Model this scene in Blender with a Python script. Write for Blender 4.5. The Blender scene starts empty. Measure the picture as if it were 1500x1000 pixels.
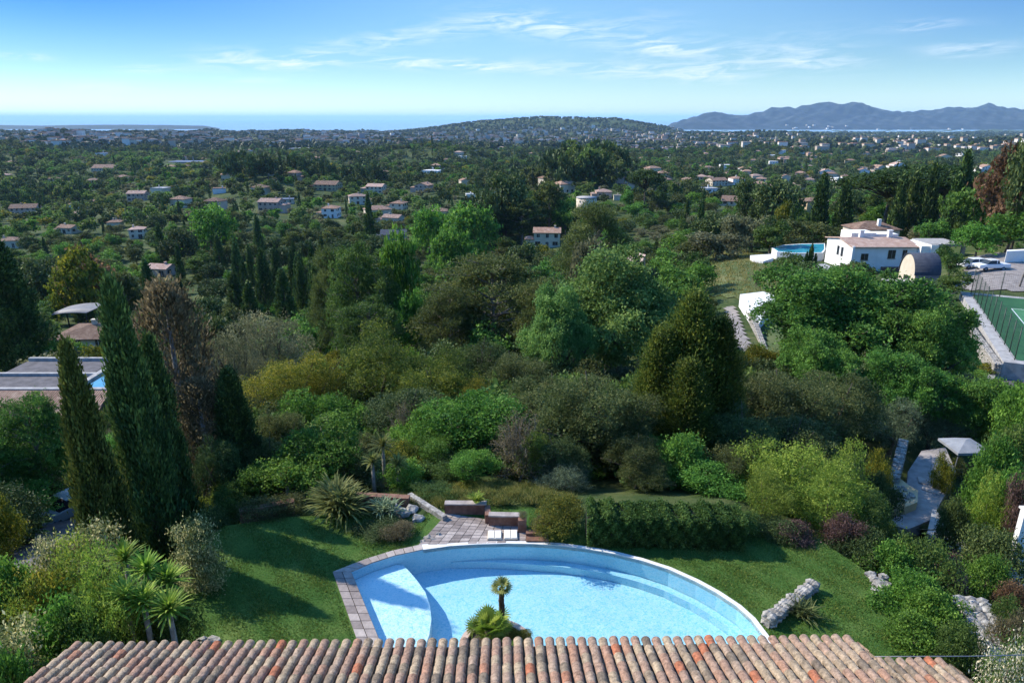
import bpy, bmesh, math, random
import numpy as np
from mathutils import Vector, Matrix
from mathutils.geometry import tessellate_polygon
R = math.radians
rnd = random.Random(7)
S = bpy.context.scene
COL = S.collection

# ------------------------------------------------------------------ camera
TILT = 18.06            # degrees below the horizontal
CAM_Z = 15.0
cam_d = bpy.data.cameras.new("camera"); cam = bpy.data.objects.new("camera", cam_d); COL.objects.link(cam)
cam.location = (0, 0, CAM_Z); cam.rotation_euler = (R(90 - TILT), 0, 0)
cam_d.sensor_width = 36; cam_d.lens = 24; cam_d.clip_start = 0.5; cam_d.clip_end = 200000
S.camera = cam

# ------------------------------------------------------------------ light
SUN_AZ, SUN_EL = -66.0, 38.0         # azimuth from the view direction (minus = left), elevation
sv = Vector((math.sin(R(SUN_AZ)) * math.cos(R(SUN_EL)), math.cos(R(SUN_AZ)) * math.cos(R(SUN_EL)), math.sin(R(SUN_EL))))
sd = bpy.data.lights.new("sun", 'SUN'); so = bpy.data.objects.new("sun", sd); COL.objects.link(so)
sd.energy = 2.95; sd.angle = R(0.5); sd.color = (1.0, 0.92, 0.77)
so.rotation_euler = sv.to_track_quat('Z', 'Y').to_euler(); so.location = (0, 0, 60)

W = bpy.data.worlds.new("World"); S.world = W; W.use_nodes = True
def build_world():
    nt = W.node_tree; N = nt.nodes; L = nt.links; N.clear()
    out = N.new('ShaderNodeOutputWorld'); bg = N.new('ShaderNodeBackground'); bg.inputs[1].default_value = 0.065
    L.new(bg.outputs[0], out.inputs[0])
    sky = N.new('ShaderNodeTexSky'); sky.sky_type = 'NISHITA'; sky.sun_disc = False
    sky.sun_elevation = R(SUN_EL); sky.sun_rotation = R(SUN_AZ)
    sky.altitude = 150; sky.air_density = 1.25; sky.dust_density = 0.0; sky.ozone_density = 5.0
    tc = N.new('ShaderNodeTexCoord'); sp = N.new('ShaderNodeSeparateXYZ'); L.new(tc.outputs['Generated'], sp.inputs[0])
    def M(op, a, b=None, c=None, clamp=False):
        n = N.new('ShaderNodeMath'); n.operation = op; n.use_clamp = clamp
        for i, v in enumerate((a, b, c)):
            if v is None: continue
            if isinstance(v, (int, float)): n.inputs[i].default_value = v
            else: L.new(v, n.inputs[i])
        return n.outputs[0]
    az = M('ARCTAN2', sp.outputs[0], sp.outputs[1]); el = M('ARCSINE', sp.outputs[2])
    # thin cirrus: bank = sum of soft ellipses (azimuth, elevation, half sizes) broken up by streaky noise
    def ang(px, py):
        u = (px - 750) / 1000; v = (py - 500) / 1000; t = R(TILT)
        d = Vector((u, math.cos(t) - v * math.sin(t), -(math.sin(t) + v * math.cos(t)))).normalized()
        return math.atan2(d.x, d.y), math.asin(d.z)
    banks = [(32, 83, 42, 6, .7, 0), (160, 128, 50, 7, .6, 0), (215, 101, 50, 7, .6, 0), (345, 88, 65, 14, .8, .0), (455, 90, 60, 13, .9, .1),
             (530, 66, 90, 12, .6, .1), (650, 95, 130, 8, 1.25, -.03), (800, 40, 95, 18, .85, -.12), (900, 103, 110, 12, .75, -.05), (980, 70, 70, 14, .9, -.05),
             (1045, 108, 45, 12, .85, 0), (1190, 92, 75, 16, .65, 0), (1350, 38, 60, 8, .5, 0), (1420, 73, 60, 10, .8, 0), (650, 45, 80, 14, .5, .1), (1090, 80, 120, 25, .4, .1), (370, 117, 40, 5, .5, 0), (940, 40, 60, 20, .35, 0)]
    tot = None
    for px, py, w, h, a, tl in banks:
        a0, e0 = ang(px, py); a1, _ = ang(px + w, py); _, e1 = ang(px, py - h)
        dx = M('SUBTRACT', az, a0); dy0 = M('SUBTRACT', el, e0)
        dy = M('SUBTRACT', dy0, M('MULTIPLY', dx, tl))
        q = M('ADD', M('POWER', M('ABSOLUTE', M('MULTIPLY', dx, 1 / (a1 - a0))), 2.0), M('POWER', M('ABSOLUTE', M('MULTIPLY', dy, 1 / (e1 - e0))), 2.0))
        g = M('MULTIPLY', M('POWER', 2.718, M('MULTIPLY', q, -1.0)), a)
        tot = g if tot is None else M('ADD', tot, g)
    cv = N.new('ShaderNodeCombineXYZ'); L.new(M('MULTIPLY', az, 12.0), cv.inputs[0]); L.new(M('MULTIPLY', M('ADD', el, M('MULTIPLY', az, -.05)), 80.0), cv.inputs[1])
    nz = N.new('ShaderNodeTexNoise'); nz.inputs['Scale'].default_value = 1.3; nz.inputs['Detail'].default_value = 9; nz.inputs['Roughness'].default_value = .62; nz.inputs['Distortion'].default_value = .9
    L.new(cv.outputs[0], nz.inputs['Vector'])
    cl = M('MULTIPLY', tot, M('MULTIPLY', M('SUBTRACT', nz.outputs[0], 0.42), 4.2, clamp=True), clamp=True)
    cl = M('MULTIPLY', cl, 0.8)
    mix = N.new('ShaderNodeMix'); mix.data_type = 'RGBA'
    tn = N.new('ShaderNodeMix'); tn.data_type = 'RGBA'; tn.blend_type = 'MULTIPLY'; tn.inputs[0].default_value = 1; L.new(sky.outputs[0], tn.inputs[6]); tn.inputs[7].default_value = (.60, .80, 1.0, 1); L.new(cl, mix.inputs[0])
    # deeper blue away from the middle of the view, paler towards the horizon
    def SS(v, lo, hi): n = N.new('ShaderNodeMapRange'); n.interpolation_type = 'SMOOTHSTEP'; L.new(v, n.inputs[0]); n.inputs[1].default_value = lo; n.inputs[2].default_value = hi; return n.outputs[0]
    side = M('MULTIPLY', SS(M('ABSOLUTE', M('SUBTRACT', az, .15)), R(4), R(42)), SS(el, R(0.5), R(9)))
    t1 = N.new('ShaderNodeMix'); t1.data_type = 'RGBA'; t1.blend_type = 'MULTIPLY'; L.new(side, t1.inputs[0]); L.new(tn.outputs[2], t1.inputs[6]); t1.inputs[7].default_value = (.22, .46, .78, 1)
    t2 = N.new('ShaderNodeMix'); t2.data_type = 'RGBA'; t2.blend_type = 'MULTIPLY'; L.new(M('SUBTRACT', 1.0, SS(el, R(-1), R(4.5))), t2.inputs[0]); L.new(t1.outputs[2], t2.inputs[6]); t2.inputs[7].default_value = (1.5, 1.5, 1.5, 1); t2.clamp_factor = True
    t3 = N.new('ShaderNodeMix'); t3.data_type = 'RGBA'; t3.blend_type = 'MULTIPLY'; L.new(SS(el, R(12), R(30)), t3.inputs[0]); L.new(t2.outputs[2], t3.inputs[6]); t3.inputs[7].default_value = (5.8, 4.0, 2.6, 1)   # sky above the view brightened as added fill light
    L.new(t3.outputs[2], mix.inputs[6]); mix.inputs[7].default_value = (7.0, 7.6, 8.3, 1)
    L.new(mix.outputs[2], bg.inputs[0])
    return mix
build_world()
S.view_settings.view_transform = 'Standard'; S.view_settings.look = 'None'; S.view_settings.exposure = 1.32; S.view_settings.gamma = 1
S.render.engine = 'CYCLES'
S.cycles.use_denoising = True
S.cycles.max_bounces = 6; S.cycles.diffuse_bounces = 4; S.cycles.glossy_bounces = 2; S.cycles.transmission_bounces = 2; S.cycles.transparent_max_bounces = 8; S.cycles.volume_bounces = 1
S.cycles.use_adaptive_sampling = True; S.cycles.adaptive_threshold = 0.015

# ------------------------------------------------------------------ picture <-> place
t_ = R(TILT); CT, ST = math.cos(t_), math.sin(t_)
def slope(py): return math.tan(t_ + math.atan((py - 500) / 1000))          # drop below the camera per metre forward
def P(px, py, z):                                                          # where the sight line meets a level plane
    u = (px - 750) / 1000; v = (py - 500) / 1000
    k = (CAM_Z - z) / (ST + v * CT)
    return Vector((u * k, (CT - v * ST) * k, z))
def X(px, y, z): return (px - 750) / 1000 * (y * CT + (CAM_Z - z) * ST)
def ppm(y, z): return 1000 / (y * CT + (CAM_Z - z) * ST)                   # photo pixels per metre
# terrain table
TC = np.array([-500, 100, 400, 700, 900, 1100, 1300, 1500, 2000.])
TD = np.array([18, 25, 30, 45, 65, 85, 110, 140, 180, 230, 300, 450, 700, 1100, 1800, 2800, 4200, 5500, 7000, 8600.])
TZ = np.array([
 [-2, -1, 0, 0, 0, 0, 0, -1, -1],
 [-5, -3.5, -.3, .15, 0, 0, -1.4, -4.2, -4.4],
 [-7, -6, -2.2, -1.5, -2, -2, -5.0, -6.6, -6.8],
 [-12, -11.5, -7, -6, -6, -6, -7, -9, -9],
 [-15, -14, -12.5, -11, -9.5, -7, -8, -8.6, -8.6],
 [-19, -17.5, -17, -16, -13, -8.5, -9, -7.3, -6.5],
 [-23, -22, -22, -20, -16, -9.5, -10.5, -6.7, -5],
 [-27, -27, -26, -24, -19, -12, -12, -8, -6],
 [-32, -32, -30, -28, -22, -15.5, -14, -11, -8],
 [-37, -37, -34, -30, -25, -19, -16, -13, -10],
 [-42, -42, -38, -32, -28, -24, -24, -20, -16],
 [-46, -47, -42, -36, -27, -36, -40, -38, -30],
 [-48, -50, -44, -43, -40, -47, -52, -50, -44],
 [-50, -53, -54, -55, -55, -57, -58, -56, -50],
 [-52, -54, -60, -63, -64, -66, -70, -66, -60],
 [-52, -54, -66, -70, -72, -68, -78, -68, -60],
 [-64, -66, -66, -72, -80, -78, -92, -94, -90],
 [-90, -92, -92, -95, -105, -106, -106, -106, -100],
 [-122, -122, -122, -122, -124, -124, -124, -114, -110],
 [-130, -130, -130, -130, -130, -130, -126, -114, -105]])
HU = np.array([-.35, -.2, -.12, -.05, 0.0, .04, .08, .12, .15, .18, .21, .24, .27]) 
HZ = np.array([-90, -78, -40, 4, 20, 32, 28, 24, 22, -4, -24, -58, -100.])
def sm(a): return a * a * (3 - 2 * a)
def terr(x, y):
    x = np.asarray(x, float); y = np.asarray(y, float)
    yy = np.maximum(y, 18.0)
    u = x / np.maximum(y, 18.0); 
    px = 750 + 1000 * u / (CT + 0.15 * ST)
    ci = np.interp(px, TC, np.arange(len(TC))); ri = np.interp(np.log(yy), np.log(TD), np.arange(len(TD)))
    c0 = np.clip(ci.astype(int), 0, len(TC) - 2); r0 = np.clip(ri.astype(int), 0, len(TD) - 2)
    fc = sm(ci - c0); fr = ri - r0
    z = (TZ[r0, c0] * (1 - fc) + TZ[r0, c0 + 1] * fc) * (1 - fr) + (TZ[r0 + 1, c0] * (1 - fc) + TZ[r0 + 1, c0 + 1] * fc) * fr
    amp = np.clip((yy - 150) / 900, 0, 1)
    z = z + 1.5 * amp * (5 * np.sin(x / 97 + 1.3) * np.cos(y / 131) + 3.5 * np.sin(x / 41 + y / 73) + 3 * np.sin(y / 58 + 2) * np.sin(x / 67))
    # wooded hill behind the plain, left rise, grove hill
    hz = np.interp(u, HU, HZ) - 12
    g = np.exp(-((y - 4700) / 650) ** 2)
    z = np.maximum(z, z * (1 - g) + hz * g) if True else z
    z = z + 30 * np.exp(-((u + .63) / .06) ** 2 - ((y - 1900) / 300) ** 2)
    z = z + 9 * np.exp(-((u - .1) / .07) ** 2 - ((y - 520) / 90) ** 2)
    z = z + 12 * np.exp(-((u + .33) / .1) ** 2 - ((y - 620) / 90) ** 2)
    z = z + 16 * np.exp(-((u - .33) / .1) ** 2 - ((y - 3500) / 400) ** 2)
    z = z + 16 * np.exp(-((u + .55) / .22) ** 2 - ((y - 2500) / 260) ** 2) + 15 * np.exp(-((u + .12) / .16) ** 2 - ((y - 1250) / 130) ** 2) + 20 * np.exp(-((u - .62) / .26) ** 2 - ((y - 1950) / 220) ** 2) + 12 * np.exp(-((u + .62) / .2) ** 2 - ((y - 1150) / 130) ** 2) + 12 * np.exp(-((u - .3) / .13) ** 2 - ((y - 1500) / 150) ** 2)
    return z
def tz(x, y): return float(terr(x, y))
_D = np.exp(np.linspace(np.log(14), np.log(8400), 900))
def G(px, py):                                                             # where the sight line meets the ground
    u = (px - 750) / 1000; v = (py - 500) / 1000
    k = _D / (CT - v * ST); x = u * k; z = CAM_Z - k * (ST + v * CT)
    h = np.nonzero(terr(x, _D) >= z)[0]
    if not len(h): return None
    i = h[0]; return Vector((x[i], _D[i], float(terr(x[i], _D[i]))))
def on(px, y, dz=0.0):                                                     # ground point at forward distance y under picture column px
    x = (px - 750) / 1000 * y
    for _ in range(4): x = X(px, y, tz(x, y))
    return Vector((x, y, tz(x, y) + dz))

# ------------------------------------------------------------------ object helpers
def tag(o, label=None, cat=None, group=None, kind=None):
    if label: o['label'] = label
    if cat: o['category'] = cat
    if group: o['group'] = group
    if kind: o['kind'] = kind
    return o
def empty(name, loc, rz=0.0, label=None, cat=None, group=None, scale=None):
    o = bpy.data.objects.new(name, None); COL.objects.link(o); o.location = loc; o.rotation_euler = (0, 0, rz); o.empty_display_size = .3
    if scale: o.scale = scale
    return tag(o, label, cat, group)
def link(name, me, parent=None, loc=None):
    o = bpy.data.objects.new(name, me); COL.objects.link(o)
    if parent: o.parent = parent
    if loc is not None: o.location = loc
    return o
def copy_tree(o, parent=None):
    c = o.copy(); COL.objects.link(c); c.parent = parent
    for ch in list(o.children): copy_tree(ch, c)
    return c
class MB:
    def __init__(s): s.v = []; s.f = []; s.m = []; s.c = []; s.smooth = []
    def add(s, vs, fs, mi=0, col=0.5, sm_=False):
        b = len(s.v); s.v += [tuple(v) for v in vs]
        for f in fs: s.f.append(tuple(i + b for i in f)); s.m.append(mi); s.c.append(col); s.smooth.append(sm_)
    def box(s, x0, y0, z0, x1, y1, z1, mi=0, col=0.5, rot=0.0, org=(0, 0)):
        vs = [(x0, y0, z0), (x1, y0, z0), (x1, y1, z0), (x0, y1, z0), (x0, y0, z1), (x1, y0, z1), (x1, y1, z1), (x0, y1, z1)]
        if rot:
            c, q = math.cos(rot), math.sin(rot)
            vs = [(org[0] + (x - org[0]) * c - (y - org[1]) * q, org[1] + (x - org[0]) * q + (y - org[1]) * c, z) for x, y, z in vs]
        s.add(vs, [(0, 3, 2, 1), (4, 5, 6, 7), (0, 1, 5, 4), (1, 2, 6, 5), (2, 3, 7, 6), (3, 0, 4, 7)], mi, col)
    def tube(s, pts, rs, n=7, mi=0, col=0.5, cap=True):
        pts = [Vector(p) for p in pts]; vs = []; fs = []
        for i, p in enumerate(pts):
            d = (pts[min(i + 1, len(pts) - 1)] - pts[max(i - 1, 0)]).normalized()
            a = d.orthogonal().normalized() if abs(d.z) < .99 else Vector((1, 0, 0)); a = (a - d * a.dot(d)).normalized(); b = d.cross(a)
            for k in range(n):
                t = 2 * math.pi * k / n; vs.append(p + (a * math.cos(t) + b * math.sin(t)) * rs[i])
        for i in range(len(pts) - 1):
            for k in range(n): fs.append((i * n + k, i * n + (k + 1) % n, (i + 1) * n + (k + 1) % n, (i + 1) * n + k))
        if cap: fs.append(tuple(range(n - 1, -1, -1))); fs.append(tuple((len(pts) - 1) * n + k for k in range(n)))
        s.add(vs, fs, mi, col, True)
    def mesh(s, name, mats):
        me = bpy.data.meshes.new(name); me.from_pydata(s.v, [], s.f)
        for m in (mats if isinstance(mats, (list, tuple)) else [mats]): me.materials.append(m)
        me.polygons.foreach_set('material_index', s.m); me.polygons.foreach_set('use_smooth', s.smooth)
        a = me.attributes.new('tone', 'FLOAT', 'FACE'); a.data.foreach_set('value', s.c)
        me.update(); return me
    def obj(s, name, mats, parent=None, loc=None): return link(name, s.mesh(name, mats), parent, loc)
def np_mesh(name, v, k, mat, tone=None, smooth=False):
    """v: (n*k,3) loose faces of k corners"""
    n = len(v) // k; me = bpy.data.meshes.new(name)
    me.vertices.add(n * k); me.vertices.foreach_set('co', np.ascontiguousarray(v, dtype=np.float32).ravel())
    me.loops.add(n * k); me.loops.foreach_set('vertex_index', np.arange(n * k, dtype=np.int32))
    me.polygons.add(n); me.polygons.foreach_set('loop_start', np.arange(0, n * k, k, dtype=np.int32))
    me.materials.append(mat); me.update(calc_edges=True)
    if tone is not None:
        a = me.attributes.new('tone', 'FLOAT', 'FACE'); a.data.foreach_set('value', np.ascontiguousarray(tone, dtype=np.float32))
    return me

# ------------------------------------------------------------------ materials
def new_mat(name):
    m = bpy.data.materials.new(name); m.use_nodes = True; nt = m.node_tree; nt.nodes.clear()
    o = nt.nodes.new('ShaderNodeOutputMaterial'); return m, nt, nt.nodes, nt.links, o
def c4(c): return (c[0], c[1], c[2], 1)
def surf(name, c0, c1=None, scale=2.0, rough=0.85, bump=0.0, bscale=None, detail=6, spec=0.3, metallic=0.0, coord='Object', stretch=None, c2=None, obj_rand=0.0):
    """noise-mixed principled"""
    m, nt, N, L, o = new_mat(name)
    b = N.new('ShaderNodeBsdfPrincipled'); L.new(b.outputs[0], o.inputs[0]); b.inputs['Roughness'].default_value = rough
    b.inputs['Specular IOR Level'].default_value = spec; b.inputs['Metallic'].default_value = metallic
    tc = N.new('ShaderNodeTexCoord'); vec = tc.outputs[coord]
    if stretch:
        mp = N.new('ShaderNodeMapping'); mp.inputs['Scale'].default_value = stretch; L.new(vec, mp.inputs[0]); vec = mp.outputs[0]
    n = N.new('ShaderNodeTexNoise'); n.inputs['Scale'].default_value = scale; n.inputs['Detail'].default_value = detail; n.inputs['Roughness'].default_value = .62; L.new(vec, n.inputs['Vector'])
    r = N.new('ShaderNodeValToRGB'); r.color_ramp.elements[0].position = .36; r.color_ramp.elements[1].position = .64
    r.color_ramp.elements[0].color = c4(c0); r.color_ramp.elements[1].color = c4(c1 or c0)
    if c2: e = r.color_ramp.elements.new(.5); e.color = c4(c2)
    L.new(n.outputs[0], r.inputs[0]); colr = r.outputs[0]
    if obj_rand:
        oi = N.new('ShaderNodeObjectInfo'); hs = N.new('ShaderNodeHueSaturation')
        mr = N.new('ShaderNodeMapRange'); mr.inputs[3].default_value = 1 - obj_rand; mr.inputs[4].default_value = 1 + obj_rand
        L.new(oi.outputs['Random'], mr.inputs[0]); L.new(mr.outputs[0], hs.inputs['Value']); L.new(colr, hs.inputs['Color']); colr = hs.outputs[0]
    L.new(colr, b.inputs['Base Color'])
    if bump:
        n2 = N.new('ShaderNodeTexNoise'); n2.inputs['Scale'].default_value = bscale or scale * 6; n2.inputs['Detail'].default_value = 4; L.new(vec, n2.inputs['Vector'])
        bp = N.new('ShaderNodeBump'); bp.inputs['Strength'].default_value = bump; bp.inputs['Distance'].default_value = .05; L.new(n2.outputs[0], bp.inputs['Height']); L.new(bp.outputs[0], b.inputs['Normal'])
    return m
def leafmat(name, dark, mid, light, trans=0.42, rand=0.2, hue=0.012):
    dark = tuple(v * 1.45 for v in dark); mid = tuple(v * 1.3 for v in mid); light = tuple(v * 1.5 for v in light); dark, mid, light = [(c[0] * 1.25, c[1] * 1.03, c[2] * .8) for c in (dark, mid, light)]
    m, nt, N, L, o = new_mat(name)
    at = N.new('ShaderNodeAttribute'); at.attribute_name = 'tone'
    r = N.new('ShaderNodeValToRGB'); e = r.color_ramp.elements; e[0].position = .12; e[0].color = c4(dark); e[1].position = .9; e[1].color = c4(light)
    q = e.new(.5); q.color = c4(mid); L.new(at.outputs['Fac'], r.inputs[0])
    oi = N.new('ShaderNodeObjectInfo'); hs = N.new('ShaderNodeHueSaturation')
    mr = N.new('ShaderNodeMapRange'); mr.inputs[3].default_value = 1 - rand; mr.inputs[4].default_value = 1 + rand; L.new(oi.outputs['Random'], mr.inputs[0])
    ms = N.new('ShaderNodeMath'); ms.operation = 'MULTIPLY'; ms.inputs[1].default_value = 7.31; L.new(oi.outputs['Random'], ms.inputs[0])
    fr = N.new('ShaderNodeMath'); fr.operation = 'FRACT'; L.new(ms.outputs[0], fr.inputs[0])
    mh = N.new('ShaderNodeMapRange'); mh.inputs[3].default_value = .5 - hue; mh.inputs[4].default_value = .5 + hue; L.new(fr.outputs[0], mh.inputs[0])
    L.new(mr.outputs[0], hs.inputs['Value']); L.new(mh.outputs[0], hs.inputs['Hue']); L.new(r.outputs[0], hs.inputs['Color'])
    d = N.new('ShaderNodeBsdfPrincipled'); d.inputs['Roughness'].default_value = .62; d.inputs['Specular IOR Level'].default_value = .18; L.new(hs.outputs[0], d.inputs['Base Color'])
    t = N.new('ShaderNodeBsdfTranslucent'); L.new(hs.outputs[0], t.inputs[0])
    mx = N.new('ShaderNodeMixShader'); mx.inputs[0].default_value = trans; L.new(d.outputs[0], mx.inputs[1]); L.new(t.outputs[0], mx.inputs[2]); L.new(mx.outputs[0], o.inputs[0])
    return m
def tonemat(name, stops, rough=.8, bump=.25, bscale=30, grime=0.5, spec=.25):
    """principled whose colour comes from the face tone through a ramp, weathered by noise"""
    m, nt, N, L, o = new_mat(name)
    at = N.new('ShaderNodeAttribute'); at.attribute_name = 'tone'
    r = N.new('ShaderNodeValToRGB'); e = r.color_ramp.elements; r.color_ramp.interpolation = 'LINEAR'
    while len(e) > 1: e.remove(e[0])
    e[0].position = stops[0][0]; e[0].color = c4(stops[0][1])
    for p, c in stops[1:]: q = e.new(p); q.color = c4(c)
    L.new(at.outputs['Fac'], r.inputs[0])
    tc = N.new('ShaderNodeTexCoord'); n = N.new('ShaderNodeTexNoise'); n.inputs['Scale'].default_value = bscale * .42; n.inputs['Detail'].default_value = 9; n.inputs['Roughness'].default_value = .8; L.new(tc.outputs['Object'], n.inputs['Vector'])
    mr = N.new('ShaderNodeMapRange'); mr.inputs[1].default_value = .35; mr.inputs[2].default_value = .7; mr.inputs[3].default_value = 1.15; mr.inputs[4].default_value = 1 - grime; L.new(n.outputs[0], mr.inputs[0])
    hs = N.new('ShaderNodeHueSaturation'); L.new(mr.outputs[0], hs.inputs['Value']); L.new(r.outputs[0], hs.inputs['Color'])
    b = N.new('ShaderNodeBsdfPrincipled'); b.inputs['Roughness'].default_value = rough; b.inputs['Specular IOR Level'].default_value = spec; L.new(hs.outputs[0], b.inputs['Base Color']); L.new(b.outputs[0], o.inputs[0])
    n2 = N.new('ShaderNodeTexNoise'); n2.inputs['Scale'].default_value = bscale; n2.inputs['Detail'].default_value = 5; L.new(tc.outputs['Object'], n2.inputs['Vector'])
    bp = N.new('ShaderNodeBump'); bp.inputs['Strength'].default_value = bump; bp.inputs['Distance'].default_value = .02; L.new(n2.outputs[0], bp.inputs['Height']); L.new(bp.outputs[0], b.inputs['Normal'])
    return m
M_ = {}
M_['bark'] = surf('bark', (.07, .055, .042), (.16, .13, .10), 6, .9, .4, 20)
M_['palebark'] = surf('pale_bark', (.16, .14, .12), (.30, .27, .23), 5, .9, .3, 20)
M_['white'] = surf('white_render', (.70, .68, .64), (.80, .78, .75), .6, .8, .1, 12)
M_['cream'] = surf('cream_render', (.52, .44, .33), (.62, .54, .42), .6, .85, .1, 12, obj_rand=.12)
M_['pink'] = surf('pink_render', (.50, .33, .25), (.60, .42, .33), .6, .85, .1, 12, obj_rand=.12)
M_['ochre'] = surf('ochre_render', (.42, .31, .17), (.52, .40, .24), .6, .85, .1, 12)
M_['grey'] = surf('grey_render', (.30, .30, .31), (.40, .40, .41), .6, .85, .1, 12)
M_['stone'] = surf('rough_stone', (.17, .155, .135), (.42, .39, .35), 5, .9, .8, 9, c2=(.28, .26, .23))
M_['paver'] = surf('stone_paving', (.24, .20, .18), (.44, .38, .34), 1.6, .85, .3, 18, c2=(.34, .29, .26))
M_['terracotta'] = surf('terracotta_wall', (.13, .065, .045), (.24, .13, .09), 4, .9, .4, 20)
M_['dark'] = surf('dark_opening', (.015, .017, .02), (.03, .032, .036), 3, .25, spec=.5)
M_['darkmetal'] = surf('dark_metal', (.02, .035, .025), (.03, .05, .035), 8, .5, spec=.4)
M_['greymetal'] = surf('grey_zinc', (.16, .17, .20), (.21, .22, .25), 2, .4, spec=.5, metallic=.3)
M_['slate'] = surf('slate_blue_sheet', (.035, .042, .065), (.055, .065, .09), 2, .75, spec=.25)
M_['asphalt'] = surf('asphalt', (.075, .07, .075), (.13, .12, .125), 1.2, .9, .2, 40)
M_['gravel'] = surf('gravel_drive', (.19, .165, .15), (.30, .265, .24), 1.1, .95, .3, 30)
M_['concrete'] = surf('concrete', (.26, .25, .24), (.40, .385, .37), 1.5, .9, .2, 20)
def roofmat(name, a, b, c):
    m, nt, N, L, o = new_mat(name)
    tc = N.new('ShaderNodeTexCoord'); n = N.new('ShaderNodeTexNoise'); n.inputs['Scale'].default_value = 1.1; n.inputs['Detail'].default_value = 8; n.inputs['Roughness'].default_value = .75; L.new(tc.outputs['Object'], n.inputs['Vector'])
    r = N.new('ShaderNodeValToRGB'); e = r.color_ramp.elements; e[0].position = .35; e[0].color = c4(a); e[1].position = .65; e[1].color = c4(c); q = e.new(.5); q.color = c4(b); L.new(n.outputs[0], r.inputs[0])
    w = N.new('ShaderNodeTexWave'); w.wave_type = 'BANDS'; w.bands_direction = 'X'; w.inputs['Scale'].default_value = 1.4; w.inputs['Distortion'].default_value = .3; L.new(tc.outputs['Object'], w.inputs['Vector'])
    bp = N.new('ShaderNodeBump'); bp.inputs['Strength'].default_value = .9; bp.inputs['Distance'].default_value = .08; L.new(w.outputs[1], bp.inputs['Height'])
    oi = N.new('ShaderNodeObjectInfo'); hs = N.new('ShaderNodeHueSaturation'); mr = N.new('ShaderNodeMapRange'); mr.inputs[3].default_value = .75; mr.inputs[4].default_value = 1.2; L.new(oi.outputs['Random'], mr.inputs[0]); L.new(mr.outputs[0], hs.inputs['Value']); L.new(r.outputs[0], hs.inputs['Color'])
    bs = N.new('ShaderNodeBsdfPrincipled'); bs.inputs['Roughness'].default_value = .9; bs.inputs['Specular IOR Level'].default_value = .15; L.new(hs.outputs[0], bs.inputs['Base Color']); L.new(bp.outputs[0], bs.inputs['Normal']); L.new(bs.outputs[0], o.inputs[0])
    return m
M_['tile'] = roofmat('roof_tile', (.22, .12, .08), (.33, .20, .14), (.43, .32, .245))
M_['tilebrown'] = roofmat('brown_roof_tile', (.14, .085, .06), (.22, .14, .10), (.32, .23, .17))
M_['tilepink'] = roofmat('pink_roof_tile', (.30, .18, .14), (.41, .28, .22), (.50, .38, .31))
# foliage
LM = {}
LM['oak'] = leafmat('oak_leaves', (0.0242, 0.0605, 0.0176), (0.0495, 0.1375, 0.0308), (0.1100, 0.2420, 0.0550))
LM['bright'] = leafmat('bright_leaves', (0.028, 0.085, 0.018), (0.062, 0.165, 0.03), (0.12, 0.26, 0.055))
LM['lime'] = leafmat('lime_leaves', (0.045, 0.1, 0.016), (0.095, 0.18, 0.03), (0.19, 0.28, 0.06))
LM['mid'] = leafmat('mid_green_leaves', (0.0216, 0.0540, 0.0168), (0.0480, 0.1020, 0.0288), (0.0960, 0.1680, 0.0480))
LM['dark'] = leafmat('dark_evergreen_leaves', (0.016, 0.036, 0.015), (0.035, 0.07, 0.026), (0.075, 0.12, 0.045), .18)
LM['holm'] = leafmat('olive_drab_leaves', (0.026, 0.046, 0.018), (0.056, 0.088, 0.034), (0.125, 0.155, 0.07))
LM['olive'] = leafmat('olive_tree_leaves', (.045, .060, .038), (.095, .12, .075), (.18, .21, .14))
LM['silver'] = leafmat('silver_green_leaves', (.05, .085, .06), (.10, .16, .11), (.17, .25, .18))
LM['yellow'] = leafmat('yellow_green_leaves', (0.036, 0.062, 0.012), (0.078, 0.112, 0.018), (0.19, 0.195, 0.03))
LM['pine'] = leafmat('pine_needles', (0.028, 0.05, 0.02), (0.055, 0.09, 0.032), (0.11, 0.15, 0.055))
LM['conifer'] = leafmat('conifer_needles', (0.022, 0.048, 0.012), (0.046, 0.088, 0.02), (0.12, 0.16, 0.035))
LM['cypress'] = leafmat('cypress_foliage', (0.0168, 0.0420, 0.0168), (0.0420, 0.0882, 0.0315), (0.1050, 0.1722, 0.0504), .15)
LM['cypressolive'] = leafmat('cypress_foliage_olive', (0.0255, 0.0473, 0.0146), (0.0655, 0.1019, 0.0273), (0.1547, 0.1911, 0.0510), .15)
LM['brown'] = leafmat('brownish_foliage', (0.045, 0.045, 0.03), (0.1, 0.1, 0.068), (0.18, 0.175, 0.125))
LM['rust'] = leafmat('rusty_foliage', (0.045, 0.035, 0.022), (0.1, 0.07, 0.048), (0.17, 0.125, 0.085))
LM['purple'] = leafmat('purple_foliage', (0.03, 0.024, 0.024), (0.075, 0.055, 0.058), (0.15, 0.11, 0.12))
LM['dome'] = leafmat('olive_green_leaves', (.026, .052, .012), (.062, .105, .022), (.15, .185, .035))
LM['ash'] = leafmat('fresh_oak_leaves', (0.045, 0.105, 0.032), (0.1, 0.21, 0.065), (0.18, 0.32, 0.11))
LM['umbrella'] = leafmat('umbrella_pine_needles', (0.012, 0.03, 0.012), (0.026, 0.058, 0.02), (0.05, 0.1, 0.035))
LM['palm'] = leafmat('palm_fronds', (0.04, 0.1, 0.015), (0.11, 0.23, 0.035), (0.24, 0.36, 0.08))
LM['cordy'] = leafmat('strap_leaves', (.03, .05, .02), (.075, .12, .04), (.18, .22, .09))
LM['blossom'] = leafmat('white_blossom', (0.045, 0.07, 0.03), (0.12, 0.16, 0.075), (0.34, 0.37, 0.25))
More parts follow.
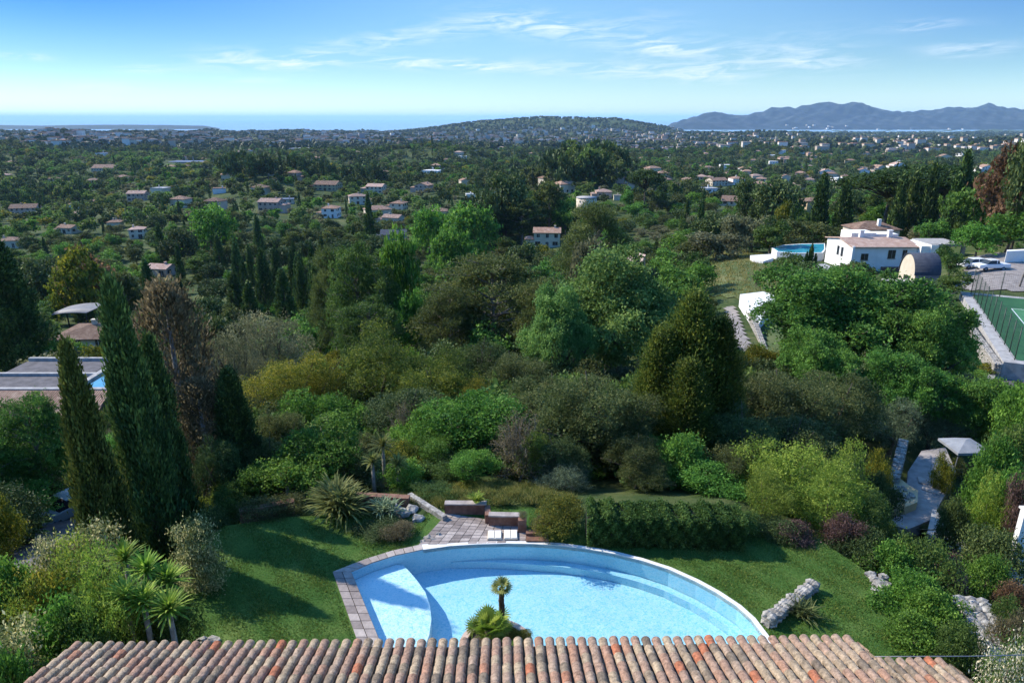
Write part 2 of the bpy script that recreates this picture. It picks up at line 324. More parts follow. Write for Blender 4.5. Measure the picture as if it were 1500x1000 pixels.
LM['flowers'] = leafmat('white_flowers', (.03, .06, .02), (.06, .12, .03), (.80, .80, .78))
# ------------------------------------------------------------------ foliage builders
def unit(rng, n):
    v = rng.normal(size=(n, 3)); return v / np.maximum(np.linalg.norm(v, axis=1, keepdims=True), 1e-6)
def leafquads(rng, c, l, w, dirs=None, bias=0.0):
    n = len(c); a = unit(rng, n)
    if dirs is not None: a = a * (1 - bias) + dirs * bias; a /= np.maximum(np.linalg.norm(a, axis=1, keepdims=True), 1e-6)
    b = np.cross(a, unit(rng, n)); b /= np.maximum(np.linalg.norm(b, axis=1, keepdims=True), 1e-6)
    s = rng.uniform(.7, 1.3, (n, 1)); l = l * s; w = w * s
    v = np.empty((n, 4, 3)); v[:, 0] = c - a * l / 2; v[:, 1] = c + b * w / 2 + a * l * .05; v[:, 2] = c + a * l / 2; v[:, 3] = c - b * w / 2 + a * l * .05
    return v.reshape(-1, 3)
def blob_points(rng, blobs, n, per=22, clr=.5, inner=.25, droop=.35):
    """clumps of leaves on the outer part of overlapping ellipsoids; returns centres, outward directions, tones"""
    B = np.array(blobs, float); area = (B[:, 3] * B[:, 4] + B[:, 4] * B[:, 5] + B[:, 3] * B[:, 5])
    nc = int(n / per * 1.9); bi = rng.choice(len(B), nc, p=area / area.sum()); d = unit(rng, nc)
    flip = (d[:, 2] < -.25) & (rng.random(nc) > droop); d[flip, 2] *= -1
    r = 1 - np.abs(rng.normal(0, .13, nc)); r = np.where(rng.random(nc) < inner, rng.uniform(.35, .85, nc), r); r = np.where(rng.random(nc) < .13, rng.uniform(1.0, 1.32, nc), r)
    c = B[bi, :3] + d * B[bi, 3:6] * r[:, None]
    q = np.full(nc, 9.0)
    for k in range(len(B)):
        m = np.linalg.norm((c - B[k, :3]) / B[k, 3:6], axis=1); m[bi == k] = 9; q = np.minimum(q, m)
    keep = q > .62; c, d, bi = c[keep], d[keep], bi[keep]; nc = len(c)
    btone = rng.uniform(-.14, .14, len(B))
    ct = rng.normal(.5, .16, nc) + btone[bi]; cs = rng.uniform(.6, 1.35, nc)
    k = max(1, int(n / nc)); i = np.repeat(np.arange(nc), k)
    off = rng.normal(0, 1, (len(i), 3)) * np.array([1, 1, .6]) * (clr * .42 * cs[i])[:, None]
    return c[i] + off, d[i], np.clip(ct[i] + rng.normal(0, .10, len(i)), 0, 1)
def broad_blobs(rng, W, H, nb=16, z0=.14, fat=.2, jag=.25):
    cz = H * (z0 + (1 - z0) * .5); rx = W / 2; rz = H * (1 - z0) / 2; out = [(0, 0, cz, rx * .55, rx * .55, rz * .62)]; p1, p2 = rng.uniform(0, 6.28, 2)
    for i in range(nb):
        d = unit(rng, 1)[0]; d[2] = abs(d[2]) if rng.random() < .62 else d[2]
        f = rng.uniform(.5, .88); s = W * fat * rng.choice([.5, .7, .9, 1.1, 1.35])
        az = math.atan2(d[1], d[0]); f *= 1 + .24 * math.sin(2 * az + p1) + .16 * math.sin(3 * az + p2) * (1 - abs(d[2]))
        out.append((d[0] * rx * f, d[1] * rx * f, cz + d[2] * rz * f * (1 + rng.uniform(-jag, jag)), s, s * rng.uniform(.8, 1.1), s * rng.uniform(.6, .85) * min(1.2, 1.5 * H / W)))
    return out
def trunk_broad(rng, W, H, blobs, lean=.06, r=None, limbs=8, mat='bark', fork=.32):
    m = MB(); r = r or W * .028 + .04; top = Vector((W * lean * rng.normal(), W * lean * rng.normal(), H * fork))
    m.tube([(0, 0, -1.2), (0, 0, 0), top * .5 + Vector((.05, 0, 0)), top], [r * 1.25, r * 1.1, r * .9, r * .75], 8)
    for b in blobs[1:1 + limbs]:
        e = Vector(b[:3]); mid = top.lerp(e, .5) + Vector((0, 0, -H * .04 + rng.normal() * .1))
        m.tube([top * .92, mid, e, e + (e - top) * .18], [r * .55, r * .38, r * .2, r * .06], 6)
        for _ in range(3):
            q = e + Vector(unit(rng, 1)[0]) * b[3] * .9; m.tube([mid.lerp(e, .6), (mid + q * 2) / 3 + Vector((0, 0, .1)), q], [r * .22, r * .13, r * .04], 5)
    return m
def crown_mesh(name, mat, rng, pts, l, w, bias=0.0):
    c, d, t = pts; return np_mesh(name, leafquads(rng, c, l, w, d, bias), 4, mat, t)
def sp_broad(name, mat, seed, W, H, n, l, nb=16, per=22, clr=.55, z0=.12, fat=.2, bark='bark', jag=.25, limbs=8, wf=.6):
    rng = np.random.default_rng(seed); bl = broad_blobs(rng, W, H, nb, z0, fat, jag)
    cm = crown_mesh(name + '_crown', LM[mat], rng, blob_points(rng, bl, n, per, clr), l, l * wf)
    tm = trunk_broad(rng, W, H, bl, limbs=limbs).mesh(name + '_trunk', M_[bark]); return dict(crown=cm, trunk=tm, W=W, H=H)
def sp_cypress(name, mat, seed, W, H, n, l, sparse=0.0, lobes=1, tip=.55):
    rng = np.random.default_rng(seed)
    nc = n // 14; h = rng.random(nc) ** .85; a = rng.uniform(0, 2 * math.pi, nc)
    prof = np.minimum(1, np.power(np.clip(h / .16, 0, 1), .6)) * np.power(np.clip(1 - h, 0, 1), tip) * 1.12; prof = np.clip(prof, .03, 1)
    ph = rng.uniform(0, 6.28, 5); lump = 1 + .14 * np.sin(3 * a + ph[0] + 5 * h) + .12 * np.sin(5 * a - 14 * h + ph[1]) + .12 * np.sin(23 * h + ph[2] + 2 * a) + .11 * rng.normal(size=nc)
    r = W / 2 * prof * lump * np.where(rng.random(nc) < .2, rng.uniform(.4, .9, nc), rng.uniform(.86, 1.04, nc))
    c = np.stack([r * np.cos(a), r * np.sin(a), h * H], 1)
    if sparse: k = rng.random(nc) > sparse * (.6 + .4 * np.sin(9 * h + 3 * a)); c, h, a = c[k], h[k], a[k]; nc = len(c)
    ct = rng.normal(.48, .17, nc) + .12 * np.sin(4 * a + 9 * h)
    i = np.repeat(np.arange(nc), 14); off = rng.normal(0, 1, (len(i), 3)) * np.array([W * .045, W * .045, l * 1.1])
    d = np.stack([np.cos(a) * .35, np.sin(a) * .35, np.ones(nc)], 1)[i]
    v = leafquads(rng, c[i] + off, l, l * .34, d, .72)
    cm = np_mesh(name + '_crown', v, 4, LM[mat], np.clip(ct[i] + rng.normal(0, .1, len(i)), 0, 1))
    m = MB(); m.tube([(0, 0, -1.5), (0, 0, H * .1), (0, 0, H * .5), (0, 0, H * .93)], [W * .09, W * .075, W * .05, W * .01], 7)
    for q in range(34 if sparse else 14):
        z = H * rng.uniform(.06, .85); t = rng.uniform(0, 6.28); rr = W * .42 * (1 - z / H) ** .6; m.tube([(0, 0, z), (rr * .5 * math.cos(t), rr * .5 * math.sin(t), z + .3), (rr * math.cos(t), rr * math.sin(t), z + 1.1)], [.035, .025, .008], 5)
    return dict(crown=cm, trunk=m.mesh(name + '_trunk', M_['palebark' if sparse else 'bark']), W=W, H=H)
def sp_pine(name, mat, seed, W, H, n, l, z0=.32, layers=20, flat=.34, umbrella=False, per=30):
    rng = np.random.default_rng(seed); bl = []; m = MB(); rt = .02 * H + .06
    bend = rng.normal(0, .03 * W, 2); ax = lambda f: Vector((bend[0] * math.sin(3 * f), bend[1] * math.sin(2.4 * f), H * f))
    m.tube([ax(0) - Vector((0, 0, 1.2)), ax(0), ax(.3), ax(.6), ax(.9)], [rt * 1.2, rt, rt * .8, rt * .5, rt * .12], 8)
    for i in range(layers):
        if umbrella:
            t = rng.uniform(0, 6.28); q = math.sqrt(rng.random()) * .5; f = .80 + .13 * (1 - (q / .5) ** 2); s0 = .55 + .1 * rng.random(); s = W * rng.uniform(.10, .15); rr = q * W * .92
        else:
            f = z0 + (0.97 - z0) * (i + rng.random()) / layers; t = i * 2.4 + rng.normal() * .3; e = math.sin(math.pi * min(1, (1.02 - f) / (1 - z0) * .62 + .08)); rr = W * .5 * e * rng.uniform(.45, .9); s = W * rng.uniform(.11, .17) * (.6 + .5 * e); s0 = max(.2, f - .12)
        p = ax(f) + Vector((math.cos(t) * rr, math.sin(t) * rr, 0)); bl.append((p.x, p.y, p.z, s, s, s * flat * rng.uniform(.8, 1.5) + .05))
        st = ax(s0); md = st.lerp(p, .55) + Vector((0, 0, -.02 * H if umbrella else .01 * H)); m.tube([st, md, p], [rt * .38, rt * .24, rt * .06], 6)
        for _ in range(4):
            e2 = p + Vector((rng.normal(), rng.normal(), .25 * abs(rng.normal()))) * s * .6; m.tube([md.lerp(p, .5), e2], [rt * .1, rt * .03], 4)
    pts = blob_points(rng, bl, n, per, W * .07, .35, .5)
    cm = crown_mesh(name + '_crown', LM[mat], rng, pts, l, l * .3, .35)
    return dict(crown=cm, trunk=m.mesh(name + '_trunk', M_['palebark' if not umbrella else 'bark']), W=W, H=H)
def sp_conifer(name, mat, seed, W, H, n, l):
    rng = np.random.default_rng(seed); nc = n // 26; h = rng.random(nc) ** .8; a = rng.uniform(0, 6.283, nc)
    prof = np.power(1 - h, .68) * np.minimum(1, .62 + h * 3) * (1 + .16 * np.sin(3 * a + 7 * h) + .1 * np.sin(2 * a - 12 * h)); br = np.round(a / .42) * .42; lay = .5 + .5 * np.sin(h * 46 + br * 2.3)
    r = W / 2 * prof * (.72 + .34 * lay) * np.where(rng.random(nc) < .3, rng.uniform(.4, .9, nc), 1)
    c = np.stack([r * np.cos(a), r * np.sin(a), h * H * .98 + .3], 1); i = np.repeat(np.arange(nc), 26)
    d = np.stack([np.cos(a) * .8, np.sin(a) * .8, np.full(nc, .75)], 1)[i]
    v = leafquads(rng, c[i] + rng.normal(0, 1, (len(i), 3)) * np.array([W * .05, W * .05, W * .05]), l, l * .3, d, .6)
    t = np.clip((rng.normal(.42, .2, nc) + .12 * lay)[i] + rng.normal(0, .1, len(i)), 0, 1)
    m = MB(); m.tube([(0, 0, -1.2), (0, 0, H * .3), (0, 0, H * .95)], [.24, .16, .03], 8)
    for q in range(30):
        z = H * (.08 + .8 * q / 30); t2 = q * 2.4; rr = W * .42 * (1 - z / H) ** .6; m.tube([(0, 0, z), (rr * math.cos(t2), rr * math.sin(t2), z + .5)], [.05, .012], 5)
    return dict(crown=np_mesh(name + '_crown', v, 4, LM[mat], t), trunk=m.mesh(name + '_trunk', M_['bark']), W=W, H=H)
def sp_twiggy(name, mat, seed, W, H, n, l):
    rng = np.random.default_rng(seed); m = MB(); ends = []
    for i in range(46):
        d = Vector(unit(rng, 1)[0]); d.z = abs(d.z) * 1.3 + .25; d.normalize(); f = rng.uniform(.6, 1); e = Vector((d.x * W / 2, d.y * W / 2, d.z * H)) * f; st = Vector((rng.normal() * .12, rng.normal() * .12, H * .08))
        md = st.lerp(e, .5) + Vector(unit(rng, 1)[0]) * .15; m.tube([st, md, e], [.035, .022, .006], 5); ends.append((md, e))
        for _ in range(5):
            b = md.lerp(e, rng.uniform(-.3, .9)); q = b + (d + Vector(unit(rng, 1)[0]) * .9) * W * .14; m.tube([b, q], [.012, .004], 4); ends.append((b, q))
    E = np.array([list(a.lerp(b, f)) for a, b in ends for f in (.5, .8, 1.0)]); i = rng.integers(0, len(E), n); c = E[i] + rng.normal(0, .10, (n, 3))
    v = leafquads(rng, c, l, l * .45); m.tube([(0, 0, -.8), (0, 0, H * .1)], [.1, .07], 7)
    return dict(crown=np_mesh(name + '_crown', v, 4, LM[mat], np.clip(rng.normal(.5, .22, n), 0, 1)), trunk=m.mesh(name + '_trunk', M_['palebark']), W=W, H=H)
def sp_bush(name, mat, seed, W, H, n, l, nb=12, clr=.3, per=18, wf=.5, fat=.2, up=0.0):
    rng = np.random.default_rng(seed); bl = broad_blobs(rng, W, H, nb, .0, fat, .3); pts = blob_points(rng, bl, n, per, clr, .2, .8)
    c, d, t = pts
    if up: d = d * .5 + np.array([0, 0, 1.0])
    v = leafquads(rng, c, l, l * wf, d, up); m = MB()
    for b in bl[:8]: m.tube([(0, 0, -.5), (b[0] * .4, b[1] * .4, b[2] * .5), b[:3]], [.04, .03, .01], 5)
    return dict(crown=np_mesh(name + '_crown', v, 4, LM[mat], t), trunk=m.mesh(name + '_trunk', M_['bark']), W=W, H=H)
def blades(rng, n, L, w, droop, elev=(-.2, 1.45), seg=5, stiff=.5, fold=0.0, org=(0, 0, 0), fan=False):
    """long curved strap leaves radiating from a point -> quads"""
    out = []; tones = []
    for k in range(n):
        az = k * 2.39996 + rng.normal() * .15; el = elev[0] + (elev[1] - elev[0]) * math.sqrt((k + .5) / n); ln = L * rng.uniform(.75, 1.1); tn = rng.uniform(.25, .85)
        p = np.array(org, float); e = el; side = np.array([-math.sin(az), math.cos(az), 0]); prev = None; st = ln / seg
        for s in range(seg + 1):
            f = s / seg; ww = w * (.45 + 2.2 * f * (1 - f) if not fan else (.25 + 1.1 * f)) * (1 if s < seg else .12)
            a, b = p - side * ww / 2, p + side * ww / 2
            if prev is not None: out += [prev[0], prev[1], b, a]; tones.append(tn + rng.normal() * .04)
            prev = (a, b); p = p + st * np.array([math.cos(e) * math.cos(az), math.cos(e) * math.sin(az), math.sin(e)]); e -= droop / seg * (.4 + 1.2 * f)
    return np.array(out), np.array(tones)
def fan_leaf(rng, org, az, el, stalk, R_, nf=13, seg=2):
    """one palmate fan leaf: stalk end + pleated segments"""
    d = np.array([math.cos(el) * math.cos(az), math.cos(el) * math.sin(az), math.sin(el)]); side = np.array([-math.sin(az), math.cos(az), 0]); up = np.cross(side, d) * -1
    c = np.array(org) + d * stalk; out = []; tn = rng.uniform(.3, .9); tones = []
    q = side * .012; out += [np.array(org) - q, np.array(org) + q, c + q, c - q]; tones.append(tn)
    for k in range(nf):
        th = (k / (nf - 1) - .5) * 3.6; v = d * math.cos(th) + side * math.sin(th); v = v + np.array([0, 0, -.12 * abs(th)]); e = c + v * R_ * rng.uniform(.85, 1.05); n2 = (d * -math.sin(th) + side * math.cos(th)) * R_ * .07
        m = c + v * R_ * .55; out += [c - n2 * .2, c + n2 * .2, m + n2, m - n2]; out += [m - n2, m + n2, e + n2 * .12 + np.array([0, 0, -.05 * R_]), e - n2 * .12 + np.array([0, 0, -.05 * R_])]; tones += [tn, tn + .05]
    return out, tones

LIB = {}
def lib(key, f, *a, **k): LIB[key] = f(key, *a, **k)
lib('oak', sp_broad, 'oak', 11, 16, 13, 60000, .30, nb=42, per=26, clr=.75, fat=.115, z0=.08, limbs=20)
lib('ash', sp_broad, 'ash', 12, 15, 12, 52000, .30, nb=38, per=24, clr=.8, fat=.125, z0=.08, limbs=14)
lib('fig', sp_broad, 'bright', 13, 6, 5, 15000, .17, nb=20, per=20, clr=.42, fat=.17, z0=0.02)
lib('holm', sp_broad, 'holm', 14, 6, 6.5, 30000, .12, nb=26, per=26, clr=.42, fat=.15, wf=.5, limbs=12, z0=0.02)
lib('holm2', sp_broad, 'dark', 15, 7, 6.5, 26000, .14, nb=24, per=26, clr=.45, fat=.16, wf=.5, z0=0.02)
lib('yellow', sp_broad, 'yellow', 16, 8, 7, 34000, .15, nb=30, per=22, clr=.5, fat=.14, wf=.4, z0=0.02)
lib('dome', sp_broad, 'dome', 56, 8, 7, 36000, .15, nb=34, per=22, clr=.5, fat=.13, wf=.45, z0=0.02)
lib('olive', sp_broad, 'olive', 17, 7, 5, 24000, .15, nb=22, per=24, clr=.5, fat=.16, wf=.28, z0=0.02)
lib('silver', sp_broad, 'silver', 18, 6, 4, 18000, .15, nb=18, per=24, clr=.45, fat=.17, wf=.28, z0=0.02)
lib('cypress', sp_cypress, 'cypress', 21, 2.6, 13, 34000, .26)
lib('cypress_olive', sp_cypress, 'cypressolive', 22, 2.6, 12, 34000, .24, tip=.7)
lib('cypress_sparse', sp_cypress, 'brown', 23, 3.4, 12, 26000, .24, sparse=.55, tip=.3)
lib('pine', sp_pine, 'pine', 31, 13, 13, 36000, .36, layers=46, z0=.22, flat=.22)
lib('pine_dark', sp_pine, 'mid', 32, 8, 9, 24000, .28, layers=40, z0=.2, flat=.4)
lib('pine_green', sp_pine, 'oak', 36, 8, 9, 30000, .26, layers=34, z0=.35, flat=.5)
lib('umbrella', sp_pine, 'pine', 33, 14, 13, 40000, .42, layers=46, umbrella=True, flat=.5)
lib('conifer', sp_conifer, 'conifer', 34, 6.5, 9, 34000, .26)
lib('twiggy', sp_twiggy, 'brown', 35, 3.6, 4.2, 9000, .09)
lib('bush', sp_bush, 'mid', 41, 3, 2.2, 14000, .10, nb=16)
lib('bush_bright', sp_bush, 'bright', 42, 3, 2.2, 13000, .11, nb=16)
lib('bush_lime', sp_bush, 'lime', 43, 3.5, 2.8, 15000, .11, nb=18, wf=.35)
lib('bush_silver', sp_bush, 'olive', 44, 2.6, 1.9, 10000, .09, nb=14, wf=.35)
lib('bush_dark', sp_bush, 'dark', 45, 3, 2.2, 14000, .10, nb=16)
lib('bush_blossom', sp_bush, 'blossom', 46, 2, 2.2, 9000, .08, nb=14)
lib('bush_flowers', sp_bush, 'flowers', 47, 1.6, 1.2, 5000, .05, nb=10)
lib('bush_purple', sp_bush, 'purple', 48, 2, 1.8, 8000, .08, nb=12)
lib('bush_rust', sp_bush, 'rust', 49, 2, 1.6, 8000, .08, nb=12)
lib('bush_yellow', sp_bush, 'yellow', 50, 2.4, 2.0, 11000, .09, nb=14)
lib('bush_brown', sp_bush, 'brown', 51, 2.4, 1.6, 10000, .08, nb=14)
lib('bush_holm', sp_bush, 'holm', 52, 3, 2.4, 14000, .09, nb=16)
# middle distance (60-350 m): fewer, larger leaf sprays
B1 = dict(nb=15, per=16, clr=1.0)
for i, (k, mt) in enumerate([('mid', 'mid'), ('dark', 'dark'), ('holm', 'holm'), ('olive', 'olive'), ('bright', 'bright'), ('oakd', 'oak'), ('yellow', 'yellow'), ('rust', 'rust')]):
    lib('m_' + k, sp_broad, mt, 60 + i, 9, 7.5, 4200, .55, limbs=5, **B1)
lib('m_pine', sp_pine, 'pine', 71, 10, 12, 5200, .8, layers=26, z0=.3, per=14)
lib('m_umbrella', sp_pine, 'umbrella', 72, 12, 12, 6500, .8, layers=44, umbrella=True, flat=.5, per=14)
lib('m_cypress', sp_cypress, 'cypress', 73, 2.8, 13, 3800, .7)
lib('m_bush', sp_broad, 'mid', 74, 5, 2.8, 1600, .42, nb=10, per=14, clr=.6, z0=0, limbs=2)
# far (350-1500 m)
for i, (k, mt) in enumerate([('mid', 'mid'), ('dark', 'dark'), ('holm', 'holm'), ('olive', 'olive'), ('bright', 'bright'), ('yellow', 'yellow')]):
    lib('f_' + k, sp_broad, mt, 80 + i, 10, 8, 560, 1.5, nb=9, per=6, clr=1.3, limbs=0)
lib('f_pine', sp_pine, 'pine', 91, 11, 12, 520, 1.9, layers=12, z0=.3, per=6)
lib('f_cypress', sp_cypress, 'cypress', 92, 3.0, 13, 420, 1.6)

def tree(sp, loc, w, h, label=None, group=None, cat='tree', rz=None, name='tree'):
    p = LIB[sp]; o = empty(name, loc, rnd.uniform(0, 6.28) if rz is None else rz, label, cat, group, (w / p['W'], w / p['W'], h / p['H']))
    link('crown' if cat != 'shrub' else 'foliage', p['crown'], o); link('trunk' if cat != 'shrub' else 'stem', p['trunk'], o); return o
def tree_px(sp, px, top, y, wpx, label, cat='tree', group=None, name='tree', z=None, maxh=99):
    """a tree whose trunk stands at forward distance y under picture column px, its top at picture row `top`, its crown wpx wide"""
    zt = CAM_Z - slope(top) * y
    x = (px - 750) / 1000 * y
    for _ in range(5): g = tz(x, y) if z is None else z; x = X(px, y, .6 * zt + .4 * g)
    g = tz(x, y) if z is None else z; h = max(.5, min(zt - g, maxh)); w = wpx / ppm(y, .6 * zt + .4 * g)
    if h > 1.9 * w and 'cyp' not in sp: print('TALL', label, round(w, 1), round(h, 1), round(g, 1))
    return tree(sp, (x, y, zt - h), w, h, label, group, cat, name=name)
# ------------------------------------------------------------------ ground, sea, mountains
def groundmat():
    m, nt, N, L, o = new_mat('ground_earth_and_grass')
    b = N.new('ShaderNodeBsdfPrincipled'); b.inputs['Roughness'].default_value = .95; b.inputs['Specular IOR Level'].default_value = .1; L.new(b.outputs[0], o.inputs[0])
    tc = N.new('ShaderNodeTexCoord')
    def nz(s, d=8, r=.65):
        n = N.new('ShaderNodeTexNoise'); n.inputs['Scale'].default_value = s; n.inputs['Detail'].default_value = d; n.inputs['Roughness'].default_value = r; L.new(tc.outputs['Object'], n.inputs['Vector']); return n.outputs[0]
    r = N.new('ShaderNodeValToRGB'); e = r.color_ramp.elements; e[0].position = .33; e[0].color = (.018, .032, .012, 1); e[1].position = .72; e[1].color = (.17, .145, .095, 1)
    for p, c in ((.47, (.04, .065, .02)), (.58, (.085, .10, .035))): q = e.new(p); q.color = c4(c)
    mx = N.new('ShaderNodeMix'); mx.data_type = 'FLOAT'; mx.inputs[0].default_value = .5; L.new(nz(.045), mx.inputs[2]); L.new(nz(.6), mx.inputs[3]); L.new(mx.outputs[0], r.inputs[0]); L.new(r.outputs[0], b.inputs['Base Color'])
    bp = N.new('ShaderNodeBump'); bp.inputs['Strength'].default_value = .5; bp.inputs['Distance'].default_value = .2; L.new(nz(3.0), bp.inputs['Height']); L.new(bp.outputs[0], b.inputs['Normal'])
    return m
M_['ground'] = groundmat()
POOLPX = [(515, 838), (545, 825), (580, 814), (620, 805.5), (660, 800), (700, 797.5), (740, 796.5), (780, 797), (820, 799.5), (860, 804.5), (900, 811.5), (940, 821.5), (980, 834.5), (1020, 852.5), (1050, 869), (1080, 889), (1100, 907), (1118, 931), (1140, 966), (1150, 1000), (582, 1000)]
POOL = [P(a, b, 0).xy for a, b in POOLPX]
def inside(pt, poly):
    x, y = pt; c = False; n = len(poly)
    for i in range(n):
        x1, y1 = poly[i][0], poly[i][1]; x2, y2 = poly[i - 1][0], poly[i - 1][1]
        if (y1 > y) != (y2 > y) and x < (x2 - x1) * (y - y1) / (y2 - y1) + x1: c = not c
    return c
def grid_mesh(name, xs, ys, zf, mat):
    nx, ny = xs.shape[1], xs.shape[0]; z = zf(xs, ys); v = np.stack([xs, ys, z], 2).reshape(-1, 3)
    i = np.arange((ny - 1) * (nx - 1)); r, c = i // (nx - 1), i % (nx - 1); a = r * nx + c
    f = np.stack([a, a + 1, a + nx + 1, a + nx], 1).ravel(); me = bpy.data.meshes.new(name)
    me.vertices.add(len(v)); me.vertices.foreach_set('co', v.astype(np.float32).ravel()); me.loops.add(len(f)); me.loops.foreach_set('vertex_index', f.astype(np.int32))
    me.polygons.add(len(i)); me.polygons.foreach_set('loop_start', (np.arange(len(i)) * 4).astype(np.int32)); me.polygons.foreach_set('use_smooth', np.ones(len(i), bool)); me.materials.append(mat); me.update(calc_edges=True); return me
Drow = np.concatenate([[-80, -30, -5, 5, 9, 12], np.exp(np.arange(np.log(14), np.log(8600), .0165))]); Ucol = np.arange(-1.5, 1.5001, .0065)
gx, gy = np.meshgrid(Ucol, Drow); gx = gx * np.maximum(gy, 26)
# terrace cut: only where the lawn sheet covers
LAWNPX = [(120, 1000), (250, 900), (285, 800), (330, 770), (420, 757), (520, 752), (600, 770), (640, 742), (780, 742), (860, 770), (1090, 775), (1200, 790), (1260, 830), (1310, 880), (1340, 1000)]
LAWN = [P(a, b, 0).xy for a, b in LAWNPX]
def offset_poly(poly, d):
    out = []; n = len(poly)
    for i in range(n):
        a, b, c = Vector(poly[i - 1][:2]), Vector(poly[i][:2]), Vector(poly[(i + 1) % n][:2]); e1 = (b - a).normalized(); e2 = (c - b).normalized(); n1 = Vector((-e1.y, e1.x)); n2 = Vector((-e2.y, e2.x)); k = (n1 + n2); k = k / max(.5, k.length_squared) * 2
        dd = d[i] if isinstance(d, (list, tuple)) else d; out.append(b + k * dd)
    return out
POOLWIDE = offset_poly(POOL, .33)
def _lawnmask(x, y):
    o = np.zeros(x.shape, bool); pts = [(p.x, p.y) for p in LAWN]; pts = pts + [(pts[-1][0] + .5, 8), (pts[0][0] - .5, 8)]; n = len(pts)
    for i in range(n):
        (x1, y1), (x2, y2) = pts[i], pts[i - 1]
        with np.errstate(divide='ignore', invalid='ignore'): k = ((y1 > y) != (y2 > y)) & (x < (x2 - x1) * (y - y1) / ((y2 - y1) if y2 != y1 else 1e-9) + x1)
        o ^= k
    return o
def ground_z(x, y):
    z = terr(x, y) - .06; m = _lawnmask(x, y); z = np.where(m, np.minimum(z, -.06) - .15, z)
    pm = _polymask(x, y, [(p.x, p.y) for p in POOLWIDE]); return np.where(pm, -2.2, z)
def _polymask(x, y, pts):
    o = np.zeros(x.shape, bool); n = len(pts)
    for i in range(n):
        (x1, y1), (x2, y2) = pts[i], pts[i - 1]; o ^= ((y1 > y) != (y2 > y)) & (x < (x2 - x1) * (y - y1) / ((y2 - y1) if y2 != y1 else 1e-9) + x1)
    return o
tag(link('ground', grid_mesh('ground', gx, gy, ground_z, M_['ground'])), kind='structure')

def seamat():
    m, nt, N, L, o = new_mat('sea_water'); b = N.new('ShaderNodeBsdfPrincipled'); b.inputs['Base Color'].default_value = (.22, .36, .46, 1); b.inputs['Roughness'].default_value = .4; b.inputs['IOR'].default_value = 1.33  # base colour lightened to carry the sun glint
    tc = N.new('ShaderNodeTexCoord'); n = N.new('ShaderNodeTexNoise'); n.inputs['Scale'].default_value = .004; n.inputs['Detail'].default_value = 6; L.new(tc.outputs['Object'], n.inputs['Vector']); bp = N.new('ShaderNodeBump'); bp.inputs['Strength'].default_value = .5; bp.inputs['Distance'].default_value = 20; L.new(n.outputs[0], bp.inputs['Height']); L.new(bp.outputs[0], b.inputs['Normal']); L.new(b.outputs[0], o.inputs[0]); return m
SEA = -120.0
m = MB(); m.add([(-60000, 1000, SEA), (60000, 1000, SEA), (60000, 90000, SEA), (-60000, 90000, SEA)], [(0, 1, 2, 3)]); tag(m.obj('sea', seamat()), kind='structure')
def fnoise(x, seed):
    r = np.random.default_rng(seed); s = 0
    for o in range(6): f = .0011 * 1.9 ** o; s = s + np.sin(x * f + r.uniform(0, 6)) * .55 ** o
    return s
def ridge(name, D, prof, depth, seed, mat, base=-125, rough=30, x0=None, x1=None):
    pxs = np.linspace(prof[0][0], prof[-1][0], 420); py = np.interp(pxs, [p[0] for p in prof], [p[1] for p in prof])
    zt = np.array([CAM_Z - slope(v) * D for v in py]); u = (pxs - 750) / 1000 * (CT + (CAM_Z - zt) / D * ST); rows = np.linspace(-1, 1, 61); X_ = np.zeros((61, 420)); Y_ = X_.copy(); Z_ = X_.copy()
    rr = np.random.default_rng(seed); ph = rr.uniform(0, 6, 12)
    for j, t in enumerate(rows):
        d = D + t * depth; X_[j] = u * d; Y_[j] = d; x = X_[j]
        spur = .5 + .5 * np.sin(x / 420 + ph[0] + 1.5 * t) * np.sin(x / 910 + ph[1]); a = 1 - abs(t) ** (1.15 + .5 * spur)
        nz = (np.sin(x / 260 + d / 300 + ph[2]) + .6 * np.sin(x / 120 - d / 170 + ph[3]) + .4 * np.sin(x / 61 + d / 77 + ph[4]) + .25 * np.sin(x / 33 - d / 41 + ph[5]))
        Z_[j] = base + (zt - base) * a + nz * rough * min(1, abs(t) * 4) * (1 - abs(t)) + rough * .22 * np.sin(x / 47 + 2 * np.sin(x / 131)) * (1 - abs(t)) ** 2 - 3 * (abs(t) > .98)
    Zc = lambda x, y: Z_
    return tag(link(name, grid_mesh(name, X_, Y_, Zc, mat)), kind='structure')
M_['mount'] = surf('wooded_mountain', (.003, .011, .016), (.050, .058, .060), .006, .95, 0, c2=(.011, .024, .027), detail=12)  # some of the blue of distance haze is put into the base colour
M_['isle'] = surf('pine_island', (.012, .022, .012), (.03, .045, .025), .01, .95, 0)
ridge('mountains', 10400, [(1040, 190), (1075, 176), (1105, 166), (1118, 164), (1130, 156.5), (1150, 157), (1165, 158), (1180, 154), (1200, 151.5), (1215, 150), (1228, 152), (1238, 154), (1248, 151), (1262, 151.5), (1275, 155), (1292, 161), (1310, 165), (1330, 164), (1360, 161), (1395, 159), (1425, 158.5), (1440, 155), (1448, 151), (1456, 152.5), (1464, 157), (1500, 160), (1600, 158), (1750, 163), (1900, 170)], 1000, 3, M_['mount'], rough=42)
ridge('mountains', 9900, [(968, 187.5), (980, 184), (1000, 177), (1020, 170), (1035, 166), (1047, 163), (1060, 165), (1075, 169), (1092, 171), (1120, 173), (1150, 172), (1190, 170), (1225, 172), (1250, 169), (1300, 172), (1350, 169), (1400, 164), (1440, 161), (1500, 164), (1600, 168), (1800, 172)], 900, 4, M_['mount'], rough=38)
ridge('mountains', 9500, [(1010, 191), (1060, 187), (1100, 185), (1150, 184), (1200, 180), (1250, 183), (1300, 182), (1360, 184), (1400, 178), (1450, 176), (1500, 179), (1600, 182), (1800, 182)], 500, 5, M_['mount'], rough=26)
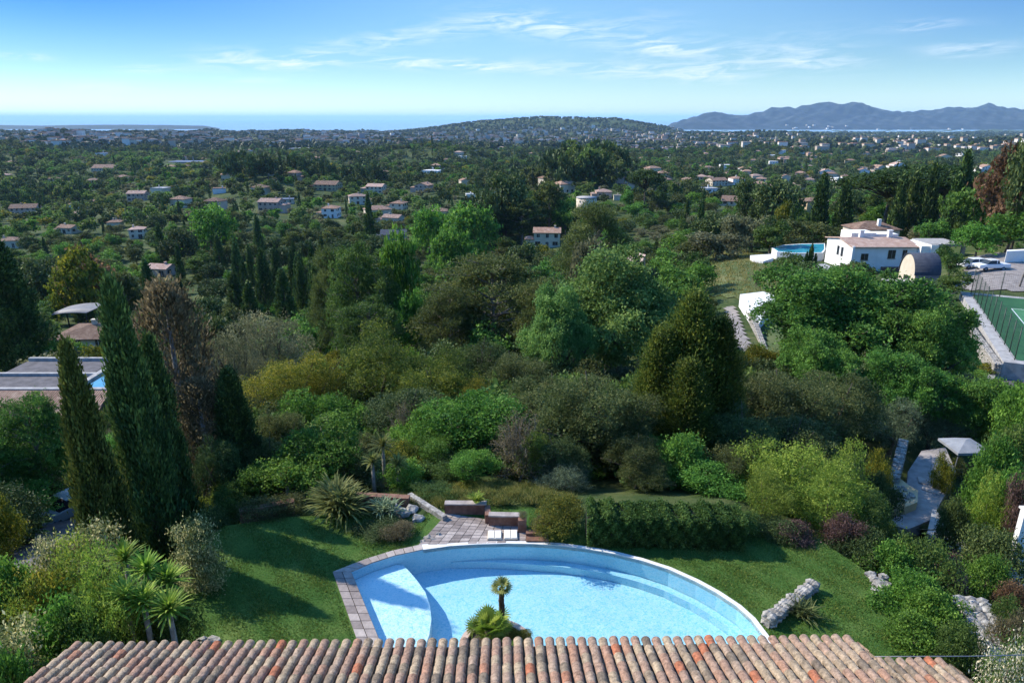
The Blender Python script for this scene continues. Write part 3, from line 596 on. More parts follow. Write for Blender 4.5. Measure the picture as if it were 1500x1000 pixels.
ridge('coastal_hills', 8300, [(1085, 199), (1130, 196.5), (1200, 195.5), (1260, 196), (1300, 194), (1400, 194.5), (1500, 193), (1600, 192), (1800, 192)], 900, 9, M_['isle'], rough=6)
ridge('island', 9800, [(-420, 183.5), (-250, 184), (-100, 183), (0, 183.4), (60, 184.2), (110, 183.2), (180, 182.8), (250, 183.4), (300, 184.4), (322, 188)], 250, 6, M_['isle'], rough=1.5)

# ------------------------------------------------------------------ lawn and pool
def lawnmat():
    m, nt, N, L, o = new_mat('lawn_grass'); b = N.new('ShaderNodeBsdfPrincipled'); b.inputs['Roughness'].default_value = .9; b.inputs['Specular IOR Level'].default_value = .12; L.new(b.outputs[0], o.inputs[0]); tc = N.new('ShaderNodeTexCoord')
    def nz(s, d=5, r=.6):
        n = N.new('ShaderNodeTexNoise'); n.inputs['Scale'].default_value = s; n.inputs['Detail'].default_value = d; n.inputs['Roughness'].default_value = r; L.new(tc.outputs['Object'], n.inputs['Vector']); return n.outputs[0]
    mx = N.new('ShaderNodeMix'); mx.data_type = 'FLOAT'; mx.inputs[0].default_value = .5; L.new(nz(.5, 6), mx.inputs[2]); L.new(nz(14, 4, .8), mx.inputs[3])
    r = N.new('ShaderNodeValToRGB'); e = r.color_ramp.elements; e[0].position = .36; e[0].color = (.024, .075, .012, 1); e[1].position = .62; e[1].color = (.14, .20, .05, 1); q = e.new(.5); q.color = (.055, .118, .022, 1)
    L.new(mx.outputs[0], r.inputs[0]); L.new(r.outputs[0], b.inputs['Base Color']); bp = N.new('ShaderNodeBump'); bp.inputs['Strength'].default_value = .8; bp.inputs['Distance'].default_value = .04; L.new(nz(45, 3), bp.inputs['Height']); L.new(bp.outputs[0], b.inputs['Normal']); return m
# polygon order runs left -> right along the far side: its left normal points outwards
OUT = []
for i, p in enumerate(POOL):
    OUT.append(.62 if i < 1 else .34 if i < 4 else .16)
OUT[19] = .16; OUT[20] = .62
POOLOUT = offset_poly(POOL, OUT); POOLOUT[0] = P(487, 838, 0).xy; POOLOUT[20] = P(545, 1000, 0).xy
POOLIN = offset_poly(POOL, -.02)
def flat_poly(name, poly, hole, z, mat, kind='structure', parent=None):
    lo = [[Vector((p[0], p[1], z)) for p in poly]] + ([[Vector((p[0], p[1], z)) for p in hole]] if hole else []); vs = [v for l in lo for v in l]; fs = tessellate_polygon(lo); m = MB()
    fs = [f if (vs[f[1]] - vs[f[0]]).cross(vs[f[2]] - vs[f[0]]).z > 0 else f[::-1] for f in fs]; m.add(vs, fs); o = m.obj(name, mat, parent)
    return tag(o, kind=kind) if kind else o
lawn_outer = [p for p in LAWN] + [Vector((LAWN[-1].x + .4, 10.5)), Vector((LAWN[0].x - .4, 10.5))]
hole = [Vector(p) for p in offset_poly(POOLOUT, -.05)]
flat_poly('lawn', lawn_outer, hole, 0.0, lawnmat())
pool = empty('swimming_pool', (0, 0, 0), 0, 'curved turquoise swimming pool with pale rim on the lawn terrace', 'swimming pool')
def linermat():
    m, nt, N, L, o = new_mat('pool_liner'); b = N.new('ShaderNodeBsdfPrincipled'); b.inputs['Roughness'].default_value = .5; tc = N.new('ShaderNodeTexCoord'); n = N.new('ShaderNodeTexNoise'); n.inputs['Scale'].default_value = 1.2; L.new(tc.outputs['Object'], n.inputs['Vector'])
    r = N.new('ShaderNodeValToRGB'); e = r.color_ramp.elements; e[0].position = .3; e[0].color = (.33, .545, .63, 1); e[1].position = .7; e[1].color = (.37, .585, .66, 1); L.new(n.outputs[0], r.inputs[0]); L.new(r.outputs[0], b.inputs['Base Color']); L.new(b.outputs[0], o.inputs[0]); return m
def watermat():
    """thin water sheet: fresnel reflection over a clear body whose patterned tint paints ripple caustics below"""
    m, nt, N, L, o = new_mat('pool_water'); tc = N.new('ShaderNodeTexCoord')
    def nz(s, d, dist=0):
        n = N.new('ShaderNodeTexNoise'); n.inputs['Scale'].default_value = s; n.inputs['Detail'].default_value = d; n.inputs['Distortion'].default_value = dist; L.new(tc.outputs['Object'], n.inputs['Vector']); return n.outputs[0]
    h = nz(7.5, 4, 1.2); bp = N.new('ShaderNodeBump'); bp.inputs['Strength'].default_value = .4; bp.inputs['Distance'].default_value = .05; L.new(h, bp.inputs['Height'])
    g = N.new('ShaderNodeBsdfGlossy'); g.inputs['Roughness'].default_value = .03; L.new(bp.outputs[0], g.inputs['Normal'])
    v = N.new('ShaderNodeTexNoise'); v.inputs['Scale'].default_value = 10; v.inputs['Detail'].default_value = 3; v.inputs['Distortion'].default_value = 1.6; L.new(tc.outputs['Object'], v.inputs['Vector'])
    r = N.new('ShaderNodeValToRGB'); e = r.color_ramp.elements; e[0].position = .36; e[0].color = (.55, .84, .91, 1); e[1].position = .60; e[1].color = (1, 1, 1, 1); q = e.new(.47); q.color = (.84, .96, .98, 1); L.new(v.outputs[0], r.inputs[0])  # noise tint paints the caustic light and shade of the ripples
    t = N.new('ShaderNodeBsdfTransparent'); L.new(r.outputs[0], t.inputs[0]); ge = N.new('ShaderNodeNewGeometry'); dt = N.new('ShaderNodeVectorMath'); dt.operation = 'DOT_PRODUCT'; L.new(ge.outputs['Incoming'], dt.inputs[0]); L.new(bp.outputs[0], dt.inputs[1])
    def Mt(op, x, y=None, z=None):
        n = N.new('ShaderNodeMath'); n.operation = op; n.use_clamp = op != 'ABSOLUTE'
        for i_, q_ in enumerate((x, y, z)):
            if q_ is None: continue
            if isinstance(q_, float): n.inputs[i_].default_value = q_
            else: L.new(q_, n.inputs[i_])
        return n.outputs[0]
    fr = Mt('MULTIPLY_ADD', Mt('POWER', Mt('SUBTRACT', 1.0, Mt('ABSOLUTE', dt.outputs['Value'])), 5.0), .98, .02); mx = N.new('ShaderNodeMixShader'); L.new(fr, mx.inputs[0]); L.new(t.outputs[0], mx.inputs[1]); L.new(g.outputs[0], mx.inputs[2]); L.new(mx.outputs[0], o.inputs[0]); return m
FLOOR = -.95
m = MB(); n = len(POOL)
fl = [Vector((p.x, p.y, FLOOR)) for p in POOL]; fs = tessellate_polygon([fl]); fs = [f if (fl[f[1]] - fl[f[0]]).cross(fl[f[2]] - fl[f[0]]).z > 0 else f[::-1] for f in fs]; m.add(fl, fs)
for i in range(n): a, b = POOL[i - 1], POOL[i]; m.add([(a.x, a.y, FLOOR), (b.x, b.y, FLOOR), (b.x, b.y, .015), (a.x, a.y, .015)], [(0, 1, 2, 3)])
LINER = linermat(); m.obj('basin', LINER, pool)
# shallow shelf on the left and the bench along the far side
sh = [POOLIN[0], POOLIN[1], POOLIN[2]] + [P(a, b, -.38).xy for a, b in ((591, 829), (600, 838), (611, 851), (623, 868), (630, 888), (632, 908), (629, 930), (620, 955), (606, 1000))] + [POOLIN[20]]
def prism(m, poly, z0, z1, mi=0, col=.5):
    n = len(poly); t = [Vector((p[0], p[1], z1)) for p in poly]; fs = tessellate_polygon([t]); fs = [f if (t[f[1]] - t[f[0]]).cross(t[f[2]] - t[f[0]]).z > 0 else f[::-1] for f in fs]; m.add(t, fs, mi, col)
    ar = sum(poly[i - 1][0] * poly[i][1] - poly[i][0] * poly[i - 1][1] for i in range(n))
    for i in range(n):
        a, b = poly[i - 1], poly[i]; q = [(a[0], a[1], z0), (b[0], b[1], z0), (b[0], b[1], z1), (a[0], a[1], z1)]; m.add(q, [(0, 1, 2, 3) if ar > 0 else (3, 2, 1, 0)], mi, col)
m = MB(); prism(m, sh, FLOOR + .01, -.34); m.obj('shelf', surf('pale_shelf', (.50, .62, .66), (.56, .67, .70), 1.5, .6), pool)
inn = offset_poly(POOL, [-.30 * min(1, max(.08, (i - 4) / 3)) for i in range(len(POOL))]); bench = [POOLIN[i] for i in range(4, 18)] + [inn[i] for i in range(17, 3, -1)]
m = MB(); prism(m, bench, FLOOR + .012, -.66); m.obj('bench', LINER, pool)
wl = flat_poly('pool_water', offset_poly(POOL, -.004), None, -.035, watermat())
cop = surf('pale_rim_stone', (.62, .60, .56), (.74, .72, .68), 3, .7, .1)
m = MB()
for i in range(4, 20):
    a, b, c, d = POOL[i], POOL[i - 1], POOLOUT[i - 1], POOLOUT[i]; z0, z1 = -.12, .03
    q = [(d.x, d.y), (c.x, c.y), (b.x, b.y), (a.x, a.y)]; prism(m, q, z0, z1)
m.obj('coping', cop, pool)
def slabs(m, A, B, C, D_, nu, nv, z0, z1, gap=.012, jit=.004):
    """rows of separate slabs filling the quad A-B-C-D"""
    for i in range(nu):
        for j in range(nv):
            f = lambda u, v: A.lerp(B, u).lerp(D_.lerp(C, u), v); g1, g2 = gap / max(.3, (B - A).length), gap / max(.3, (D_ - A).length)
            u0, u1, v0, v1 = i / nu + g1, (i + 1) / nu - g1, j / nv + g2, (j + 1) / nv - g2; q = [f(u0, v0), f(u1, v0), f(u1, v1), f(u0, v1)]; prism(m, [(p[0], p[1]) for p in q], z0, z1 + rnd.uniform(-jit, jit), 0, rnd.random())
PAV = tonemat('paving_slabs', [(0, (.20, .165, .15)), (.5, (.31, .26, .235)), (1, (.43, .37, .33))], .85, .3, 14, .35)
m = MB(); slabs(m, POOLOUT[0], POOL[0], POOL[20], POOLOUT[20], 2, 14, -.15, .04)
for i in range(1, 4): slabs(m, POOLOUT[i - 1], POOLOUT[i], POOL[i], POOL[i - 1], 3, 1, -.15, .04)
m.obj('paved_edge', PAV, pool)
# ------------------------------------------------------------------ the island planter with two palms
ic = P(727, 944, .1).xy; m = MB(); nseg = 28; ring = [[(ic.x + r * math.cos(2 * math.pi * k / nseg), ic.y + r * math.sin(2 * math.pi * k / nseg)) for k in range(nseg)] for r in (1.12, .92)]
for k in range(nseg): k2 = (k + 1) % nseg; prism(m, [ring[0][k], ring[0][k2], ring[1][k2], ring[1][k]], FLOOR, .10 + (k % 3) * .002)
pl = empty('round_planter', (0, 0, 0), 0, 'round pink stone planter rising from the pool beside the tiled eave', 'planter')
m.obj('rim', surf('pink_stone', (.42, .30, .24), (.56, .43, .36), 5, .85, .3), pl); m = MB(); prism(m, ring[1], FLOOR + .01, .02); m.obj('soil', surf('soil', (.05, .035, .025), (.09, .07, .05), 6, .95, .4), pl)
rng = np.random.default_rng(5)
tp = empty('palm_tree', (P(735, 918, .02).x, P(735, 918, .02).y, .02), 0, 'slim single-trunk palm rising from the round pool planter', 'palm')
m = MB(); H_ = 1.45; pts = [(0, 0, -.1)] + [(.01 * math.sin(i), 0, H_ * i / 16) for i in range(1, 17)]; m.tube(pts, [.10] + [.095 - .02 * i / 16 + .012 * (i % 2) for i in range(1, 17)], 12); m.obj('trunk', surf('palm_trunk', (.03, .02, .016), (.08, .055, .04), 18, .95, .8, 30), tp)
o_, t2 = [], []
for k in range(20): a, b = fan_leaf(rng, (0, 0, H_), k * 2.4, rng.uniform(-.1, 1.2), .16, .24, 11); o_ += a; t2 += b
link('crown', np_mesh('palm_head', np.array(o_), 4, LM['cordy'], np.array(t2)), tp)
fp = empty('fan_palm', (P(716, 935, .02).x, P(716, 935, .02).y, .02), 0, 'low bushy fan palm in the round pool planter, left of the slim palm', 'palm'); o_, t2 = [], []
for k in range(46): a, b = fan_leaf(rng, (rng.normal() * .12, rng.normal() * .12, .15), k * 2.4, rng.uniform(.15, 1.4), rng.uniform(.3, .62), .34, 13); o_ += a; t2 += b
link('crown', np_mesh('fan_palm_head', np.array(o_), 4, LM['palm'], np.array(t2)), fp); m = MB(); m.tube([(0, 0, -.05), (0, 0, .3)], [.12, .1], 8); m.obj('trunk', M_['bark'], fp)
q = P(757, 938, .02); tree('bush_yellow', (q.x, q.y, 0), .6, .38, 'small dark shrub in the round pool planter, right of the palms', None, 'shrub', name='shrub')

# ------------------------------------------------------------------ the near roof: canal tiles laid by hand
TILE = tonemat('canal_tiles', [(0, (.12, .09, .07)), (.14, (.24, .185, .135)), (.3, (.38, .285, .195)), (.46, (.48, .365, .245)), (.56, (.40, .285, .21)), (.74, (.39, .245, .175)), (.88, (.42, .24, .16)), (.97, (.46, .17, .09))], .92, .9, 30, .85)
def tiled_roof(parent, A, B, width_cols, length, pitch, seedv, name='roof', z_add=0.0):
    r = random.Random(seedv); e = (B - A); Lx = e.length; e.normalize(); e.z = 0; n = Vector((e.y, -e.x, 0)); up = n * math.cos(pitch) + Vector((0, 0, math.sin(pitch))); nor = e.cross(up).normalized(); nor = nor if nor.z > 0 else -nor; s = Lx / width_cols; m = MB(); ex = .34; rows = int(length / ex)
    for c in range(width_cols):
        run = r.uniform(-.03, .03)
        for pan in (0, 1):
            ox = (c + .5) * s + (s / 2 if pan else 0); wob = 0
            for k in range(rows):
                b0 = k * ex - .03 + run + r.uniform(-.012, .012) + (.09 if pan else 0); L_ = ex + .08; jx = r.uniform(-.007, .007); tn = r.choice([r.uniform(.08, .28), r.uniform(.25, .5), r.uniform(.3, .5), r.uniform(.52, .8), r.uniform(.52, .88), r.uniform(.52, .88), r.uniform(.6, .93)]) if r.random() > .035 else 1.0
                if pan: tn = r.uniform(.0, .2) if r.random() < .7 else r.uniform(.5, .62)
                vs = []; sg = 7; ra, rb = (s * .435, s * .365) if not pan else (s * .40, s * .44); tilt = r.uniform(-.01, .01); lift = (.040 if not pan else .012)
                for (bb, rad, dz) in ((b0, ra, lift if not pan else .0), (b0 + L_, rb, .004 if not pan else .018)):
                    for q in range(sg + 1):
                        th = math.pi * q / sg; xx = -math.cos(th) * rad; hh = math.sin(th) * rad * .92; hh = hh + .045 if not pan else -hh * .7 + .065
                        vs.append(A + e * (ox + jx + xx + tilt * bb * 0) + up * bb + nor * (hh + dz))
                for (bb, rad, dz) in ((b0, ra - .016, lift if not pan else .0), (b0 + .06, ra - .016, lift if not pan else 0)):
                    for q in range(sg + 1):
                        th = math.pi * q / sg; xx = -math.cos(th) * rad; hh = math.sin(th) * rad * .92; hh = hh + .045 if not pan else -hh * .7 + .065; vs.append(A + e * (ox + jx + xx) + up * bb + nor * (hh + dz))
                w = sg + 1; fs = [(q, q + 1, w + q + 1, w + q) for q in range(sg)] + [(2 * w + q, 2 * w + q + 1, q + 1, q) for q in range(sg)] + [(3 * w + q, 3 * w + q + 1, 2 * w + q + 1, 2 * w + q) for q in range(sg)]
                m.add(vs, fs, 0, min(1, max(0, tn)), True)
    t = m.obj(name, TILE, parent); d = MB(); c = [A - nor * .01, B - nor * .01, B + up * length - nor * .01, A + up * length - nor * .01]; d.add(c + [v - Vector((0, 0, .14)) for v in c], [(0, 1, 2, 3), (7, 6, 5, 4), (0, 4, 5, 1), (1, 5, 6, 2), (2, 6, 7, 3), (3, 7, 4, 0)]); d.obj('roof_deck', surf('mortar', (.16, .12, .10), (.28, .22, .18), 8, .95, .4), t); return e, n
EZ = 4.8; A_, B_ = P(103, 944, EZ), P(1249, 933, EZ); A_.z -= .13; B_.z -= .13
hs = empty('house', (0, 0, 0), 0, 'near house seen by its weathered canal tile roof along the bottom of the view', 'house')
e_, n_ = tiled_roof(hs, A_, B_, 73, 5.2, R(15.5), 3)
A2, B2 = P(1283, 966, 4.0), P(1384, 966, 4.0); A2.z -= .13; B2.z -= .13; tiled_roof(hs, A2, B2, 7, 3.5, R(15.5), 8, 'side_roof')
m = MB(); a = A_ + e_ * .35 + n_ * .45; b = B_ - e_ * .35 + n_ * .45; w = 9
m.add([Vector((p.x, p.y, z)) for z in (-1.5, 4.6) for p in (a, b, b + n_ * 4.6, a + n_ * 4.6)], [(0, 1, 5, 4), (1, 2, 6, 5), (2, 3, 7, 6), (3, 0, 4, 7)]); a, b = A2 + e_ * .1 + n_ * .4, B2 - e_ * .15 + n_ * .4
m.add([Vector((p.x, p.y, z)) for z in (-1.5, 3.75) for p in (a, b, b + n_ * 3, a + n_ * 3)], [(0, 1, 5, 4), (1, 2, 6, 5), (2, 3, 7, 6), (3, 0, 4, 7)]); m.obj('wall', M_['ochre'], hs)
m = MB(); a, b = P(1281, 961, 3.2), P(1560, 957, 3.2); m.tube([a, a.lerp(b, .5) - Vector((0, 0, .03)), b], [.011] * 3, 6); tag(m.obj('cable', M_['greymetal']), 'thin grey cable stretched level beyond the side roof at the lower right', 'cable')

# ------------------------------------------------------------------ patio, walls and garden bits round the pool
def pts_(l, z=0.0): return [P(a, b, z).xy for a, b in l]
m = MB(); q = pts_([(612, 799), (770, 795), (772, 770), (655, 752)]); slabs(m, q[0], q[1], q[2], q[3], 11, 9, -.1, .03)
tag(m.obj('patio', PAV), kind='structure')
TW = M_['terracotta']
def block_wall(label, a, b, z0, h, th, mat, name='garden_wall', cat='garden wall', cap=None):
    a, b = Vector(a[:2]), Vector(b[:2]); d = (b - a).normalized(); nn = Vector((-d.y, d.x)) * th / 2; o = empty(name, (a.x, a.y, z0), 0, label, cat); m = MB(); nseg = max(1, int((b - a).length / .4)); rr = random.Random(int(a.x * 100))
    for i in range(nseg):
        p, q = a.lerp(b, i / nseg), a.lerp(b, (i + 1) / nseg); hh = h + rr.uniform(-.012, .012); nj = nn * rr.uniform(.96, 1.04); prism(m, [((p - nj - a).x, (p - nj - a).y), ((q - nj - a).x, (q - nj - a).y), ((q + nj - a).x, (q + nj - a).y), ((p + nj - a).x, (p + nj - a).y)], -.4, hh)
    m.obj('wall', mat, o)
    if cap:
        m = MB(); nk = nn * 1.15; prism(m, [((-nk).x, (-nk).y), ((b - nk - a).x, (b - nk - a).y), ((b + nk - a).x, (b + nk - a).y), (nk.x, nk.y)], h + .015, h + .07); m.obj('coping', cap, o)
    return o
g = lambda px, py, z=0: P(px, py, z)
block_wall('low reddish wall closing the back of the pool patio', g(652, 751), g(713, 751), 0, .42, .25, TW, cap=M_['paver'])
block_wall('low reddish planter wall right of the patio recess', g(716, 768), g(762, 769), 0, .42, .25, TW, cap=M_['paver'])
block_wall('short reddish side wall between the patio recess and the planter', g(714, 752), g(715, 767), 0, .40, .22, TW)
block_wall('dark sloping wall down the left side of the patio recess', g(600, 728), g(652, 762), 0, .2, .22, M_['stone'])
block_wall('reddish terrace wall behind the left lawn', g(352, 757), g(432, 742), 0, .32, .3, TW)
block_wall('low reddish wall between the strap-leaved clump and the patio', g(505, 733), g(600, 738), 0.0, .35, .3, TW)
m = MB(); 
o = empty('planter_box', tuple(g(765, 778)), 0, 'narrow dark planter post with a grey plant beside the patio', 'planter'); m.box(-.16, -.12, 0, .16, .12, .55); m.obj('box', TW, o)
q = g(765, 776); tree('bush_silver', (q.x, q.y, .5), .4, .35, 'small grey plant in the narrow patio planter', None, 'shrub', name='shrub')
for i, (a, b, lb) in enumerate((((714, 790), (735, 778), 'left of the two pale square slabs lying on the patio'), ((738, 790), (758, 777), 'right of the two pale square slabs lying on the patio'))):
    p, q = g(a[0], a[1], .05), g(b[0], b[1], .05); o = empty('slab', ((p.x + q.x) / 2, (p.y + q.y) / 2, .045), 0, lb, 'slab'); w, d = abs(q.x - p.x) / 2, abs(q.y - p.y) / 2; m = MB(); m.box(-w, -d, 0, w, d, .05); m.obj('frame', M_['cream'], o); m = MB()
    for s in (-1, 1): m.box(-w * .9 if s < 0 else .02, -d * .9, .051, -.02 if s < 0 else w * .9, d * .9, .075)
    m.obj('panel', M_['white'], o)
o = empty('steps', tuple(g(787, 790)), 0, 'two dark reddish steps down from the patio by the rim', 'steps'); m = MB(); m.box(-.42, -.2, -.3, .42, .1, .10); m.box(-.42, .1, -.3, .42, .38, .20); m.obj('step', TW, o)
# hedge
def hedge(label, a, b, z0, h, th, mat, n, l, name='hedge'):
    rng = np.random.default_rng(int(abs(a.x) * 10) + 3); d = Vector((b.x - a.x, b.y - a.y)); Ln = d.length; d.normalize(); nn = Vector((-d.y, d.x)); s = rng.random(n) * Ln; cl = np.sin(s * 3.1) * .06 + np.sin(s * 7.3 + 1) * .05
    f = rng.random(n); top = f < .38; side = np.where(rng.random(n) < .7, -1, 1); zz = np.where(top, h, rng.random(n) ** .8 * h); tt = np.where(top, rng.uniform(-.5, .5, n) * th, side * th / 2)
    bump = .07 * np.sin(s * 9 + zz * 6) + .05 * np.sin(s * 17 - zz * 11 + tt * 8); zz = zz + (cl + bump) * top + rng.normal(0, .05, n); tt = tt + side * bump * (~top) + rng.normal(0, .04, n)
    c = np.stack([a.x + d.x * s + nn.x * tt, a.y + d.y * s + nn.y * tt, z0 + zz], 1); tone = np.clip(.45 + 2.2 * bump * .5 + .12 * np.sin(s * 2.3) + rng.normal(0, .17, n), 0, 1)
    o = empty(name, (a.x, a.y, z0), math.atan2(d.y, d.x) * 0, label, 'hedge'); c -= np.array([a.x, a.y, z0]); link('foliage', np_mesh('hedge_leaves', leafquads(rng, c, l, l * .6), 4, LM[mat], tone), o); m = MB(); k = th * .42
    v = [(0, 0), (d.x * Ln, d.y * Ln)]; prism(m, [(v[0][0] - nn.x * k, v[0][1] - nn.y * k), (v[1][0] - nn.x * k, v[1][1] - nn.y * k), (v[1][0] + nn.x * k, v[1][1] + nn.y * k), (v[0][0] + nn.x * k, v[0][1] + nn.y * k)], -.3, h * .93); m.obj('branches', surf('hedge_wood', (.010, .014, .007), (.02, .026, .012), 8, 1.0), o); return o
hedge('long clipped dark green hedge behind the right lawn', g(858, 785), g(1085, 792), 0, 1.15, 1.2, 'mid', 52000, .085)
# stones
def rocks(name, label, pts, cat='rock', mat='stone'):
    rr = random.Random(len(label)); pts = sorted(pts, key=lambda p: p[0]); nth = ['leftmost', 'second from the left', 'third from the left', 'fourth from the left', 'fifth from the left']
    for n_, (x, y, z, s) in enumerate(pts):
        m = MB(); bm = bmesh.new(); bmesh.ops.create_icosphere(bm, subdivisions=2, radius=s); ph = [rr.uniform(0, 6) for _ in range(3)]; sc = (rr.uniform(.8, 1.3), rr.uniform(.7, 1.1), rr.uniform(.5, .8))
        for v in bm.verts: k = 1 + .14 * math.sin(5 * v.co.x / s + ph[0]) + .14 * math.sin(6 * v.co.y / s + ph[1]) + .1 * math.sin(7 * v.co.z / s + ph[2]); v.co = Vector((v.co.x * sc[0] * k, v.co.y * sc[1] * k, v.co.z * sc[2] * k))
        m.add([tuple(v.co) for v in bm.verts], [tuple(v.index for v in f.verts) for f in bm.faces]); bm.free()
        o = m.obj(name, M_[mat], None, (x, y, z)); few = len(pts) <= 5; tag(o, '%s of the %s' % (nth[n_], label) if few else 'one of the ' + label, cat, label)
def stone_wall(label, a, b, z0, h0, h1, th, mat='stone', name='stone_wall'):
    """dry stone wall: many fitted lumps along a line"""
    a, b = Vector(a[:2]), Vector(b[:2]); L_ = (b - a).length; d = (b - a).normalized(); nn = Vector((-d.y, d.x)); rr = random.Random(int(L_ * 100)); o = empty(name, (a.x, a.y, z0), 0, label, 'stone wall'); m = MB(); s = 0
    prism(m, [tuple(-nn * th * .4), tuple(d * L_ - nn * th * .4), tuple(d * L_ + nn * th * .4), tuple(nn * th * .4)], -.3, min(h0, h1) * .9)
    while s < L_:
        w = rr.uniform(.16, .34); f = s / L_; h = h0 + (h1 - h0) * f; z = 0
        while z < h:
            hh = rr.uniform(.12, .24)
            for side in (-1, 0, 1):
                p = d * (s + w / 2 + rr.uniform(-.03, .03)) + nn * side * th * .36; bm = bmesh.new(); bmesh.ops.create_icosphere(bm, subdivisions=1, radius=1); 
                m.add([((v.co.x * w * .6 * abs(d.x) + v.co.x * th * .24 * abs(d.y)) * rr.uniform(.85, 1.1) + p.x, (v.co.y * w * .6 * abs(d.y) + v.co.y * th * .24 * abs(d.x)) * rr.uniform(.85, 1.1) + p.y, v.co.z * hh * .62 * rr.uniform(.85, 1.1) + min(z + hh / 2, h)) for v in bm.verts], [tuple(v.index for v in f_.verts) for f_ in bm.faces], 0, rr.random()); bm.free()
            z += hh
        s += w
    m.obj('stone', M_[mat], o); return o
stone_wall('low rough stone wall slanting across the right lawn', g(1122, 918), g(1192, 862), 0, .34, .28, .24)
rocks('rock', 'pale rocks at the right lawn edge', [tuple(g(1282, 850)) + (.22,), tuple(g(1290, 858)) + (.28,), tuple(g(1284, 868)) + (.2,), tuple(g(1275, 842)) + (.18,), tuple(g(1294, 846)) + (.2,)])
rocks('rock', 'pale rocks along the patio kerb', [tuple(g(627, 787)) + (.14,), tuple(g(634, 790)) + (.12,), tuple(g(620, 792)) + (.1,), tuple(g(642, 783)) + (.13,)])
rocks('rock', 'grey rocks by the eave and left lawn', [tuple(g(296, 938)) + (.16,), tuple(g(312, 938)) + (.17,), tuple(g(250, 935)) + (.2,)])
rocks('rock', 'brown boulders beside the strap-leaved clump', [tuple(g(575, 745)) + (.35,), tuple(g(590, 752)) + (.3,), tuple(g(560, 738)) + (.28,), tuple(g(603, 745)) + (.3,), tuple(g(612, 760)) + (.25,)], mat='stone')
# big stone wall at the lower right
wz = -.4; a, b = P(1412, 905, wz), P(1478, 1010, wz); stone_wall('tall grey rubble wall descending towards the lower right corner', a, b, wz - 1.2, 2.0, 2.0, .9)

def tufts(name, label, poly, n, h0, h1, w, mat, dz=0.0, seed=5):
    rng = np.random.default_rng(seed); P_ = np.array([tuple(p[:2]) for p in poly]); lo, hi = P_.min(0), P_.max(0); xs = rng.uniform(lo[0], hi[0], n); ys = rng.uniform(lo[1], hi[1], n); k = _polymask(xs, ys, [tuple(p) for p in P_]); f = 2.2 / max(h1, .1); d = np.sin(xs * f * .5 + 1.7 * np.sin(ys * f * .31)) * np.cos(ys * f * .45) ; k &= rng.random(n) < .55 + .45 * d; xs, ys, d = xs[k], ys[k], d[k]; n = len(xs)
    z = terr(xs, ys) + dz; a = rng.uniform(0, 6.28, n); h = rng.uniform(h0, h1, n) * (1 + .5 * d); dx, dy = np.cos(a) * w, np.sin(a) * w; lx, ly = rng.normal(0, h1 * .4, n), rng.normal(0, h1 * .4, n); v = np.empty((n, 3, 3)); v[:, 0] = np.stack([xs - dx, ys - dy, z - .03], 1); v[:, 1] = np.stack([xs + dx, ys + dy, z - .03], 1); v[:, 2] = np.stack([xs + lx, ys + ly, z + h], 1)
    tag(link(name, np_mesh(name, v.reshape(-1, 3), 3, mat, np.clip(.45 + .15 * d + rng.normal(0, .25, n), 0, 1))), label, 'grass', kind='stuff')
tufts('bank_grass', 'rough weeds and grass on the bank behind the patio', [P(a, b, 0) for a, b in ((560, 700), (600, 690), (700, 680), (800, 690), (850, 735), (775, 742), (700, 745), (655, 748), (600, 740), (540, 735))], 60000, .06, .22, .012, leafmat('weed_blades', (.04, .07, .02), (.10, .14, .04), (.24, .24, .10), .3, 0, 0), .02)
def grass_blades(n=170000):
    rng = np.random.default_rng(77); xs = rng.uniform(-13, 14, n * 2); ys = rng.uniform(15, 24.5, n * 2); k = _lawnmask(xs, ys) & ~_polymask(xs, ys, [tuple(p) for p in offset_poly(POOLOUT, .05)])
    pat = [tuple(P(a, b, 0).xy) for a, b in ((600, 803), (775, 797), (775, 745), (640, 745))]; k &= ~_polymask(xs, ys, pat); d = np.sin(xs * 1.7 + np.sin(ys * 2.3)) * np.cos(ys * 1.9) + .6 * np.sin(xs * 5.1 + ys * 3.7); k &= rng.random(len(xs)) < .62 + .3 * d
    xs, ys, d = xs[k], ys[k], d[k]; n = len(xs); a = rng.uniform(0, 6.28, n); h = rng.uniform(.02, .055, n) * (1 + .3 * d); w = .012; dx, dy = np.cos(a) * w, np.sin(a) * w; lx, ly = rng.normal(0, .02, n), rng.normal(0, .02, n)
    v = np.empty((n, 3, 3)); v[:, 0] = np.stack([xs - dx, ys - dy, np.full(n, .0)], 1); v[:, 1] = np.stack([xs + dx, ys + dy, np.full(n, .0)], 1); v[:, 2] = np.stack([xs + lx, ys + ly, h], 1)
    me = np_mesh('grass_blades', v.reshape(-1, 3), 3, leafmat('grass_blades', (.03, .07, .015), (.06, .13, .028), (.15, .20, .06), .3, 0, 0), np.clip(.42 + .12 * d + rng.normal(0, .22, n), 0, 1)); tag(link('lawn_blades', me), 'short mown grass of the two lawns by the pool', 'grass', kind='stuff')
grass_blades()
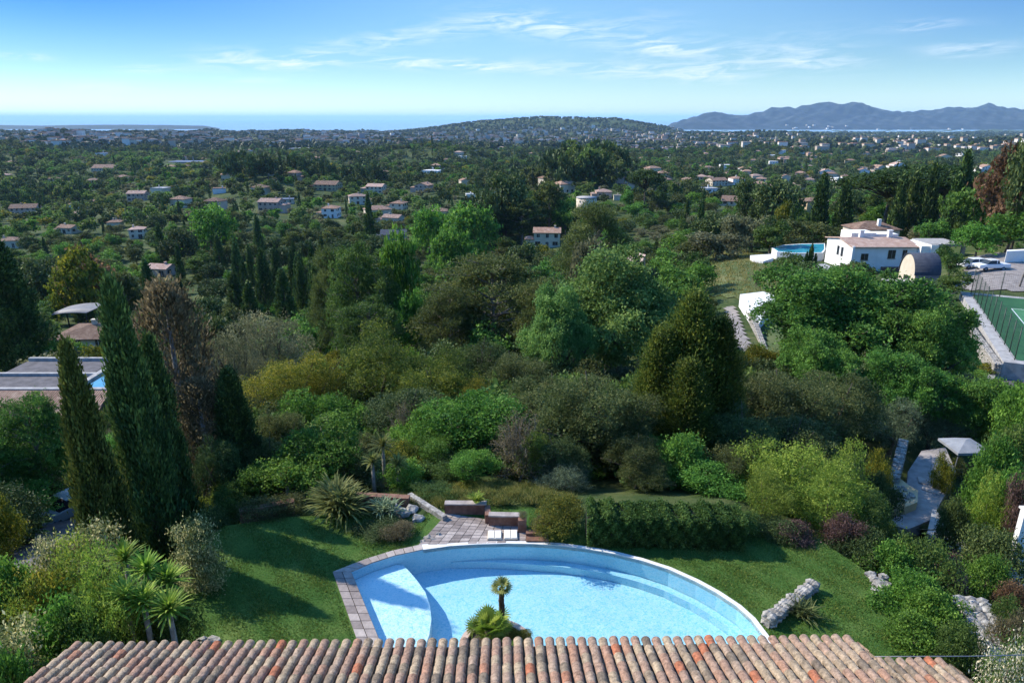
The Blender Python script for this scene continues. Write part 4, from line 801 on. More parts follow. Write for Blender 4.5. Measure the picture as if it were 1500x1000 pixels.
# ------------------------------------------------------------------ buildings
def gable_roof(m, w, d, z, rise, ov=.35, th=.16, axis='x'):
    """ridge along x (axis='x') or y; slabs with thickness"""
    a, b = w / 2 + ov, d / 2 + ov
    if axis == 'x': P_ = lambda x, y, zz: (x, y, zz)
    else: a, b = b, a; P_ = lambda x, y, zz: (y, x, zz)
    zb = z - ov * rise / (b - ov)
    for s in (-1, 1):
        t = [P_(-a, s * b, zb), P_(a, s * b, zb), P_(a, 0, z + rise), P_(-a, 0, z + rise)]; u = [(p[0], p[1], p[2] + th) for p in t]
        m.add(t + u, [(0, 1, 2, 3), (4, 5, 6, 7), (0, 1, 5, 4), (1, 2, 6, 5), (3, 0, 4, 7)])
def hip_roof(m, w, d, z, rise, ov=.35, th=.14):
    a, b = w / 2 + ov, d / 2 + ov; r = max(.2, a - b) if a > b else .2; rp = [(-r, 0), (r, 0)] if a > b else [(0, -(b - a)), (0, b - a)]
    c = [(-a, -b), (a, -b), (a, b), (-a, b)]; v = [(x, y, z) for x, y in c] + [(x, y, z + rise) for x, y in rp] + [(x, y, z - th) for x, y in c]
    f = [(0, 1, 5, 4), (1, 2, 5), (2, 3, 4, 5), (3, 0, 4)] if a > b else [(0, 1, 4), (1, 2, 5, 4), (2, 3, 5), (3, 0, 4, 5)]
    m.add(v, f + [(6, 7, 1, 0), (7, 8, 2, 1), (8, 9, 3, 2), (9, 6, 0, 3), (9, 8, 7, 6)])
def building(loc, w, d, h, rz, wall, roof, label, cat='house', name='house', style='gable', storeys=None, group=None, seed=0, wins=True, chim=True, rise=None, wing=True):
    rr = random.Random(seed); o = empty(name, loc, rz, label, cat, group); m = MB(); m.box(-w / 2, -d / 2, -4, w / 2, d / 2, h); rise = rise or min(w, d) * .17
    if style == 'gable':
        ax = 'x' if w >= d else 'y'
        for s in (-1, 1):
            if ax == 'x': m.add([(s * w / 2, -d / 2, h), (s * w / 2, d / 2, h), (s * w / 2, 0, h + rise)], [(0, 1, 2)])
            else: m.add([(-w / 2, s * d / 2, h), (w / 2, s * d / 2, h), (0, s * d / 2, h + rise)], [(0, 1, 2)])
    m.obj('wall', M_[wall], o); m = MB()
    if style == 'gable': gable_roof(m, w, d, h + .01, rise, axis=ax)
    elif style == 'hip': hip_roof(m, w, d, h + .02, rise)
    else:
        m.box(-w / 2 - .15, -d / 2 - .15, h + .003, w / 2 + .15, d / 2 + .15, h + .25)
        for b in ((-w / 2 - .15, -d / 2 - .15, w / 2 + .15, -d / 2 + .1), (-w / 2 - .15, d / 2 - .1, w / 2 + .15, d / 2 + .15)): m.box(b[0], b[1], h + .25, b[2], b[3], h + .5)
    if style != 'flat' and w > 8 and wing:
        s = rr.choice([-1, 1]); ww, wd, wh = w * rr.uniform(.28, .42), d * rr.uniform(.6, .8), h * rr.uniform(.55, .75); x0 = s * (w / 2 + ww / 2 + .03); m2 = MB(); m2.box(x0 - ww / 2, -d / 2 + .3, -4, x0 + ww / 2, -d / 2 + wd, wh); m2.obj('wing', M_[wall], o); q = MB(); hip_roof(q, ww, wd, wh + .02, min(ww, wd) * .2, .3); m.add([(x + x0, y - d / 2 + wd / 2 + .15, z) for x, y, z in q.v], q.f)
    ro = m.obj('roof', M_[roof], o)
    if chim: m = MB(); x = w * rr.uniform(-.3, .3); m.box(x - .35, -.3, h, x + .35, .3, h + rise + .7); m.box(x - .42, -.37, h + rise + .7, x + .42, .37, h + rise + .82); m.obj('chimney', M_[wall], ro)
    if wins:
        st = storeys or max(1, round(h / 3)); fh = h / st
        for face, L_ in (('f', w), ('l', d), ('r', d)):
            nw = max(1, int(L_ / 3.0))
            for k in range(st):
                for i in range(nw):
                    c = -L_ / 2 + (i + .5) * L_ / nw + rr.uniform(-.2, .2); z = k * fh + fh * .38; ww, wh = rr.choice([(.5, 1.2), (.6, 1.2), (.9, 1.2)]), 1.25
                    ww = ww[0]
                    if k == 0 and i == nw // 2 and face == 'f': z, wh, nm = .05, 2.1, 'door'
                    else: nm = 'window'
                    m = MB(); q = MB()
                    if face == 'f': m.box(c - ww, -d / 2 - .03, z, c + ww, -d / 2 + .02, z + wh); q.box(c - ww - .08, -d / 2 - .06, z - .1, c + ww + .08, -d / 2 - .031, z - .002); q.box(c - .03, -d / 2 - .05, z, c + .03, -d / 2 - .031, z + wh)
                    else:
                        s = -1 if face == 'l' else 1; x0 = s * w / 2; m.box(min(x0 - s * .02, x0 + s * .03), c - ww, z, max(x0 - s * .02, x0 + s * .03), c + ww, z + wh); q.box(min(x0 + s * .031, x0 + s * .06), c - ww - .08, z - .1, max(x0 + s * .031, x0 + s * .06), c + ww + .08, z - .002)
                    wo = m.obj(nm, M_['dark'], o); q.obj('frame', M_['white' if rr.random() < .5 else 'grey'], wo)
    return o
HOUSES = []                       # (x, y, half width in x, ground z) for keeping trees off the sight lines
def house_px(px, py_top, py_base, wpx, label, wall='cream', roof='tile', style='gable', depth=.7, rz=None, seed=0, name='house', cat='house', storeys=None, hscale=1.0, group=None, wins=True, y=None):
    g_ = on(px, y) if y else G(px, py_base)
    if g_ is None: return
    w = wpx / ppm(g_.y, g_.z + 3); top = CAM_Z - slope(py_top) * (g_.y + w * depth * .4); h = max(2.4, min(top - g_.z, w * 1.2, 7.5)); rise = min(w, w * depth) * .17; hw = max(2.3, h - rise * .8)
    rz = (random.Random(px + py_top).uniform(-.35, .35)) if rz is None else rz
    HOUSES.append((g_.x, g_.y, w * .5, g_.z, h)); return building((g_.x, g_.y + w * depth * .5, g_.z), w * (.95 if w < 8.5 or style == 'flat' else .74), w * depth, hw, rz, wall, roof, label, cat, name, style, storeys, group, seed + px, wins=wins and w / g_.y > .025, chim=wins)
HP = [
 (395, 290, 311, 42, 'large pink villa with a terracotta roof left of the small white house', 'pink', 'tilepink', 'gable'),
 (483, 301, 320, 30, 'small white house with a terracotta roof right of the pink villa', 'white', 'tile', 'hip'),
 (415, 289, 299, 26, 'low pale house with a grey roof behind the pink villa', 'cream', 'greymetal', 'flat'),
 (198, 332, 350, 27, 'beige house with a pale tile roof beside parked cars on the left plain', 'cream', 'tilepink', 'hip'),
 (97, 330, 343, 34, 'wide brown-roofed house left of the beige house with the parked cars', 'cream', 'tilebrown', 'gable'),
 (30, 300, 316, 46, 'long low pinkish house near the left edge', 'pink', 'tilebrown', 'gable'),
 (10, 348, 364, 38, 'pale house cut by the left edge', 'cream', 'tilebrown', 'hip'),
 (165, 322, 336, 24, 'small white house half hidden behind the beige house', 'cream', 'tile', 'hip'),
 (232, 388, 406, 46, 'low pink-roofed house among cypresses left of the pines', 'pink', 'tilepink', 'gable'),
 (199, 278, 296, 34, 'old pink house with a tall pale gable on the left plain', 'pink', 'tilepink', 'gable'),
 (232, 273, 284, 22, 'pale tower-like house right of the old pink house', 'cream', 'grey', 'flat'),
 (319, 274, 284, 18, 'small white cube house with two windows', 'white', 'tile', 'flat'),
 (270, 228, 240, 60, 'wide bluish apartment block far out on the left plain', 'grey', 'greymetal', 'flat'),
 (150, 242, 252, 44, 'long low brownish building far out on the left plain', 'cream', 'tilebrown', 'gable'),
 (107, 214, 223, 26, 'pale building half hidden by dark trees far left', 'white', 'grey', 'flat'),
 (148, 222, 229, 18, 'small white building right of the dark wood far left', 'white', 'greymetal', 'flat'),
 (425, 206, 220, 58, 'large pale grey block beyond the row of tall pines', 'grey', 'grey', 'flat'),
 (478, 266, 280, 46, 'long brown-walled house under the tall pines', 'ochre', 'tilebrown', 'gable'),
 (620, 268, 282, 28, 'pink house with a small porch in the middle plain', 'pink', 'tile', 'gable'),
 (550, 270, 284, 34, 'pale two-block house left of the pink porch house', 'cream', 'tilepink', 'gable'),
 (522, 284, 300, 34, 'house with a salmon roof near the tall cypress', 'cream', 'tilepink', 'hip'),
 (583, 294, 312, 28, 'house with a bright orange hip roof in the middle plain', 'cream', 'tile', 'hip'),
 (575, 315, 332, 36, 'pale terraced house below the bright orange roof', 'cream', 'tilepink', 'gable'),
 (643, 305, 318, 30, 'low pale house right of the bright orange roof', 'cream', 'tilebrown', 'hip'),
 (680, 262, 275, 18, 'pale house with an orange gable left of the dark pine grove', 'cream', 'tile', 'gable'),
 (632, 247, 256, 26, 'long white building behind the middle plain', 'white', 'white', 'flat'),
 (689, 283, 291, 14, 'tiny white house at the edge of the bright green trees', 'white', 'white', 'flat'),
 (562, 243, 266, 14, 'reddish tower house between the cypresses of the middle plain', 'pink', 'tile', 'hip'),
 (575, 341, 352, 50, 'low slate-roofed house among trees below the orange roof', 'grey', 'slate', 'gable'),
 (802, 335, 364, 52, 'two-storey beige house with a porch and brown gable roof in the centre', 'cream', 'tile', 'gable'),
 (885, 277, 292, 30, 'pale pink house right of the round stone tower', 'pink', 'tilepink', 'hip'),
 (921, 268, 278, 22, 'cream house with an orange roof behind the pale pink house', 'cream', 'tile', 'gable'),
 (905, 286, 294, 12, 'small flat cream outbuilding beside the pale pink house', 'cream', 'cream', 'flat'),
 (1052, 261, 273, 34, 'long white house with an orange roof on the right plain', 'cream', 'tile', 'gable'),
 (1081, 256, 272, 24, 'white two-storey house with red roof on the right plain', 'white', 'tile', 'hip'),
 (1040, 273, 283, 26, 'flat white house below the long white house on the right plain', 'white', 'grey', 'flat'),
 (1117, 256, 270, 18, 'pinkish house right of the white two-storey house', 'pink', 'tile', 'hip'),
 (1153, 254, 267, 16, 'cream house with two gables on the right plain', 'cream', 'tile', 'gable'),
 (1215, 246, 257, 30, 'white villa with a pink roof above the brown tower house', 'white', 'tilepink', 'gable'),
 (1188, 258, 272, 20, 'grey-pink house behind the dark cypress of the right plain', 'pink', 'tilepink', 'hip'),
 (1242, 255, 267, 18, 'pale house with a dark roof left of the umbrella pines', 'cream', 'tilebrown', 'hip'),
 (1268, 246, 256, 22, 'pale house on the slope left of the umbrella pines', 'white', 'tile', 'gable'),
 (1290, 242, 250, 18, 'cream house above the umbrella pines', 'cream', 'tile', 'gable'),
 (1320, 236, 247, 24, 'white villa standing above the umbrella pines', 'white', 'tilepink', 'gable'),
 (1450, 241, 252, 26, 'white villa with an orange roof left of the rusty tree', 'white', 'tile', 'gable'),
 (1388, 224, 233, 20, 'cream villa on the wooded slope at the far right', 'cream', 'tile', 'gable'),
 (1415, 223, 229, 16, 'small white villa on the wooded slope at the far right', 'white', 'greymetal', 'flat'),
 (1350, 217, 226, 16, 'cream house high on the wooded slope at the right', 'cream', 'tile', 'hip'),
 (1193, 284, 322, 44, 'old square brown stone house with a hipped roof behind the dark cypress', 'ochre', 'tilebrown', 'hip'),
 (1085, 292, 302, 60, 'long low reddish wall-like building above the olive grove', 'cream', 'tilebrown', 'gable'),
]
for i, (px, t, b, w, lab, wl_, rf, st) in enumerate(HP):
    house_px(px, t, b, w, lab, wl_, rf, st, seed=i, depth=.6 if w > 30 else .8)
# round stone tower
def tower():
    g_ = G(859, 303); w = 30 / ppm(g_.y, g_.z + 3); h = min(7, CAM_Z - slope(290) * g_.y - g_.z); o = empty('round_tower', tuple(g_), 0, 'round cream stone tower with a flat top in the middle of the view', 'tower'); m = MB(); n = 24
    m.tube([(0, 0, -3), (0, 0, h)], [w / 2, w / 2], n); m.obj('wall', M_['cream'], o); m = MB(); m.tube([(0, 0, h), (0, 0, h + .5)], [w / 2 + .15, w / 2 + .15], n); m.obj('parapet', M_['concrete'], o)
    for k in (-1.1, -.5, -1.9): m = MB(); a = -math.pi / 2 + k + 1.1; m.box(w / 2 - .1, -.3, h * .55, w / 2 + .04, .3, h * .55 + 1, rot=a); m.obj('window', M_['dark'], o)
    HOUSES.append((g_.x, g_.y, w * .6, g_.z, h))
tower()
# near houses on the left
def near_left():
    y = 62; x0, x1 = X(-60, y, -9.2), X(158, y, -9.2)
    gz = tz((x0 + x1) / 2, y); o = empty('neighbour_house', (x0, y, gz), 0, 'long house with a brown tile roof and white-framed roof terrace at the left edge', 'house'); w = x1 - x0; m = MB(); m.box(0, .5, -3, w, 10, -10.95 - gz); m.obj('wall', M_['grey'], o)
    zr = -10.4 - gz; m = MB(); m.add([(-.4, -4.2, zr - 1.3), (w + .4, -4.2, zr - 1.3), (w - .2, .4, zr), (-.4, .4, zr)] + [(-.4, -4.2, zr - 1.45), (w + .4, -4.2, zr - 1.45), (w - .2, .4, zr - .15), (-.4, .4, zr - .15)], [(0, 1, 2, 3), (4, 5, 1, 0), (5, 6, 2, 1), (7, 6, 5, 4)]); m.obj('roof', M_['tilebrown'], o)
    m = MB(); z = zr + .1
    for a, b, c, d in ((0, .5, w, 1.0), (0, 9.6, w * .72, 10), (w * .70, 1.0, w * .74, 9.6), (0, 4.8, w * .7, 5.2), (w - .35, 1.0, w, 6.5)): m.box(a, b, z - .5, c, d, z)
    m.obj('parapet', M_['concrete'], o); m = MB(); m.box(w * .765, 1.3, z - .45, w - .55, 6.4, z - .25); m.obj('roof_pool', surf('blue_basin', (.10, .28, .42), (.13, .34, .48), 2, .15), o)
    m = MB(); m.box(0, 1.3, z - .47, w * .655, 9.3, z - .30); m.obj('terrace', M_['asphalt'], o); HOUSES.append(((x0 + x1) / 2, y, w / 2, gz, 5))
near_left()
def left_house():
    g_ = on(128, 108); gz = g_.z; w = 16; zt = CAM_Z - slope(488) * 108; h = max(2.5, zt - gz); building((g_.x + 2, g_.y + 4, gz), 15, 9, h - .8, .05, 'cream', 'tilebrown', 'brown-roofed house below the arched grey roof on the left', seed=4, style='hip', storeys=1, rise=1.3, wing=False)
    HOUSES.append((g_.x, g_.y, 8, gz, h)); y = 124; g2 = on(116, y); zt = CAM_Z - slope(452) * y; o = empty('carport', (g2.x, y, g2.z), 0, 'arched pale grey sheet roof on posts above the brown-roofed house', 'shelter'); m = MB(); hw = 4.2; hh = zt - g2.z
    pr = [(-hw + 2 * hw * k / 12, hh - .9 + 1.0 * math.sin(math.pi * (k / 12) ** .8 * .62)) for k in range(13)]
    for k in range(12): (a, za), (b, zb) = pr[k], pr[k + 1]; m.add([(a, -3, za), (b, -3, zb), (b, 4, zb), (a, 4, za), (a, -3, za - .12), (b, -3, zb - .12), (b, 4, zb - .12), (a, 4, za - .12)], [(0, 1, 2, 3), (7, 6, 5, 4), (4, 5, 1, 0), (6, 7, 3, 2)], 0, .5, True)
    m.obj('roof', surf('pale_sheet', (.15, .145, .15), (.21, .205, .21), 1, .6), o); 
    for x in (-hw + .2, hw - .2):
        for yy in (-2.8, 3.8): m = MB(); m.box(x - .1, yy - .1, -2, x + .1, yy + .1, hh - .55 if x < 0 else hh - .3); m.obj('post', M_['dark'], o)
    HOUSES.append((g2.x, y, 5, g2.z, hh))
left_house()
# ------------------------------------------------------------------ the white villa on the right
def villa():
    y = 121; gz = -11.2; x0 = X(1249, y, -8); x1 = X(1343, y, -8); w = x1 - x0; d = 10.5; o = empty('villa', (x0, y, gz), 0, 'long white villa with a tiled roof and dark windows beside the blue oval pool', 'villa'); h = 4.4
    m = MB(); m.box(0, 0, -1.8, w, d, h); m.add([(0, 0, h), (0, d, h), (0, d * .5, h + .8)], [(0, 2, 1)]); m.add([(w, 0, h), (w, d, h), (w, d * .5, h + .8)], [(0, 1, 2)]); m.obj('wall', M_['white'], o)
    m = MB(); gable_roof(m, w, d, h + .01, .8, .4); ro = m.obj('roof', M_['tilepink'], o, (w / 2, d / 2, 0))
    for x in (-w * .18, w * .28): m = MB(); m.box(x - .35, -.3, h + .6, x + .35, .3, h + 2.1); m.box(x - .45, -.4, h + 2.1, x + .45, .4, h + 2.25); m.obj('chimney', M_['white'], ro)
    m = MB(); m.box(w * .22, d * .62, h, w * .62, d + .3, h + 1.5); m.box(w * .66, d * .7, h, w * 1.02, d + .3, h + 1.15); m.obj('upper_storey', M_['white'], o)
    m = MB(); m.box(-.35, -.5, -1.8, .05, -.02, h + .2); m.obj('buttress', M_['white'], o)
    for x, ww, z, wh in ((2.2, 1.3, 2.1, 1.15), (7.0, 1.35, 2.4, 1.5), (9.3, .8, 2.5, 1.4)): m = MB(); m.box(x - ww / 2, -.03, z, x + ww / 2, .02, z + wh); wo = m.obj('window', M_['dark'], o); m = MB(); m.box(x - .03, -.06, z, x + .03, -.031, z + wh); m.box(x - ww / 2 - .1, -.09, z - .12, x + ww / 2 + .1, -.031, z - .003); m.obj('frame', M_['greymetal'], wo)
    for yy in (4.0, 5.6): m = MB(); m.box(-.03, yy - .45, 2.0, .02, yy + .45, 3.7); wo = m.obj('window', M_['dark'], o)
    m = MB(); m.box(-.04, 1.0, -1.2, .02, 3.0, .9); m.obj('door', M_['dark'], o)
    m = MB(); m.box(5.4, -.9, -1.8, w + .3, -.05, .9); m.obj('planter_ledge', M_['terracotta'], o)
    # stepped white end block, terrace roof and dark portico to the right
    m = MB(); m.box(w + .02, -1.0, -1.8, w + 2.6, 6, h + .35); m.box(w + 1.6, -1.3, -1.8, w + 2.9, -1.02, h + .6); m.obj('end_block', M_['white'], o)
    e = empty('pergola', (x0 + w + 3.0, y + 1.5, gz), 0, 'long grey flat-roofed portico with dark openings right of the white villa', 'portico'); m = MB(); L_ = X(1416, y, -8) - (x0 + w + 3.0); m.box(0, -.4, h - .1, L_, 6, h + .35); m.obj('roof', M_['concrete'], e)
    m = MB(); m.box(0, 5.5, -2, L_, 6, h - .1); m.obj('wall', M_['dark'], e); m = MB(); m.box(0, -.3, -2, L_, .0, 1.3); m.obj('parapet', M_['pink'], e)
    for k in (0.02, .5, .97): m = MB(); m.box(L_ * k - .0, -.32, -1, L_ * k + .6, .1, h - .1); m.obj('pillar', M_['concrete'], e)
    e = empty('annex', (x0 + w * 1.0, y + d + 4, gz), 0, 'second tiled house wing rising behind the white villa', 'house'); m = MB(); m.box(-4, 0, -2, 4.5, 6, 5.3); m.obj('wall', M_['cream'], e); m = MB(); hip_roof(m, 8.5, 6, 5.32, 1.3); m.obj('roof', M_['tilebrown'], e, (.25, 3, 0)); m = MB(); m.box(.5, 1, 5.7, 1.1, 1.6, 7.2); m.obj('chimney', M_['white'], e)
    HOUSES.append((x0 + w / 2 + 4, y, w / 2 + 7, gz, 6)); HOUSES.append((x0 - 3, y + 6, 5, gz, 6))
    # barrel roofed pavilion
    y = 97; gz = -8.9; xa, xb = X(1338, y, -8), X(1376, y, -7); o = empty('pavilion', (xa, y, gz), 0, 'pavilion with a dark blue-grey barrel roof and a pale curved end wall', 'pavilion'); L_ = xb - xa; r = 2.1; hh = 2.3; cy = r
    pr = [(cy - r * math.cos(math.pi * k / 18), hh + r * 1.35 * math.sin(math.pi * k / 18)) for k in range(19)]
    m = MB(); n = len(pr); m.add([(0, a, b) for a, b in pr] + [(0, 2 * r, -2), (0, 0, -2)], [tuple(range(n + 2))[::-1]]); m.obj('end_wall', M_['cream'], o); m = MB(); m.add([(L_, a, b) for a, b in pr] + [(L_, 2 * r, -2), (L_, 0, -2)], [tuple(range(n + 2))]); m.obj('end_wall', M_['cream'], o)
    m = MB(); 
    for k in range(n - 1):
        (a, za), (b, zb) = pr[k], pr[k + 1]; ka = 1.03; f = lambda a_, z_: (cy + (a_ - cy) * ka, hh + (z_ - hh) * ka); A1, B1 = f(a, za), f(b, zb); m.add([(-.15, *A1), (L_ + .1, *A1), (L_ + .1, *B1), (-.15, *B1), (-.15, a, za), (-.15, b, zb)], [(0, 1, 2, 3), (0, 3, 5, 4)], 0, .5, True)
    m.obj('barrel_roof', M_['slate'], o); m = MB(); m.box(0.1, -.02, -2, L_ - .1, .1, hh + .1); m.obj('front_wall', surf('mauve_wall', (.16, .13, .14), (.22, .19, .20), 1, .8), o)
    m = MB(); m.box(-.05, 1.2, -.4, .03, 2.8, 1.9); m.obj('window', M_['dark'], o)
    e = empty('deck_canopy', (xa - 3.8, y - 1.2, gz), 0, 'flat pale canopy on posts left of the barrel-roofed pavilion', 'canopy'); m = MB(); m.box(0, 0, 1.2, 4.6, 3, 1.42); m.obj('roof', M_['concrete'], e)
    for x in (.2, 2.4, 4.3): m = MB(); m.box(x, .1, -2, x + .2, .3, 1.2); m.obj('post', M_['concrete'], e)
    HOUSES.append(((xa + xb) / 2 - 1, y - 2, 7, gz, 6))
villa()
def oval_pool():
    z = -10.0; pts = [P(a, b, z).xy for a, b in ((1133, 363), (1150, 359), (1175, 357.5), (1207, 357), (1207, 365), (1203, 369.5), (1180, 370), (1160, 370), (1140, 368))]; o = empty('swimming_pool', (0, 0, 0), 0, 'blue oval pool with a raised pale rim left of the white villa', 'swimming pool')
    m = MB(); prism(m, offset_poly(pts, -1.0)if False else [((p.x - pts[4].x) * 1.06 + pts[4].x + .3, (p.y - pts[4].y) * 1.1 + pts[4].y) for p in pts], z - 4, z - .02); m.obj('rim', M_['white'], o); m = MB(); prism(m, pts, z - 3, z + .0); m.obj('water', surf('blue_pool_water', (.03, .28, .38), (.05, .36, .46), .4, .08, .2, 2, spec=.5), o); c = pts[3]
    HOUSES.append((sum(p.x for p in pts) / len(pts), pts[6].y, 9, z - 2, 1.5))
oval_pool()
def slabpx(name, label, pxs, z0, z1, mat, cat='terrace', part='slab', side=None):
    pl = [P(a, b, z1).xy for a, b in pxs]; c = sum(pl, Vector((0, 0))) / len(pl); o = empty(name, (c.x, c.y, z1), 0, label, cat); m = MB(); prism(m, [(p.x - c.x, p.y - c.y) for p in pl], z0 - z1, 0); m.obj(part, M_[mat], o); return o
slabpx('terrace', 'bright white terrace roof slab at the foot of the meadow', [(1084, 431), (1118, 427), (1140, 434), (1128, 452), (1112, 473), (1100, 462)], -9.5, -7.0, 'white')
slabpx('terrace', 'low white-walled terrace with dark tubs at the top of the meadow', [(1099, 374), (1130, 372), (1133, 378), (1118, 383), (1103, 380)], -12.5, -10.5, 'white')
slabpx('terrace', 'white stepped terrace half hidden by the big oak, near the yellow bush', [(1146, 422), (1165, 408), (1185, 400), (1196, 406), (1180, 420), (1160, 432), (1148, 436)], -10.5, -8.2, 'white')
slabpx('terrace', 'pale roof slab just left of the villa front', [(1190, 388), (1208, 386), (1222, 392), (1206, 397)], -12, -9.6, 'concrete')
slabpx('terrace', 'pale ruined terrace wall at the foot of the tall bare-trunked pine', [(855, 399), (863, 388), (886, 380), (888, 392), (868, 403)], -19, -14.6, 'white'); HOUSES.append((*P(870, 392, -14.6).xy, 2.5, -16.5, 2))
slabpx('terrace', 'reddish stone terrace on the slope right of the ruined pale wall', [(903, 382), (928, 368), (946, 373), (941, 383), (915, 389)], -17, -13.6, 'pink'); HOUSES.append((*P(925, 380, -13.6).xy, 3.5, -15.5, 2))
stone_wall('white stone wall running down from the bright terrace beside the steps', P(1100, 470, -8.0), P(1121, 530, -8.2), -8.4, 1.4, 1.2, .5, mat='stone')
def drape(name, pxs, mat, dz=.05, step=.6):
    pl = [G(a, b) for a, b in pxs]; pl = [(p.x, p.y) for p in pl if p is not None]; xs = [p[0] for p in pl]; ys = [p[1] for p in pl]; m = MB(); idx = {}; vs = []; fs = []
    nx = int((max(xs) - min(xs)) / step) + 2; ny = int((max(ys) - min(ys)) / step) + 2
    def vid(i, j):
        if (i, j) not in idx: x, y = min(xs) + i * step, min(ys) + j * step; idx[(i, j)] = len(vs); vs.append((x, y, tz(x, y) + dz))
        return idx[(i, j)]
    for i in range(nx):
        for j in range(ny):
            if inside((min(xs) + (i + .5) * step, min(ys) + (j + .5) * step), pl): fs.append((vid(i, j), vid(i + 1, j), vid(i + 1, j + 1), vid(i, j + 1)))
    m.add(vs, fs, 0, .5, True); o = m.obj(name, M_[mat] if isinstance(mat, str) else mat); return tag(o, kind='structure'), pl
CLEAR = []                          # polygons on the ground kept free of scattered trees
M_['meadow'] = surf('meadow_grass', (.045, .075, .018), (.15, .15, .060), .14, .95, .4, 6, c2=(.085, .115, .032), detail=10)
M_['bedsoil'] = surf('dark_red_soil', (.06, .03, .022), (.11, .065, .05), 2, .95, .3)
for nm, pp, mt, st in (('meadow', [(1030, 392), (1045, 372), (1075, 366), (1110, 369), (1135, 384), (1165, 392), (1190, 398), (1150, 424), (1140, 440), (1085, 440), (1040, 434), (1025, 415)], 'meadow', 1.0),
                       ('path', [(1062, 452), (1075, 448), (1098, 505), (1100, 530), (1084, 534), (1080, 505)], M_['gravel'], .5),
                       ('driveway', [(1395, 425), (1415, 395), (1428, 376), (1540, 372), (1560, 428), (1450, 428)], 'gravel', 1.0),
                       ('meadow', [(1122, 470), (1150, 480), (1160, 530), (1125, 545)], 'meadow', .8),
                       ('lane', [(-20, 830), (40, 790), (80, 755), (150, 690), (190, 690), (150, 800), (90, 860), (-20, 880)], 'asphalt', .5)):
    o, pl_ = drape(nm, pp, mt, .06, st); CLEAR.append(pl_)
tufts('meadow_grass', 'dry and green grass tufts of the open meadow', CLEAR[0], 60000, .12, .40, .035, leafmat('meadow_blades', (.04, .06, .015), (.10, .12, .035), (.26, .23, .10), .3, 0, 0), .04, 8)
# tennis court with its fence
def court():
    z = -6.9; a, b = P(1424, 431, z).xy, P(1489, 527, z).xy; e = (b - a).normalized(); nn = Vector((-e.y, e.x)); nn = nn if nn.x > 0 else -nn; L_ = (b - a).length; Wd = 19
    q = lambda u, v: (a + e * (u * L_) + nn * v)
    def sheet(nm, u0, u1, v0, v1, zz, mat, kind='structure'):
        m = MB(); m.add([(*q(u0, v0), zz), (*q(u1, v0), zz), (*q(u1, v1), zz), (*q(u0, v1), zz)], [(0, 1, 2, 3), ]); return tag(m.obj(nm, mat), kind=kind)
    m = MB(); prism(m, [tuple(q(-.04, -1.2)), tuple(q(1.04, -1.2)), tuple(q(1.04, Wd)), tuple(q(-.04, Wd))][::-1], z - 3, z - .01); tag(m.obj('court_base', M_['concrete']), kind='structure')
    sheet('tennis_court', 0, 1, 0, Wd, z, surf('court_green', (.02, .085, .032), (.028, .11, .042), .8, .85)); sheet('court_surface', .22, .98, 3.2, Wd, z + .008, surf('court_inner_green', (.05, .17, .075), (.07, .21, .095), .8, .85))
    m = MB(); wl = surf('court_line', (.62, .65, .62), (.7, .72, .7), 2, .8)
    for u0, u1, v0, v1 in ((.22, .224, 3.2, Wd), (.22, .98, 3.2, 3.25 + .05), (.22, .98, 4.6, 4.7), (.42, .425, 4.6, Wd), (.97, .975, 3.2, Wd), (.75, .755, 4.6, Wd)): m.add([(*q(u0, v0), z + .014), (*q(u1, v0), z + .014), (*q(u1, v1), z + .014), (*q(u0, v1), z + .014)], [(0, 1, 2, 3)])
    tag(m.obj('court_lines', wl), kind='structure'); f = empty('court_fence', (a.x, a.y, z), 0, 'tall dark green wire fence with posts round the tennis court', 'fence')
    P0 = [q(k / 11, -.15) for k in range(12)] + [q(-.0, v) for v in (3, 6, 9, 12, 15, 18)]
    for p in P0: m = MB(); m.tube([(p.x - a.x, p.y - a.y, -.5), (p.x - a.x, p.y - a.y, 3.3)], [.05, .05], 8); m.obj('post', M_['darkmetal'], f)
    for A1, B1, nm in ((q(0, -.15), q(1, -.15), 'long'), (q(0, 0), q(0, 18), 'end')):
        m = MB(); A1 = A1 - a; B1 = B1 - a; k = 0; n = int((B1 - A1).length / .22)
        for k in range(n): p = A1.lerp(B1, k / n); m.tube([(p.x, p.y, 0), (p.x, p.y, 3.2)], [.006, .006], 3, cap=False)
        for zz in np.arange(.0, 3.25, .22): m.tube([(A1.x, A1.y, zz), (B1.x, B1.y, zz)], [.006 if zz < 3.1 else .025] * 2, 3, cap=False)
        m.obj('wire_mesh', M_['darkmetal'], f)
    HOUSES.append((q(.5, 6).x, q(1, 3).y, 12, z, 1)); CLEAR.append([tuple(q(-.2, -2)), tuple(q(1.15, -2)), tuple(q(1.15, Wd)), tuple(q(-.2, Wd))])
    m = MB(); stone_wall('pale stone retaining wall below the tennis court fence', q(.35, -2.2), q(1.05, -1.6), z - 2.4, 2.0, 2.2, .6)
court()
slabpx('retaining_block', 'white-faced block wall between the big oak and the court lane', [(1424, 563), (1452, 532), (1462, 536), (1452, 572), (1438, 580)], -10.5, -8.2, 'stone', 'retaining wall')
slabpx('lane_pad', 'dark paved lane corner below the tennis court', [(1452, 537), (1500, 535), (1520, 560), (1450, 575)], -10, -8.6, 'asphalt', 'paved lane')
slabpx('planting_bed', 'dark red planted bed under the right side of the big oak', [(1378, 548), (1405, 535), (1426, 562), (1390, 560)], -9.5, -8.3, 'bedsoil', 'bed')
